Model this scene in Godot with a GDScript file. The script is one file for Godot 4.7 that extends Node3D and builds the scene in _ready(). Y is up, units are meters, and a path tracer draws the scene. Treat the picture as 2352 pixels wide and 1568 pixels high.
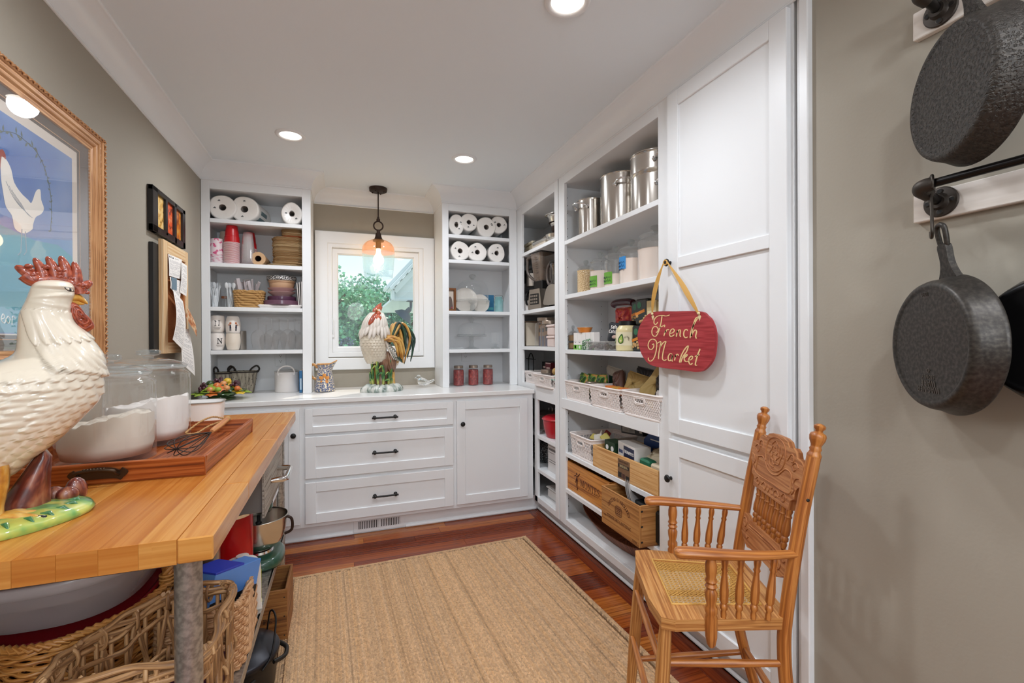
extends Node3D
# A pantry: white built-ins round three sides, a butcher-block table on the left, a child's high chair and a pan rack on the right.

class Mb:
	var v := PackedVector3Array()
	var n := PackedVector3Array()
	var u := PackedVector2Array()
	var c := PackedColorArray()
	var ix := PackedInt32Array()
	var t := Transform3D.IDENTITY
	var col := Color.WHITE
	var uo := Vector2.ZERO
	func at(p: Vector3, e := Vector3.ZERO) -> Mb:
		t = Transform3D(Basis.from_euler(e * (PI / 180.0)), p)
		return self
	func put(p: Vector3, q: Vector3, uv: Vector2) -> int:
		v.append(t * p)
		n.append((t.basis.inverse().transposed() * q).normalized())
		u.append(uv + uo)
		c.append(col)
		return v.size() - 1
	func tri(a: int, b: int, d: int) -> void:
		ix.append(a); ix.append(d); ix.append(b)
	func face(p: Array, uvs: Array = []) -> void:   # flat polygon, counter-clockwise from outside
		var q: Vector3 = (p[1] - p[0]).cross(p[2] - p[0]).normalized()
		var e: Vector3 = (p[1] - p[0]).normalized()
		var f: Vector3 = q.cross(e)
		var s := v.size()
		for i in p.size():
			put(p[i], q, uvs[i] if uvs.size() else Vector2((p[i] - p[0]).dot(e), (p[i] - p[0]).dot(f)))
		for i in range(1, p.size() - 1):
			tri(s, s + i, s + i + 1)
	func grid(P: Array, wrap := false, flip := false, uvn := false) -> void:
		var R := P.size()
		var C: int = P[0].size()
		var s := v.size()
		var sg := -1.0 if flip else 1.0
		var lu := PackedFloat32Array()
		lu.resize(R)
		for i in range(1, R):
			lu[i] = lu[i - 1] + P[i][0].distance_to(P[i - 1][0])
		var lv := PackedFloat32Array()
		lv.resize(C + 1)
		var mid: PackedVector3Array = P[R / 2]
		for j in range(1, C + 1):
			lv[j] = lv[j - 1] + mid[j % C].distance_to(mid[j - 1])
		var cols := C + 1 if wrap else C
		for i in R:
			var a: PackedVector3Array = P[maxi(i - 1, 0)]
			var b: PackedVector3Array = P[mini(i + 1, R - 1)]
			var h: PackedVector3Array = P[i]
			for jj in cols:
				var j := jj % C
				var l := (j + C - 1) % C if wrap else maxi(j - 1, 0)
				var r := (j + 1) % C if wrap else mini(j + 1, C - 1)
				var di := b[j] - a[j]
				var dj := h[r] - h[l]
				if dj.length_squared() < 1e-14:
					var k: PackedVector3Array = P[1] if i == 0 else P[maxi(i - 1, 0)]
					dj = k[r] - k[l]
				var q := di.cross(dj) * sg
				if q.length_squared() < 1e-20:
					q = Vector3.UP
				put(h[j], q.normalized(), Vector2(float(jj) / (cols - 1), 1.0 - float(i) / (R - 1)) if uvn else Vector2(lu[i], lv[jj]))
		for i in R - 1:
			for j in cols - 1:
				var p := s + i * cols + j
				if flip:
					tri(p, p + 1, p + cols); tri(p + 1, p + cols + 1, p + cols)
				else:
					tri(p, p + cols, p + 1); tri(p + 1, p + cols, p + cols + 1)
	func lathe(prof: Array, seg := 24, sharp := 35.0, a0 := 0.0, a1 := TAU) -> void:
		var runs := []
		var cur := [prof[0]]
		for i in range(1, prof.size()):
			cur.append(prof[i])
			if i < prof.size() - 1:
				var d: Vector2 = prof[i] - prof[i - 1]
				var e: Vector2 = prof[i + 1] - prof[i]
				if absf(d.angle_to(e)) > deg_to_rad(sharp):
					runs.append(cur)
					cur = [prof[i]]
		runs.append(cur)
		var full := absf(a1 - a0 - TAU) < 0.001
		for run in runs:
			var P := []
			for q: Vector2 in run:
				var row := PackedVector3Array()
				for j in (seg if full else seg + 1):
					var a := a0 + (a1 - a0) * j / seg
					row.append(Vector3(cos(a) * q.x, q.y, sin(a) * q.x))
				P.append(row)
			grid(P, full)
	func cyl(r: float, h: float, seg := 20, r2 := -1.0, bev := 0.0) -> void:
		var k := r if r2 < 0 else r2
		if bev > 0:
			lathe([Vector2(0, 0), Vector2(r - bev, 0), Vector2(r, bev), Vector2(k, h - bev), Vector2(k - bev, h), Vector2(0, h)], seg)
		else:
			lathe([Vector2(0, 0), Vector2(r, 0), Vector2(k, h), Vector2(0, h)], seg)
	func ball(p: Vector3, r: Vector3, seg := 16, rings := 10) -> void:
		var P := []
		for i in rings + 1:
			var b := -PI / 2 + PI * i / rings
			var row := PackedVector3Array()
			for j in seg:
				var a := TAU * j / seg
				row.append(p + Vector3(cos(b) * cos(a) * r.x, sin(b) * r.y, cos(b) * sin(a) * r.z))
			P.append(row)
		grid(P, true)
	func tube(path: Array, rad, seg := 8, closed := false, flat := 1.0) -> void:
		var N := path.size()
		var P := []
		var prev := Vector3.ZERO
		for i in N:
			var a: Vector3 = path[(i + N - 1) % N] if closed else path[maxi(i - 1, 0)]
			var b: Vector3 = path[(i + 1) % N] if closed else path[mini(i + 1, N - 1)]
			var d := (b - a).normalized()
			if prev == Vector3.ZERO:
				prev = (Vector3.UP if absf(d.y) < 0.9 else Vector3.RIGHT)
			var x := (prev - d * prev.dot(d)).normalized()
			prev = x
			var y := d.cross(x)
			var r: float = rad[i] if rad is Array or rad is PackedFloat32Array else rad
			var row := PackedVector3Array()
			for j in seg:
				var w := TAU * j / seg
				row.append(path[i] + (x * cos(w) * flat + y * sin(w)) * r)
			P.append(row)
		if closed:
			P.append(P[0])
			grid(P, true)
		else:
			grid(P, true)
			for e in [0, N - 1]:
				var s := v.size()
				var d2: Vector3 = (path[0] - path[1]) if e == 0 else (path[N - 1] - path[N - 2])
				for j in seg:
					put(P[e][j], d2.normalized(), Vector2.ZERO)
				for j in range(1, seg - 1):
					if e == 0:
						tri(s, s + j + 1, s + j)
					else:
						tri(s, s + j, s + j + 1)
	func box(p: Vector3, sz: Vector3, bev := 0.0015, taper := Vector2.ONE) -> void:  # p centre
		var h := sz / 2
		bev = minf(bev, minf(h.x, minf(h.y, h.z)) * 0.9)
		var A := [Vector3.RIGHT, Vector3.UP, Vector3.BACK]
		var lay := 0 if sz.x >= sz.y and sz.x >= sz.z else (1 if sz.y >= sz.z else 2)
		var cor := {}
		for f in 6:
			var ax := f / 2
			var s := 1.0 if f % 2 else -1.0
			var a := (ax + 1) % 3
			var b := (ax + 2) % 3
			var pts := []
			var uvs := []
			for k in [[-1, -1], [1, -1], [1, 1], [-1, 1]]:
				var q := Vector3.ZERO
				q[ax] = s * h[ax]
				q[a] = k[0] * (h[a] - bev)
				q[b] = k[1] * (h[b] - bev)
				var key := [int(signf(q.x)), int(signf(q.y)), int(signf(q.z))]
				if q.y > 0:
					q.x *= taper.x; q.z *= taper.y
				cor[[key, ax]] = p + q
				pts.append(p + q)
				uvs.append(Vector2(q[a], q[b]) if a == lay or (b != lay and a < b) else Vector2(q[b], q[a]))
			if s < 0:
				pts.reverse(); uvs.reverse()
			face(pts, uvs)
		if bev <= 0.0:
			return
		for ax in 3:
			var a := (ax + 1) % 3
			var b := (ax + 2) % 3
			for sa in [-1, 1]:
				for sb in [-1, 1]:
					var k0 := [0, 0, 0]
					k0[a] = sa; k0[b] = sb
					var k1 := k0.duplicate()
					k0[ax] = -1; k1[ax] = 1
					var q := [cor[[k0, a]], cor[[k1, a]], cor[[k1, b]], cor[[k0, b]]]
					if sa * sb > 0:
						q.reverse()
					face(q)
		for sx in [-1, 1]:
			for sy in [-1, 1]:
				for s2 in [-1, 1]:
					var k := [sx, sy, s2]
					var q := [cor[[k, 0]], cor[[k, 1]], cor[[k, 2]]]
					if sx * sy * s2 < 0:
						q.reverse()
					face(q)
	func slab(a: Vector3, b: Vector3, bev := 0.0015) -> void:
		box((a + b) / 2, (b - a).abs(), bev)
	func prism(poly: PackedVector2Array, h: float, sharp := 30.0, z0 := 0.0) -> void:  # outline in XY, extruded z0..z0+h
		if Geometry2D.is_polygon_clockwise(poly):
			poly.reverse()
		# godot's y-down test: make counter-clockwise for y-up
		var ar := 0.0
		for i in poly.size():
			ar += poly[i].cross(poly[(i + 1) % poly.size()])
		if ar < 0:
			poly.reverse()
		var N := poly.size()
		var tr := Geometry2D.triangulate_polygon(poly)
		for side in 2:
			var s := v.size()
			for q in poly:
				put(Vector3(q.x, q.y, z0 + h * side), Vector3(0, 0, 1 if side else -1), q)
			for i in range(0, tr.size(), 3):
				var a := poly[tr[i]]
				var up := (poly[tr[i + 1]] - a).cross(poly[tr[i + 2]] - a) > 0
				if up == (side == 1):
					tri(s + tr[i], s + tr[i + 1], s + tr[i + 2])
				else:
					tri(s + tr[i], s + tr[i + 2], s + tr[i + 1])
		var L := 0.0
		for i in N:
			var a := poly[i]
			var b := poly[(i + 1) % N]
			var e := (b - a).normalized()
			var m := Vector2(e.y, -e.x)
			var ea := (a - poly[(i + N - 1) % N]).normalized()
			var eb := (poly[(i + 2) % N] - b).normalized()
			var na := m if absf(ea.angle_to(e)) > deg_to_rad(sharp) else (m + Vector2(ea.y, -ea.x)).normalized()
			var nb := m if absf(e.angle_to(eb)) > deg_to_rad(sharp) else (m + Vector2(eb.y, -eb.x)).normalized()
			var l2 := L + a.distance_to(b)
			var s := v.size()
			put(Vector3(a.x, a.y, z0), Vector3(na.x, na.y, 0), Vector2(L, 0))
			put(Vector3(b.x, b.y, z0), Vector3(nb.x, nb.y, 0), Vector2(l2, 0))
			put(Vector3(b.x, b.y, z0 + h), Vector3(nb.x, nb.y, 0), Vector2(l2, h))
			put(Vector3(a.x, a.y, z0 + h), Vector3(na.x, na.y, 0), Vector2(L, h))
			tri(s, s + 1, s + 2); tri(s, s + 2, s + 3)
			L = l2
	func quad(a: Vector3, b: Vector3, d: Vector3, e: Vector3) -> void:  # unit uv: a lower left, b lower right, d upper right, e upper left
		face([a, b, d, e], [Vector2(0, 1), Vector2(1, 1), Vector2(1, 0), Vector2(0, 0)])
	func mesh() -> ArrayMesh:
		var a := []
		a.resize(Mesh.ARRAY_MAX)
		a[Mesh.ARRAY_VERTEX] = v
		a[Mesh.ARRAY_NORMAL] = n
		a[Mesh.ARRAY_TEX_UV] = u
		a[Mesh.ARRAY_COLOR] = c
		a[Mesh.ARRAY_INDEX] = ix
		var m := ArrayMesh.new()
		m.add_surface_from_arrays(Mesh.PRIMITIVE_TRIANGLES, a)
		return m

var M := {}
var rng := RandomNumberGenerator.new()

func V(x: float, y: float, z: float) -> Vector3:
	return Vector3(x, y, z)

func v2(a: Array) -> Array:   # flat list of numbers to points
	var o := []
	for i in range(0, a.size(), 2):
		o.append(Vector2(a[i], a[i + 1]))
	return o

func pv2(a: Array) -> PackedVector2Array:
	return PackedVector2Array(v2(a))

func smooth(a: Array, per := 5, closed := false) -> Array:  # Catmull-Rom through points (Vector2 or Vector3)
	var o := []
	var N := a.size()
	for i in (N if closed else N - 1):
		var p0 = a[(i + N - 1) % N] if closed else a[maxi(i - 1, 0)]
		var p1 = a[i]
		var p2 = a[(i + 1) % N]
		var p3 = a[(i + 2) % N] if closed else a[mini(i + 2, N - 1)]
		for k in per:
			o.append(p1.cubic_interpolate(p2, p0, p3, float(k) / per))
	if not closed:
		o.append(a[N - 1])
	return o

func sm2(a: Array, per := 5, closed := false) -> Array:
	return smooth(v2(a), per, closed)

func mk(key: String, col: Color, rough := 0.5, metal := 0.0, ex := {}) -> StandardMaterial3D:
	if M.has(key):
		return M[key]
	var m := StandardMaterial3D.new()
	m.resource_name = key
	m.albedo_color = col
	m.roughness = rough
	m.metallic = metal
	for k in ex:
		m.set(k, ex[k])
	M[key] = m
	return m

func hexm(key: String, hex: String, rough := 0.5, metal := 0.0, ex := {}) -> StandardMaterial3D:
	return mk(key, Color(hex), rough, metal, ex)

func glassm(key: String, tint: Color, alpha := 0.06, rough := 0.0) -> StandardMaterial3D:
	tint.a = alpha
	return mk(key, tint, rough, 0.0, {"transparency": BaseMaterial3D.TRANSPARENCY_ALPHA, "metallic_specular": 0.6})

func noise_tex(freq: float, stretch: float, ramp: Array, w := 512, h := 512, sd := 1, oct := 4, type := FastNoiseLite.TYPE_SIMPLEX_SMOOTH) -> ImageTexture:
	# value noise looked up on a torus so that it tiles; stretched along u
	var f := FastNoiseLite.new()
	f.seed = sd
	f.noise_type = type
	f.frequency = freq
	f.fractal_octaves = oct
	var im := f.get_seamless_image(w, h, false, false, 0.2)
	if stretch > 1.0:
		var g := f.get_seamless_image(int(w / stretch), h, false, false, 0.2)
		g.resize(w, h, Image.INTERPOLATE_CUBIC)
		im = g
	var g2 := Gradient.new()
	g2.offsets = PackedFloat32Array(ramp[0])
	var cs := PackedColorArray()
	for s in ramp[1]:
		cs.append(Color(s))
	g2.colors = cs
	im.convert(Image.FORMAT_L8)
	var d := im.get_data()
	var lut := []
	for i in 256:
		lut.append(g2.sample(i / 255.0))
	var o := PackedByteArray()
	o.resize(w * h * 3)
	for i in w * h:
		var k: Color = lut[d[i]]
		o[i * 3] = k.r8; o[i * 3 + 1] = k.g8; o[i * 3 + 2] = k.b8
	return ImageTexture.create_from_image(Image.create_from_data(w, h, false, Image.FORMAT_RGB8, o))

func woodm(key: String, cols: Array, scale: Vector2, rough := 0.4, sd := 1, stretch := 14.0, ex := {}) -> StandardMaterial3D:
	var tx := noise_tex(0.022, stretch, [[0.0, 0.35, 0.55, 0.75, 1.0], cols], 512, 512, sd, 5)
	return mk(key, Color.WHITE, rough, 0.0, {"albedo_texture": tx, "uv1_scale": Vector3(scale.x, scale.y, 1)}.merged(ex))

func thing(called: String, label: String, cat: String, p := Vector3.ZERO, ry := 0.0, group := "") -> Node3D:
	var o := Node3D.new()
	o.name = called
	add_child(o, true)
	o.position = p
	o.rotation_degrees.y = ry
	tag(o, label, cat, group)
	return o

func tag(o: Node, label: String, cat: String, group := "") -> Node:
	o.set_meta("label", label)
	o.set_meta("category", cat)
	if group:
		o.set_meta("group", group)
	return o

func part(par: Node, called: String, b: Mb, m: Material, label := "", stuff := false) -> MeshInstance3D:
	return pmesh(par, called, b.mesh(), m, label, stuff)

func pmesh(par: Node, called: String, b: Mesh, m: Material, label := "", stuff := false) -> MeshInstance3D:
	var o := MeshInstance3D.new()
	o.name = called
	o.mesh = b
	o.material_override = m
	par.add_child(o, true)
	if label:
		o.set_meta("label", label)
	if stuff:
		o.set_meta("kind", "stuff")
	return o

func solo(called: String, label: String, cat: String, b: Mb, m: Material, p := Vector3.ZERO, ry := 0.0, group := "") -> MeshInstance3D:
	var o := part(self, called, b, m)
	o.position = p
	o.rotation_degrees.y = ry
	tag(o, label, cat, group)
	return o

func struct(called: String, b: Mb, m: Material, par: Node = self) -> MeshInstance3D:
	var o := part(par, called, b, m)
	if par == self:
		o.set_meta("kind", "structure")
	return o

func copy(o: Node3D, p: Vector3, ry: float, label := "") -> Node3D:
	var q: Node3D = o.duplicate()
	q.name = o.name.rstrip("0123456789")
	add_child(q, true)
	q.position = p
	q.rotation_degrees.y = ry
	if label:
		q.set_meta("label", label)
	return q

var fonts := {}
func txt(par: Node, s: String, h: float, p: Vector3, e: Vector3, m: Material, serif := false, depth := 0.0006, bold := false) -> MeshInstance3D:
	var key := str(serif, bold)
	if not fonts.has(key):
		var f := SystemFont.new()
		f.font_names = PackedStringArray(["Droid Serif" if serif else "Droid Sans"])
		f.font_weight = 700 if bold else 400
		fonts[key] = f
	var t := TextMesh.new()
	t.text = s
	t.font = fonts[key]
	t.font_size = 32
	t.pixel_size = h / 32.0 * 1.35
	t.depth = depth
	t.curve_step = 2.0
	var o := pmesh(par, "lettering", t, m)
	o.position = p
	o.rotation_degrees = e
	return o

func bx(a: Vector3, b: Vector3, bev := 0.0015) -> Mb:
	var m := Mb.new()
	m.slab(a, b, bev)
	return m

func lath(prof: Array, seg := 24, sharp := 35.0) -> Mb:
	var m := Mb.new()
	m.lathe(prof, seg, sharp)
	return m

func tub(path: Array, r, seg := 8, closed := false) -> Mb:
	var m := Mb.new()
	m.tube(path, r, seg, closed)
	return m

const XL := -0.862
const XR := 1.335
const ZB := -3.87
const CEIL := 2.44

func _ready() -> void:
	rng.seed = 7
	var cam = Camera3D.new()
	cam.name = "camera"
	add_child(cam)
	cam.keep_aspect = Camera3D.KEEP_HEIGHT
	cam.fov = rad_to_deg(2.0 * atan(784.0 / 1068.21))
	cam.near = 0.05
	cam.far = 200.0
	var yaw = 0.349578
	var pit = -0.0021235
	var rol = -0.0046893
	var fw = Vector3(sin(yaw) * cos(pit), sin(pit), -cos(yaw) * cos(pit))
	var r0 = Vector3(cos(yaw), 0, sin(yaw))
	var u0 = r0.cross(fw)
	cam.transform = Transform3D(Basis(r0 * cos(rol) + u0 * sin(rol), u0 * cos(rol) - r0 * sin(rol), -fw), Vector3(0, 1.272, 0))
	cam.current = true
	var env = Environment.new()
	var sky = Sky.new()
	var ps = ProceduralSkyMaterial.new()
	ps.sky_top_color = Color("c4e2f4")
	ps.sky_horizon_color = Color("eefaff")
	ps.sky_energy_multiplier = 1.0
	ps.ground_horizon_color = Color("cfd8cf")
	ps.ground_bottom_color = Color("8c9484")
	ps.ground_energy_multiplier = 1.0
	sky.sky_material = ps
	env.background_mode = Environment.BG_SKY
	env.sky = sky
	env.ambient_light_source = Environment.AMBIENT_SOURCE_SKY
	env.tonemap_mode = Environment.TONE_MAPPER_LINEAR
	env.tonemap_exposure = 1.3
	env.sdfgi_enabled = true
	env.ssao_enabled = true
	env.ssil_enabled = true
	var we = WorldEnvironment.new()
	we.name = "environment"
	we.environment = env
	add_child(we)
	var sun = DirectionalLight3D.new()
	sun.name = "sun"
	sun.rotation_degrees = Vector3(-52, 150, 0)
	sun.light_energy = 0.75
	sun.light_color = Color("fff6e6")
	sun.light_angular_distance = 0.6
	sun.shadow_enabled = true
	sun.sky_mode = DirectionalLight3D.SKY_MODE_LIGHT_ONLY
	add_child(sun)
	materials()
	shell()
	floor_planks()
	lamps()
	back_cabinets()
	right_cabinets()
	window_outside()
	build_outside()
	build_rug()
	build_table()
	build_table_goods()
	build_rooster_large()
	build_rooster_small()
	build_left_wall()
	build_left_shelves()
	build_counter_goods()
	build_pantry()
	build_corner_goods()
	build_chair()
	build_sign()
	build_pans()
	build_under_table()

func materials() -> void:
	hexm("white", "edeeef", 0.38)
	hexm("ceiling", "eaf0f4", 0.8)
	mk("wall", Color("a39b8d"), 0.75, 0, {"normal_enabled": true, "normal_texture": nmap(0.08, 5), "normal_scale": 0.035, "uv1_triplanar": true, "uv1_scale": Vector3(4, 4, 4)})
	hexm("quartz", "efeeec", 0.22)
	hexm("black", "1c1a19", 0.42, 0.3)
	hexm("dark", "141210", 0.6)
	hexm("hole", "2a2826", 0.9)
	hexm("steel", "d2ccc4", 0.2, 1.0)
	hexm("brushed", "c9c0b6", 0.32, 1.0)
	hexm("chrome", "e8e8e8", 0.08, 1.0)
	hexm("bronze", "3a2a22", 0.45, 0.6)
	hexm("iron", "35322f", 0.42, 0.65)
	glassm("glass", Color("e4ecec"), 0.035)
	mk("paper", Color("f0ece8"), 0.85, 0, {"backlight_enabled": true, "backlight": Color(0.15, 0.15, 0.15)})
	hexm("plastic", "ebe4df", 0.4)
	woodm("jatoba", ["a89080", "d8c8bc", "f4ece6", "ffffff", "c8b4a8"], Vector2(1.4, 6), 0.22, 3)

func nmap(freq: float, sd: int) -> ImageTexture:
	var f = FastNoiseLite.new()
	f.seed = sd
	f.frequency = freq
	f.fractal_octaves = 3
	var im = f.get_seamless_image(256, 256)
	im.convert(Image.FORMAT_RGBA8)
	im.bump_map_to_normal_map(4.0)
	return ImageTexture.create_from_image(im)

func shell() -> void:
	var w: Material = M.wall
	var t = 0.12
	struct("wall_left", bx(V(XL - t, 0, ZB - t), V(XL, CEIL, 4.2), 0), w)
	# back wall round the window opening
	var b = Mb.new()
	var o = [-0.105, 0.625, 1.155, 2.03]
	b.slab(V(XL - t, 0, ZB - t), V(o[0], CEIL, ZB), 0)
	b.slab(V(o[1], 0, ZB - t), V(1.85, CEIL, ZB), 0)
	b.slab(V(o[0], 0, ZB - t), V(o[1], o[2], ZB), 0)
	b.slab(V(o[0], o[3], ZB - t), V(o[1], CEIL, ZB), 0)
	struct("wall_back", b, w)
	b = Mb.new()
	b.slab(V(1.75, 0, ZB), V(1.85, CEIL, -1.0), 0)
	b.slab(V(1.345, 0, -1.02), V(1.85, CEIL, -0.98), 0)
	b.slab(V(1.345, 0, -0.98), V(1.85, CEIL, 4.2), 0)
	struct("wall_right", b, w)
	# unseen kitchen added behind the viewer; its wide window gives fill light
	b = Mb.new()
	b.slab(V(XL - t, 0, 4.2), V(1.85, 0.8, 4.32), 0)
	b.slab(V(XL - t, 2.2, 4.2), V(1.85, CEIL, 4.32), 0)
	b.slab(V(XL - t, 0.8, 4.2), V(-0.7, 2.2, 4.32), 0)
	b.slab(V(1.2, 0.8, 4.2), V(1.85, 2.2, 4.32), 0)
	struct("unseen_wall_front", b, hexm("wallf", "d8d4ce", 0.8))
	var w2 = struct("window_2", frame_mesh(-0.7, 1.2, 0.8, 2.2, 0.06, 4.19, 4.25), M.white)
	part(w2, "pane", bx(V(-0.66, 0.84, 4.21), V(1.16, 2.16, 4.214), 0), glassm("pane", Color("eafaff"), 0.03))
	struct("ceiling", bx(V(XL - t, CEIL, ZB - t), V(1.85, CEIL + 0.1, 4.32), 0), M.ceiling)
	# cove crown
	var prof = sm2([0.0, -0.105, 0.004, -0.096, 0.016, -0.062, 0.04, -0.03, 0.074, -0.012, 0.088, -0.008, 0.09, 0.0], 4)
	prof[0] = Vector2(0.007, -0.105)
	prof.push_front(Vector2(0.007, -0.112))
	prof.push_front(Vector2(0, -0.112))
	crown("trim_1", [V(XL, CEIL, 4.2), V(XL, CEIL, -3.53), V(-0.204, CEIL, -3.53), V(-0.204, CEIL, ZB), V(0.722, CEIL, ZB), V(0.722, CEIL, -3.53), V(XR, CEIL, -3.53), V(XR, CEIL, -1.02)], prof)
	crown("trim_2", [V(1.345, CEIL, -1.02), V(1.345, CEIL, 4.2)], prof)
	# door casing at the right edge of the tall cabinet
	b = Mb.new()
	b.slab(V(1.325, 0, -1.045), V(1.36, 2.335, -1.015), 0.003)
	b.slab(V(1.34, 0, -1.062), V(1.365, 2.335, -1.04), 0.001)
	struct("trim_3", b, M.white)

func crown(called: String, path: Array, prof: Array) -> void:
	# path runs with the room on its left as seen from above when walking; the profile's x points into the room
	var P = []
	for k in prof.size():
		P.append(PackedVector3Array())
	var N = path.size()
	for i in N:
		var d0: Vector3 = (path[i] - path[i - 1]).normalized() if i > 0 else (path[1] - path[0]).normalized()
		var d1: Vector3 = (path[i + 1] - path[i]).normalized() if i < N - 1 else d0
		var n0 = Vector3(-d0.z, 0, d0.x)
		var n1 = Vector3(-d1.z, 0, d1.x)
		var m = (n0 + n1) / (1.0 + n0.dot(n1))
		for k in prof.size():
			P[k].append(path[i] + m * prof[k].x + Vector3.UP * prof[k].y)
	var b = Mb.new()
	for i in N - 1:
		var Q = []
		for k in prof.size():
			Q.append(PackedVector3Array([P[k][i], P[k][i + 1]]))
		b.grid(Q)
	struct(called, b, M.white)

func floor_planks() -> void:
	var tones = ["a8581f", "9a4a18", "8a3c14", "bc7230", "6a2a10", "96461a", "b46626", "7a3212"]
	var mats = []
	for k in tones.size():
		var m: StandardMaterial3D = M.jatoba.duplicate()
		m.albedo_color = Color(tones[k])
		m.resource_name = "jatoba_plank"
		mats.append(m)
	var base = struct("floor", bx(V(-0.98, -0.1, -3.99), V(1.85, -0.014, 4.32), 0), hexm("subfloor", "6a3a1e", 0.5))
	rng.seed = 11
	var w = 0.082
	var row = 0
	var z = -3.235
	while z < 0.7:
		var x = -0.86 - rng.randf() * 0.6
		while x < 1.29:
			var l = rng.randf_range(0.35, 1.15)
			var x1 = minf(x + l, 1.2905)
			if 1.29 - x1 < 0.12:
				x1 = 1.2905
			var x0 = maxf(x, -0.862)
			if x1 > x0 + 0.02:
				var b = Mb.new()
				b.uo = Vector2(rng.randf() * 3, rng.randf() * 3)
				b.slab(V(x0 + 0.0004, -0.014, z + 0.0004), V(x1 - 0.0004, rng.randf() * 0.0004, z + w - 0.0004), 0.0008)
				part(base, "plank", b, mats[rng.randi() % mats.size()])
			x = x1
		z += w
		row += 1
	z = -3.235
	while z < 0.6:
		var l = rng.randf_range(0.7, 1.3)
		var b = Mb.new()
		b.uo = Vector2(rng.randf() * 3, rng.randf() * 3)
		b.slab(V(1.2915, -0.014, z), V(1.3745, 0.0002, z + l - 0.0008), 0.0008)
		part(base, "plank", b, mats[[4, 7, 2][rng.randi() % 3]])
		z += l

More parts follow.
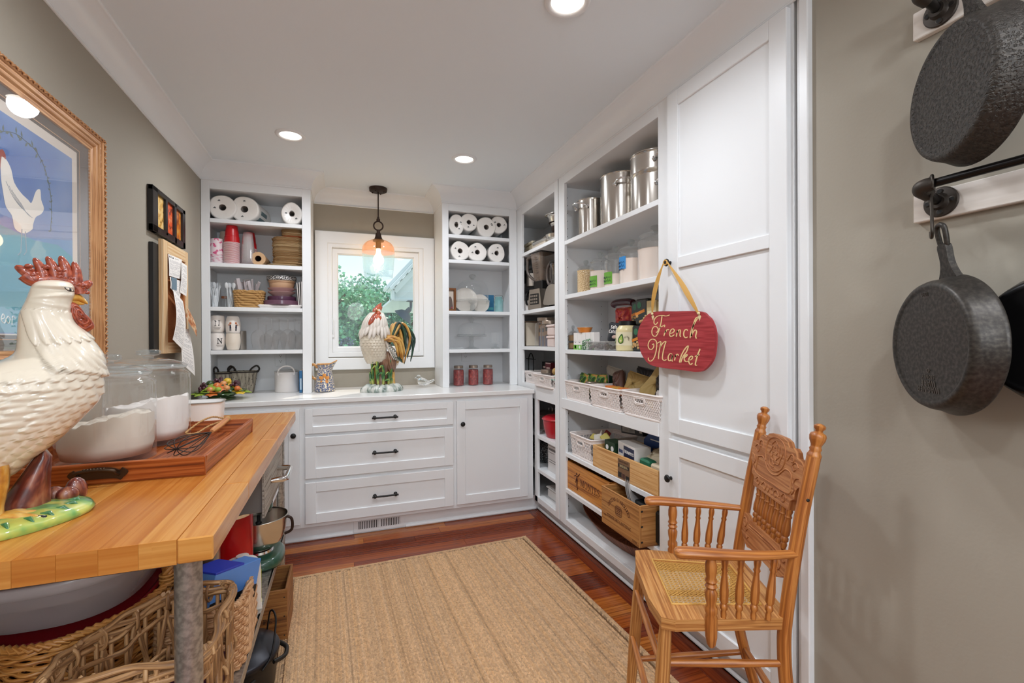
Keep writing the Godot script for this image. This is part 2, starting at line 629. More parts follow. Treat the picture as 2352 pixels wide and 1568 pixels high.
func lamps() -> void:
	var lens = mk("lamp_lens", Color("fff4e2"), 0.5, 0, {"emission_enabled": true, "emission": Color("fff6ea"), "emission_energy_multiplier": 3.0})
	var spots = [V(-0.27, CEIL, -2.9), V(0.74, CEIL, -2.91), V(0.735, CEIL, -1.44), V(-0.27, CEIL, -1.44), V(-0.27, CEIL, 0.05), V(0.735, CEIL, 0.05), V(-0.27, CEIL, 1.6), V(0.735, CEIL, 1.6), V(0.24, CEIL, 3.1)]  # lamps behind the viewer are unseen; those in the kitchen are fill
	var names = ["round recessed ceiling light nearest the left shelves", "round recessed ceiling light nearest the right shelves", "round recessed ceiling light at the top edge of the picture", "round recessed ceiling light above the rooster and table", "unseen recessed ceiling light behind viewer, lighting near room, left", "unseen recessed ceiling light behind viewer, lighting near room, right", "round recessed fill light in added kitchen behind, left", "round recessed fill light in added kitchen behind, right", "round recessed fill light nearest the added kitchen window"]
	for i in spots.size():
		var t = thing("recessed_light", names[i], "ceiling light", spots[i], 0, "recessed ceiling lights")
		part(t, "trim_ring", lath(v2([0.056, -0.001, 0.058, -0.007, 0.068, -0.011, 0.078, -0.006, 0.08, 0.0]), 40, 60), M.white)
		part(t, "lens", lath(v2([0.0, -0.003, 0.057, -0.003]), 40), lens)
		var l = SpotLight3D.new()
		l.name = "lamp_light"
		l.position = V(0, -0.03, 0)
		l.rotation_degrees.x = -90
		l.spot_angle = 86
		l.spot_angle_attenuation = 0.85
		l.spot_range = 12
		l.spot_attenuation = 2
		l.light_energy = 0.58
		l.light_color = Color("f2f8ff")
		l.light_size = 0.055
		l.shadow_enabled = true
		t.add_child(l)
	# globe pendants added out of view as fill for ceiling and fronts
	for z in [1.3, 2.5]:
		var g = thing("added_globe_pendant", "opal glass globe pendant added as fill light behind the viewer, %s" % ("nearer" if z < 2 else "farther"), "pendant lamp", V(0.24, 1.85, z))
		part(g, "cord", tub([V(0, 0.12, 0), V(0, CEIL - 1.851, 0)], 0.004, 6), M.black)
		var gb = Mb.new()
		gb.ball(Vector3.ZERO, V(0.14, 0.14, 0.14), 28, 18)
		part(g, "added_globe_lamp", gb, mk("opal", Color("ffffff"), 0.4, 0, {"emission_enabled": true, "emission": Color("f6faff"), "emission_energy_multiplier": 2.0}))
		var gl = OmniLight3D.new()
		gl.name = "globe_fill_light"
		gl.light_energy = 0.8
		gl.light_color = Color("eef6ff")
		gl.light_size = 0.139
		gl.omni_range = 10
		gl.omni_attenuation = 2
		gl.shadow_enabled = true
		g.add_child(gl)
	# pendant over the counter
	var p = thing("pendant_lamp", "bronze pendant lamp with amber and clear bell glass shade before the window", "pendant lamp", V(0.262, CEIL, -3.69))
	var br: Material = M.bronze
	part(p, "canopy", lath(v2([0.0, -0.03, 0.055, -0.03, 0.065, -0.024, 0.068, -0.006, 0.066, 0.0]), 32), br)
	for a in 4:
		part(p, "screw", lath(v2([0, -0.036, 0.004, -0.036, 0.005, -0.03]), 8).at(Vector3.ZERO), br).position = V(cos(a * PI / 2 + 0.5) * 0.045, 0, sin(a * PI / 2 + 0.5) * 0.045)
	part(p, "rod", tub([V(0, -0.03, 0), V(0, -0.235, 0)], 0.0045, 8), br)
	var b = Mb.new()
	b.lathe(v2([0.004, -0.215, 0.008, -0.222, 0.009, -0.235, 0.014, -0.236, 0.014, -0.252, 0.0, -0.255]).map(func(q): return q), 16)
	part(p, "rod_cap", b, br)
	var ring = []
	for k in 28:
		ring.append(V(cos(TAU * k / 28) * 0.034, -0.288 + sin(TAU * k / 28) * 0.034, 0))
	part(p, "ring", tub(ring, 0.0055, 10, true), br)
	part(p, "socket_cap", lath(v2([0.0, -0.462, 0.02, -0.462, 0.02, -0.41, 0.04, -0.408, 0.041, -0.398, 0.03, -0.388, 0.023, -0.37, 0.02, -0.346, 0.013, -0.343, 0.012, -0.318, 0.0, -0.318]).map(func(q): return q), 24), br)
	# bell: amber shoulder above, clear hammered glass below
	b = Mb.new()
	b.lathe(sm2([0.121, -0.492, 0.12, -0.47, 0.114, -0.446, 0.095, -0.42, 0.062, -0.402, 0.036, -0.394], 5), 48)
	part(p, "amber_shade", b, glassm("amber", Color("d58a3a"), 0.42, 0.02), "amber glass shoulder")
	var P = []
	var f = FastNoiseLite.new()
	f.seed = 4
	f.frequency = 95.0
	f.fractal_octaves = 1
	for i in 44:
		var q = float(i) / 43
		var row = PackedVector3Array()
		for j in 120:
			var a = TAU * j / 120
			var y = lerpf(-0.686, -0.492, q)
			var r = lerpf(0.103, 0.121, pow(q, 0.8)) + 0.0016 * f.get_noise_3d(cos(a) * 0.1, y, sin(a) * 0.1)
			row.append(V(cos(a) * r, y, sin(a) * r))
		P.append(row)
	b = Mb.new()
	b.grid(P, true)
	part(p, "clear_shade", b, glassm("pendant_glass", Color("86bcd4"), 0.34, 0.0), "hammered clear glass")
	part(p, "bulb", lath(sm2([0.0, -0.592, 0.02, -0.588, 0.034, -0.572, 0.04, -0.55, 0.034, -0.525, 0.019, -0.5, 0.015, -0.462], 4), 24), mk("bulb_glow", Color("fff0d0"), 0.3, 0, {"emission_enabled": true, "emission": Color("ffdca8"), "emission_energy_multiplier": 7.0}))
	var l = OmniLight3D.new()
	l.name = "bulb_light"
	l.position = V(0, -0.55, 0)
	l.light_energy = 0.022
	l.light_color = Color("ffc98a")
	l.light_size = 0.035
	l.omni_range = 8
	l.omni_attenuation = 2
	l.shadow_enabled = true
	p.add_child(l)

func shaker(par: Node, called: String, a: Vector2, b: Vector2, fw: float, axis: String, at: float, dep := 0.02, rails: Array = []) -> MeshInstance3D:
	# a frame-and-panel front; a, b: lower and upper corner in (x or z, y); axis z: faces +z, axis x: faces -x; rails: heights of mid rails
	var m = Mb.new()
	var q = func(u: float, y: float, d: float) -> Vector3: return V(u, y, at + d) if axis == "z" else V(at - d, y, u)
	var bar = func(u0: float, y0: float, u1: float, y1: float, d: float) -> void: m.slab(q.call(u0, y0, 0.0), q.call(u1, y1, d), 0.002)
	bar.call(a.x, a.y, a.x + fw, b.y, dep)
	bar.call(b.x - fw, a.y, b.x, b.y, dep)
	bar.call(a.x + fw, a.y, b.x - fw, a.y + fw, dep)
	bar.call(a.x + fw, b.y - fw, b.x - fw, b.y, dep)
	for r in rails:
		bar.call(a.x + fw, r[0], b.x - fw, r[1], dep)
	bar.call(a.x + fw - 0.003, a.y + fw - 0.003, b.x - fw + 0.003, b.y - fw + 0.003, dep - 0.009)
	return part(par, called, m, M.white)

func knob(par: Node, p: Vector3, ry: float) -> void:
	var m = Mb.new()
	m.at(Vector3.ZERO, V(90, 0, 0))
	m.lathe(sm2([0.008, 0.0, 0.006, 0.008, 0.007, 0.013, 0.0155, 0.018, 0.016, 0.022, 0.012, 0.027, 0.0, 0.029], 3), 20)
	var o = part(par, "knob", m, M.black, "black round knob")
	o.position = p
	o.rotation_degrees.y = ry

func pull(par: Node, p: Vector3) -> void:
	var m = Mb.new()
	m.tube([V(-0.083, 0, 0.03), V(0.083, 0, 0.03)], 0.006, 12)
	for s in [-1, 1]:
		m.at(V(s * 0.066, 0, 0), V(90, 0, 0))
		m.lathe(v2([0.012, 0.0, 0.012, 0.003, 0.0065, 0.006, 0.0065, 0.024, 0.0095, 0.026, 0.0095, 0.034, 0.006, 0.038, 0, 0.039]), 14)
		m.at(Vector3.ZERO)
	part(par, "handle", m, M.black, "black bar handle").position = p

func back_cabinets() -> void:
	var W: Material = M.white
	# worktop
	solo("worktop", "long white quartz worktop under the window between both shelf units", "worktop", bx(V(XL + 0.001, 0.882, ZB + 0.001), V(1.325, 0.912, -3.155), 0.003), M.quartz)
	var mid = thing("base_cabinet", "white base cabinet of three wide drawers with black bar handles", "cabinet", V(0, 0, 0))
	part(mid, "body", bx(V(-0.245, 0.105, ZB + 0.002), V(0.731, 0.882, -3.18), 0.001), W)
	var dr = [[0.694, 0.851], [0.413, 0.675], [0.131, 0.389]]
	for d in dr:
		var o = shaker(mid, "drawer", Vector2(-0.223, d[0]), Vector2(0.718, d[1]), 0.062 if d[1] < 0.8 else 0.045, "z", -3.18)
		pull(o, V(0.26, (d[0] + d[1]) / 2, -3.17))
	var rt = thing("base_cabinet", "white base cabinet with one tall panelled door and black knob at right corner", "cabinet")
	part(rt, "body", bx(V(0.731, 0.105, ZB + 0.002), V(1.32, 0.882, -3.18), 0.001), W)
	knob(shaker(rt, "door", Vector2(0.742, 0.133), Vector2(1.272, 0.852), 0.062, "z", -3.18), V(0.781, 0.694, -3.16), 0)
	var lf = thing("base_cabinet", "white base cabinet with panelled door half hidden behind butcher block table", "cabinet")
	part(lf, "body", bx(V(XL + 0.001, 0.105, ZB + 0.002), V(-0.245, 0.882, -3.18), 0.001), W)
	knob(shaker(lf, "door", Vector2(-0.83, 0.133), Vector2(-0.254, 0.852), 0.062, "z", -3.18), V(-0.287, 0.692, -3.16), 0)
	# toe kick with its quarter-round, broken by the register
	var b = Mb.new()
	b.slab(V(XL, 0.0, -3.4), V(1.4, 0.106, -3.24), 0)
	struct("baseboard_back", b, W)
	b = Mb.new()
	b.slab(V(XL, 0.0, -3.241), V(0.06, 0.02, -3.224), 0.007)
	b.slab(V(0.395, 0.0, -3.241), V(1.37, 0.02, -3.224), 0.007)
	struct("trim_4", b, W)
	var vt = thing("floor_register", "white slotted metal air vent set in the toe kick under drawers", "vent", V(0.226, 0.0, -3.24))
	part(vt, "frame", bx(V(-0.163, 0.006, 0), V(0.163, 0.1, 0.004), 0.002), W)
	part(vt, "backing", bx(V(-0.135, 0.028, 0.0042), V(0.135, 0.078, 0.0046), 0), M.dark)
	for k in 25:
		if k != 12:
			part(vt, "slat", bx(V(-0.1375 + k * 0.011, 0.026, 0.004), V(-0.1315 + k * 0.011, 0.08, 0.0075), 0.001), W)
	part(vt, "centre_bar", bx(V(-0.008, 0.026, 0.004), V(0.008, 0.08, 0.0075), 0.001), W)
	# upper shelf units
	shelf_unit("white open shelf unit left of the window, paper towel rolls on top", XL + 0.002, -0.204, -0.812, -0.26, [2.082, 1.793, 1.502, 1.215], 2.275)
	shelf_unit("white open shelf unit right of the window, glass cake stands on it", 0.722, XR - 0.0005, 0.772, 1.27, [2.095, 1.9, 1.503, 1.205], 2.275)

func shelf_unit(label: String, x0: float, x1: float, o0: float, o1: float, shelves: Array, top: float) -> void:
	var W: Material = M.white
	var u = thing("shelf_unit", label, "shelf unit")
	var zf = -3.53
	var zb = ZB + 0.002
	var y0 = 0.9125
	for s in [[x0, x0 + 0.018], [x1 - 0.018, x1]]:
		part(u, "side_panel", bx(V(s[0], y0, zb), V(s[1], CEIL - 0.001, zf - 0.018), 0.0005), W)
	part(u, "stile", bx(V(x0, y0, zf - 0.019), V(o0, CEIL - 0.001, zf), 0.0015), W)
	part(u, "stile", bx(V(o1, y0, zf - 0.019), V(x1, CEIL - 0.001, zf), 0.0015), W)
	part(u, "rail", bx(V(o0, top, zf - 0.019), V(o1, CEIL - 0.001, zf), 0.0015), W)
	part(u, "back_panel", bx(V(x0 + 0.018, y0, zb), V(x1 - 0.018, CEIL - 0.001, zb + 0.006), 0), W)
	part(u, "top_panel", bx(V(x0 + 0.018, top + 0.002, zb + 0.006), V(x1 - 0.018, top + 0.02, zf - 0.019), 0), W)
	for y in shelves:
		part(u, "shelf", bx(V(x0 + 0.019, y - 0.025, zb + 0.007), V(x1 - 0.019, y, zf - 0.0195), 0.001), W)
		part(u, "shelf_lip", bx(V(o0 + 0.0005, y - 0.026, zf - 0.0205), V(o1 - 0.0005, y, zf - 0.001), 0.0015), W)

func right_cabinets() -> void:
	var W: Material = M.white
	var xb = 1.70
	# corner unit
	var c = thing("shelf_unit", "tall white open corner shelf unit holding blender and small appliances", "shelf unit")
	part(c, "stile", bx(V(XR, 0.09, -3.5295), V(XR + 0.02, 2.43, -3.425), 0.0015), W)
	part(c, "stile", bx(V(XR, 0.09, -3.18), V(XR + 0.02, 0.845, -3.132), 0.0015), W)
	part(c, "stile", bx(V(XR, 0.09, -2.825), V(XR + 0.02, 2.43, -2.772), 0.0015), W)
	part(c, "rail", bx(V(XR, 2.265, -3.425), V(XR + 0.02, 2.43, -2.825), 0.0015), W)
	part(c, "rail", bx(V(XR, 0.84, -3.425), V(XR + 0.02, 0.943, -2.825), 0.0015), W)
	part(c, "rail", bx(V(XR, 0.09, -3.18), V(XR + 0.02, 0.13, -2.825), 0.0015), W)
	part(c, "back_panel", bx(V(xb, 0.09, -3.83), V(xb + 0.01, 2.43, -2.78), 0), W)
	part(c, "side_panel", bx(V(XR + 0.02, 0.09, -3.85), V(xb, 2.43, -3.83), 0), W)
	part(c, "side_panel", bx(V(XR + 0.02, 0.09, -2.79), V(xb, 2.43, -2.772), 0), W)
	part(c, "top_panel", bx(V(XR + 0.02, 2.268, -3.83), V(xb, 2.285, -2.79), 0), W)
	for y in [1.957, 1.504, 1.226, 0.943, 0.582, 0.338, 0.13]:
		part(c, "shelf", bx(V(XR + 0.021, y - 0.024, -3.829), V(xb - 0.001, y, -2.791), 0.001), W)
		if not y in [0.943, 0.13]:
			part(c, "shelf_lip", bx(V(XR + 0.001, y - 0.026, -3.424 if y > 0.9 else -3.131), V(XR + 0.0205, y, -2.826), 0.0015), W)
	# wide pantry unit
	var p = thing("shelf_unit", "wide white open pantry shelf unit with stock pots, jars and crates", "shelf unit")
	part(p, "stile", bx(V(XR, 0.09, -2.758), V(XR + 0.02, 2.43, -2.676), 0.0015), W)
	part(p, "stile", bx(V(XR, 0.09, -1.738), V(XR + 0.02, 2.43, -1.66), 0.0015), W)
	part(p, "rail", bx(V(XR, 2.272, -2.676), V(XR + 0.02, 2.43, -1.738), 0.0015), W)
	part(p, "rail", bx(V(XR - 0.004, 0.836, -2.72), V(XR + 0.02, 0.898, -1.738), 0.0015), W)
	part(p, "rail", bx(V(XR, 0.09, -2.676), V(XR + 0.02, 0.13, -1.738), 0.0015), W)
	part(p, "back_panel", bx(V(xb, 0.09, -2.77), V(xb + 0.01, 2.43, -1.672), 0), W)
	part(p, "side_panel", bx(V(XR + 0.02, 0.09, -2.77), V(xb, 2.43, -2.752), 0), W)
	part(p, "side_panel", bx(V(XR + 0.02, 0.09, -1.69), V(xb, 2.43, -1.672), 0), W)
	part(p, "top_panel", bx(V(XR + 0.02, 2.275, -2.752), V(xb, 2.292, -1.69), 0), W)
	var hs = Mb.new()
	for y in [1.905, 1.56, 1.213, 0.898, 0.556, 0.326, 0.13]:
		part(p, "shelf", bx(V(XR + 0.021, y - 0.024, -2.751), V(xb - 0.001, y, -1.691), 0.001), W)
		if not y in [0.898, 0.13]:
			part(p, "shelf_lip", bx(V(XR + 0.001, y - 0.026, -2.675), V(XR + 0.0205, y, -1.739), 0.0015), W)
	var y = 0.18
	while y < 2.25:
		for xx in [XR + 0.06, xb - 0.05]:
			hs.at(V(xx, y, -2.7518), V(90, 0, 0))
			hs.cyl(0.0026, 0.0004, 8)
		y += 0.0507
	part(p, "pin_holes", hs, M.hole, "", true)
	# tall cabinet
	var t = thing("tall_cabinet", "floor to ceiling white cabinet with panelled doors at right", "cabinet")
	part(t, "body", bx(V(XR, 0.09, -1.6595), V(xb, 2.43, -1.07), 0.001), W)
	knob(shaker(t, "door", Vector2(-1.65, 0.876), Vector2(-1.078, 2.318), 0.066, "x", XR, 0.02, [[1.571, 1.617]]), V(XR - 0.02, 1.6, -1.632), -90)
	knob(shaker(t, "door", Vector2(-1.65, 0.115), Vector2(-1.078, 0.848), 0.066, "x", XR), V(XR - 0.02, 0.682, -1.632), -90)
	var b = Mb.new()
	b.slab(V(1.39, 0, -3.3), V(1.45, 0.091, -1.07), 0)
	struct("baseboard_right", b, W)
	struct("trim_5", bx(V(1.374, 0.0, -3.235), V(1.392, 0.02, -1.07), 0.007), W)

func window_outside() -> void:
	var W: Material = M.white
	var z = ZB
	var fr = struct("window_1", frame_mesh(-0.194, 0.72, 1.05, 2.122, 0.092, z, z + 0.024), W)
	part(fr, "window_frame", frame_mesh(-0.108, 0.63, 1.15, 2.036, 0.035, z - 0.05, z + 0.014), W)
	part(fr, "sash", frame_mesh(-0.075, 0.6, 1.185, 2.0, 0.042, z - 0.06, z - 0.012), W)
	part(fr, "bead", frame_mesh(-0.036, 0.56, 1.224, 1.96, 0.008, z - 0.05, z - 0.02), W)
	part(fr, "pane", bx(V(-0.036, 1.224, z - 0.042), V(0.56, 1.96, z - 0.038), 0), glassm("pane", Color("eafaff"), 0.03))
	var b = Mb.new()
	b.slab(V(-0.078, 1.3, z - 0.012), V(-0.058, 1.36, z + 0.003), 0.004)
	b.tube([V(-0.068, 1.33, z + 0.003), V(-0.068, 1.36, z + 0.012), V(-0.068, 1.43, z + 0.01), V(-0.068, 1.45, z + 0.002)], 0.005, 8)
	part(fr, "latch", b, W)

func frame_mesh(x0: float, x1: float, y0: float, y1: float, w: float, z0: float, z1: float) -> Mb:
	# mitred frame with a small chamfer on its inner and outer edge
	var m = Mb.new()
	var e = 0.004
	var ring = func(d: float, z: float) -> PackedVector3Array: return PackedVector3Array([V(x0 + d, y0 + d, z), V(x1 - d, y0 + d, z), V(x1 - d, y1 - d, z), V(x0 + d, y1 - d, z)])
	var R = [ring.call(0.0, z0), ring.call(0.0, z1 - e), ring.call(e, z1), ring.call(w - e, z1), ring.call(w, z1 - e), ring.call(w, z0)]
	for i in R.size() - 1:
		for j in 4:
			var k = (j + 1) % 4
			m.face([R[i][j], R[i][k], R[i + 1][k], R[i + 1][j]])
	return m

func build_outside() -> void:
	# yard beyond the window: rising ground, trees, a parked car and the gable of the next wing
	var b = Mb.new()
	var P = []
	for i in 30:
		var row = PackedVector3Array()
		var z = -4.1 - pow(i / 29.0, 2.0) * 70.0
		for j in 30:
			var x = (j - 14.5) * (1.2 + i * 0.25)
			row.append(V(x, -0.25 + 1.25 * smoothstep(4.0, 18.0, -z) - 0.25 * smoothstep(24.0, 60.0, -z), z))
		P.append(row)
	b.grid(P)
	struct("ground", b, mk("yard", Color.WHITE, 0.95, 0, {"albedo_texture": noise_tex(0.05, 1, [[0.0, 0.5, 1.0], ["9aa38c", "c9cdbb", "e0e2d6"]], 256, 256, 8), "uv1_scale": Vector3(0.2, 0.2, 1)}))
	tree("broad green leafy tree filling the left of the window view", V(-0.9, 0.4, -13.0), 2.45, 1.75, Color("8ccfa0"), 31)
	tree("large green leafy tree in the middle of the window view", V(1.4, 0.5, -15.0), 2.35, 2.1, Color("78c4a0"), 32)
	tree("dense green tree behind the gooseneck lamp in window", V(4.2, 0.5, -16.0), 1.75, 2.2, Color("74bc9c"), 33)
	tree("tall pale green tree far behind the other window trees", V(0.2, 0.6, -24.0), 2.7, 3.2, Color("94d8b0"), 34)
	tree("low purple leaved shrub at lower left of window view", V(-0.35, 0.7, -12.0), 0.75, 0.62, Color("a4aacc"), 35)
	tree("low purple leaved shrub right of the rooster figurine in window", V(2.1, 0.75, -13.0), 0.6, 0.7, Color("a8b0cc"), 36)
	# parked car
	var c = thing("car", "small blue car parked on drive beyond the window shrubs", "car", V(0.35, 0.98, -21.0), 20)
	b = Mb.new()
	b.prism(pv2([-2.1, 0.3, -2.15, 0.75, -1.5, 0.92, -0.8, 1.42, 0.9, 1.45, 1.7, 0.95, 2.15, 0.85, 2.2, 0.3]), 1.7, 20, -0.85)
	part(c, "body", b, hexm("car_blue", "4a86c0", 0.25, 0.3))
	for s in [-0.86, 0.851]:
		b = Mb.new()
		b.prism(pv2([-1.2, 0.95, -0.72, 1.35, 0.82, 1.38, 1.35, 0.95]), 0.01, 20, s)
		part(c, "window", b, hexm("car_glass", "20303c", 0.1))
		for x in [-1.35, 1.35]:
			b = Mb.new()
			b.at(V(x, 0.32, s), V(90, 0, 0))
			b.cyl(0.32, 0.05, 20)
			part(c, "wheel", b, M.dark)
	# gable wing with lap siding
	var sid = hexm("siding", "e6f1f2", 0.7)
	var g = thing("gable_wing", "white lap sided gable end with sloping fascia at upper right of window", "building", V(0, 0, -7.2))
	var y = 1.92
	while y < 3.9:
		var xl = 0.71 + maxf(0.0, (y - 1.98) * 0.89)
		b = Mb.new()
		b.at(V((xl + 4.6) / 2, y + 0.05, 0), V(7, 0, 0))
		b.box(Vector3.ZERO, V(4.6 - xl, 0.112, 0.016), 0.002)
		part(g, "siding_board", b, sid)
		y += 0.095
	part(g, "soffit", bx(V(0.69, 1.875, -3.0), V(4.6, 1.915, 0.03), 0.004), sid)
	part(g, "return_board", bx(V(0.69, 1.88, -0.1), V(0.73, 2.06, 0.12), 0.003), sid)
	for r in [[0.0, 0.055, 0.16], [0.055, 0.05, 0.2], [0.105, 0.085, 0.12]]:
		b = Mb.new()
		b.at(V(0.589, 2.062, 0.0), V(0, 0, 48.3))
		b.slab(V(0.0 + r[0] * 0.5, -r[0] - r[1] + 0.008, -0.3), V(3.6, -r[0], r[2]), 0.006)
		part(g, "fascia_board", b, sid)
	# gooseneck barn light
	var bl = thing("barn_light", "dark metal gooseneck barn light under the gable outside window", "wall lamp", V(0.975, 1.875, -7.13))
	b = Mb.new()
	b.tube(smooth([V(0.0, 0.0, 0), V(0.0, -0.08, 0.0), V(-0.015, -0.14, 0.03)], 5), 0.02, 8)
	b.slab(V(-0.06, -0.01, -0.06), V(0.06, 0.005, 0.06), 0.004)
	part(bl, "arm", b, hexm("lampmetal", "3c4c5c", 0.5, 0.4))
	b = Mb.new()
	b.at(V(-0.03, -0.13, 0.03), V(18, 0, -38))
	b.lathe(v2([0.15, -0.15, 0.13, -0.12, 0.085, -0.07, 0.04, -0.045, 0.035, 0.02, 0.0, 0.03]), 24)
	b.lathe(v2([0.0, 0.01, 0.03, -0.045, 0.08, -0.08, 0.148, -0.15]), 24)
	part(bl, "shade", b, M.lampmetal)

func tree(label: String, p: Vector3, h: float, r: float, col: Color, sd: int) -> void:
	var rg = RandomNumberGenerator.new()
	rg.seed = sd
	var small = h < 1.0
	var t = thing("shrub" if small else "tree", label, "shrub" if small else "tree", p)
	var bark = hexm("bark", "6b5a4a", 0.9)
	var b = Mb.new()
	b.tube(smooth([V(0, -0.3, 0), V(0.04, h * 0.4, 0.02), V(-0.02, h * 0.85, 0)], 4), [0.11 * r, 0.1 * r, 0.09 * r, 0.08 * r, 0.07 * r, 0.06 * r, 0.05 * r, 0.04 * r, 0.03 * r], 8)
	for k in 5:
		var a = rg.randf() * TAU
		b.tube([V(0.02, h * 0.35, 0), V(cos(a) * r * 0.4, h * 0.62, sin(a) * r * 0.4), V(cos(a) * r * 0.7, h * 0.85, sin(a) * r * 0.7)], [0.05 * r, 0.03 * r, 0.012 * r], 6)
	part(t, "trunk", b, bark)
	var leaf = Mb.new()
	var L = 0.11 if not small else 0.06
	if p.z < -20.0:
		L = 0.2
	leaf.face([V(0, 0, 0), V(L * 0.35, L * 0.45, 0.02), V(0, L * 1.05, -0.02), V(-L * 0.35, L * 0.45, 0.02)])
	var lm = mk("leaf%d" % sd, col, 0.45, 0, {"backlight_enabled": true, "backlight": col * 0.5, "vertex_color_use_as_albedo": true})
	var mesh = leaf.mesh()
	var clumps = []
	for k in (46 if not small else 14):
		var d = V(rg.randfn(), rg.randfn(), rg.randfn()).normalized() * pow(rg.randf(), 0.45)
		clumps.append([V(d.x * r, h * 0.62 + d.y * h * 0.46, d.z * r), r * rg.randf_range(0.2, 0.36)])
	var n = 9000 if not small else 1800
	var mm = MultiMesh.new()
	mm.transform_format = MultiMesh.TRANSFORM_3D
	mm.use_colors = true
	mm.mesh = mesh
	mm.instance_count = n
	for i in n:
		var c: Array = clumps[rg.randi() % clumps.size()]
		var d = V(rg.randfn(), rg.randfn(), rg.randfn()).normalized()
		var q: Vector3 = c[0] + d * c[1] * pow(rg.randf(), 0.33)
		mm.set_instance_transform(i, Transform3D(Basis.from_euler(V(rg.randf() * TAU, rg.randf() * TAU, rg.randf() * TAU)).scaled(Vector3.ONE * rg.randf_range(0.7, 1.3)), q))
		var s = rg.randf_range(0.6, 1.25)
		mm.set_instance_color(i, Color(s, s * rg.randf_range(0.9, 1.05), s * rg.randf_range(0.85, 1.1)))
	var o = MultiMeshInstance3D.new()
	o.name = "foliage"
	o.multimesh = mm
	o.material_override = lm
	o.set_meta("kind", "stuff")
	t.add_child(o)

func build_rug() -> void:
	var t = thing("jute_rug", "large braided natural jute rug on the wood floor", "rug", V(0.458, 0.0, -1.62), 2.2)
	var hw = 0.69
	var z0 = -1.14
	var z1 = 1.05
	part(t, "backing", bx(V(-hw, 0.0005, z0), V(hw, 0.006, z1), 0.001), hexm("jute_back", "7d5a38", 0.95))
	var st = Mb.new()
	st.ball(Vector3.ZERO, V(0.0042, 0.0046, 0.0088), 6, 4)
	var jm = mk("jute", Color("d8b385"), 0.92, 0, {"vertex_color_use_as_albedo": true, "rim_enabled": true, "rim": 0.25})
	var mesh = st.mesh()
	var xs = []
	var cs = PackedColorArray()
	var rg = RandomNumberGenerator.new()
	rg.seed = 5
	var sp = 0.0066
	var cols = int((2 * hw - 0.06) / sp)
	for i in cols:
		var x = -hw + 0.03 + (i + 0.5) * sp
		var tone = 0.86 + 0.2 * rg.randf()
		var warm = rg.randf()
		if i / 2 * 2 == i and rg.randf() < 0.16:
			tone *= 0.75
		var z = z0 + 0.03 + (0.0045 if i % 2 else 0.0)
		var tilt = 0.55 if i % 2 else -0.55
		while z < z1 - 0.03:
			xs.append(Transform3D(Basis.from_euler(V(rg.randfn() * 0.12, tilt + rg.randfn() * 0.12, 0)), V(x + rg.randfn() * 0.0005, 0.008 + rg.randfn() * 0.0007, z)))
			var k = tone * rg.randf_range(0.8, 1.16)
			cs.append(Color(0.60 * k, (0.385 - 0.03 * warm) * k, (0.215 - 0.045 * warm) * k))
			z += 0.0092
	# bound edge: three braided cords all round
	for e in 3:
		var d = 0.004 + e * 0.0085
		for side in 4:
			var along = side < 2
			var s = -1.0 if side % 2 == 0 else 1.0
			var a = -hw if along else z0
			var bnd = hw if along else z1
			while a < bnd:
				var p = V(a, 0.009, (z0 + d) if s < 0 else (z1 - d)) if along else V((-hw + d) if s < 0 else (hw - d), 0.009, a)
				var ry = (PI / 2 if along else 0.0) + (0.5 if e % 2 else -0.5)
				xs.append(Transform3D(Basis.from_euler(V(0, ry, 0)).scaled(V(1.15, 1.2, 1.1)), p))
				var k = rg.randf_range(0.78, 1.1) * (0.6 if e == 2 and rg.randf() < 0.5 else 1.0)
				cs.append(Color(0.58 * k, 0.36 * k, 0.19 * k))
				a += 0.0098
	var mm = MultiMesh.new()
	mm.transform_format = MultiMesh.TRANSFORM_3D
	mm.use_colors = true
	mm.mesh = mesh
	mm.instance_count = xs.size()
	for i in xs.size():
		mm.set_instance_transform(i, xs[i])
		mm.set_instance_color(i, cs[i])
	var o = MultiMeshInstance3D.new()
	o.name = "braid"
	o.multimesh = mm
	o.material_override = jm
	o.set_meta("kind", "stuff")
	t.add_child(o)
	M.jute.albedo_color = Color.WHITE

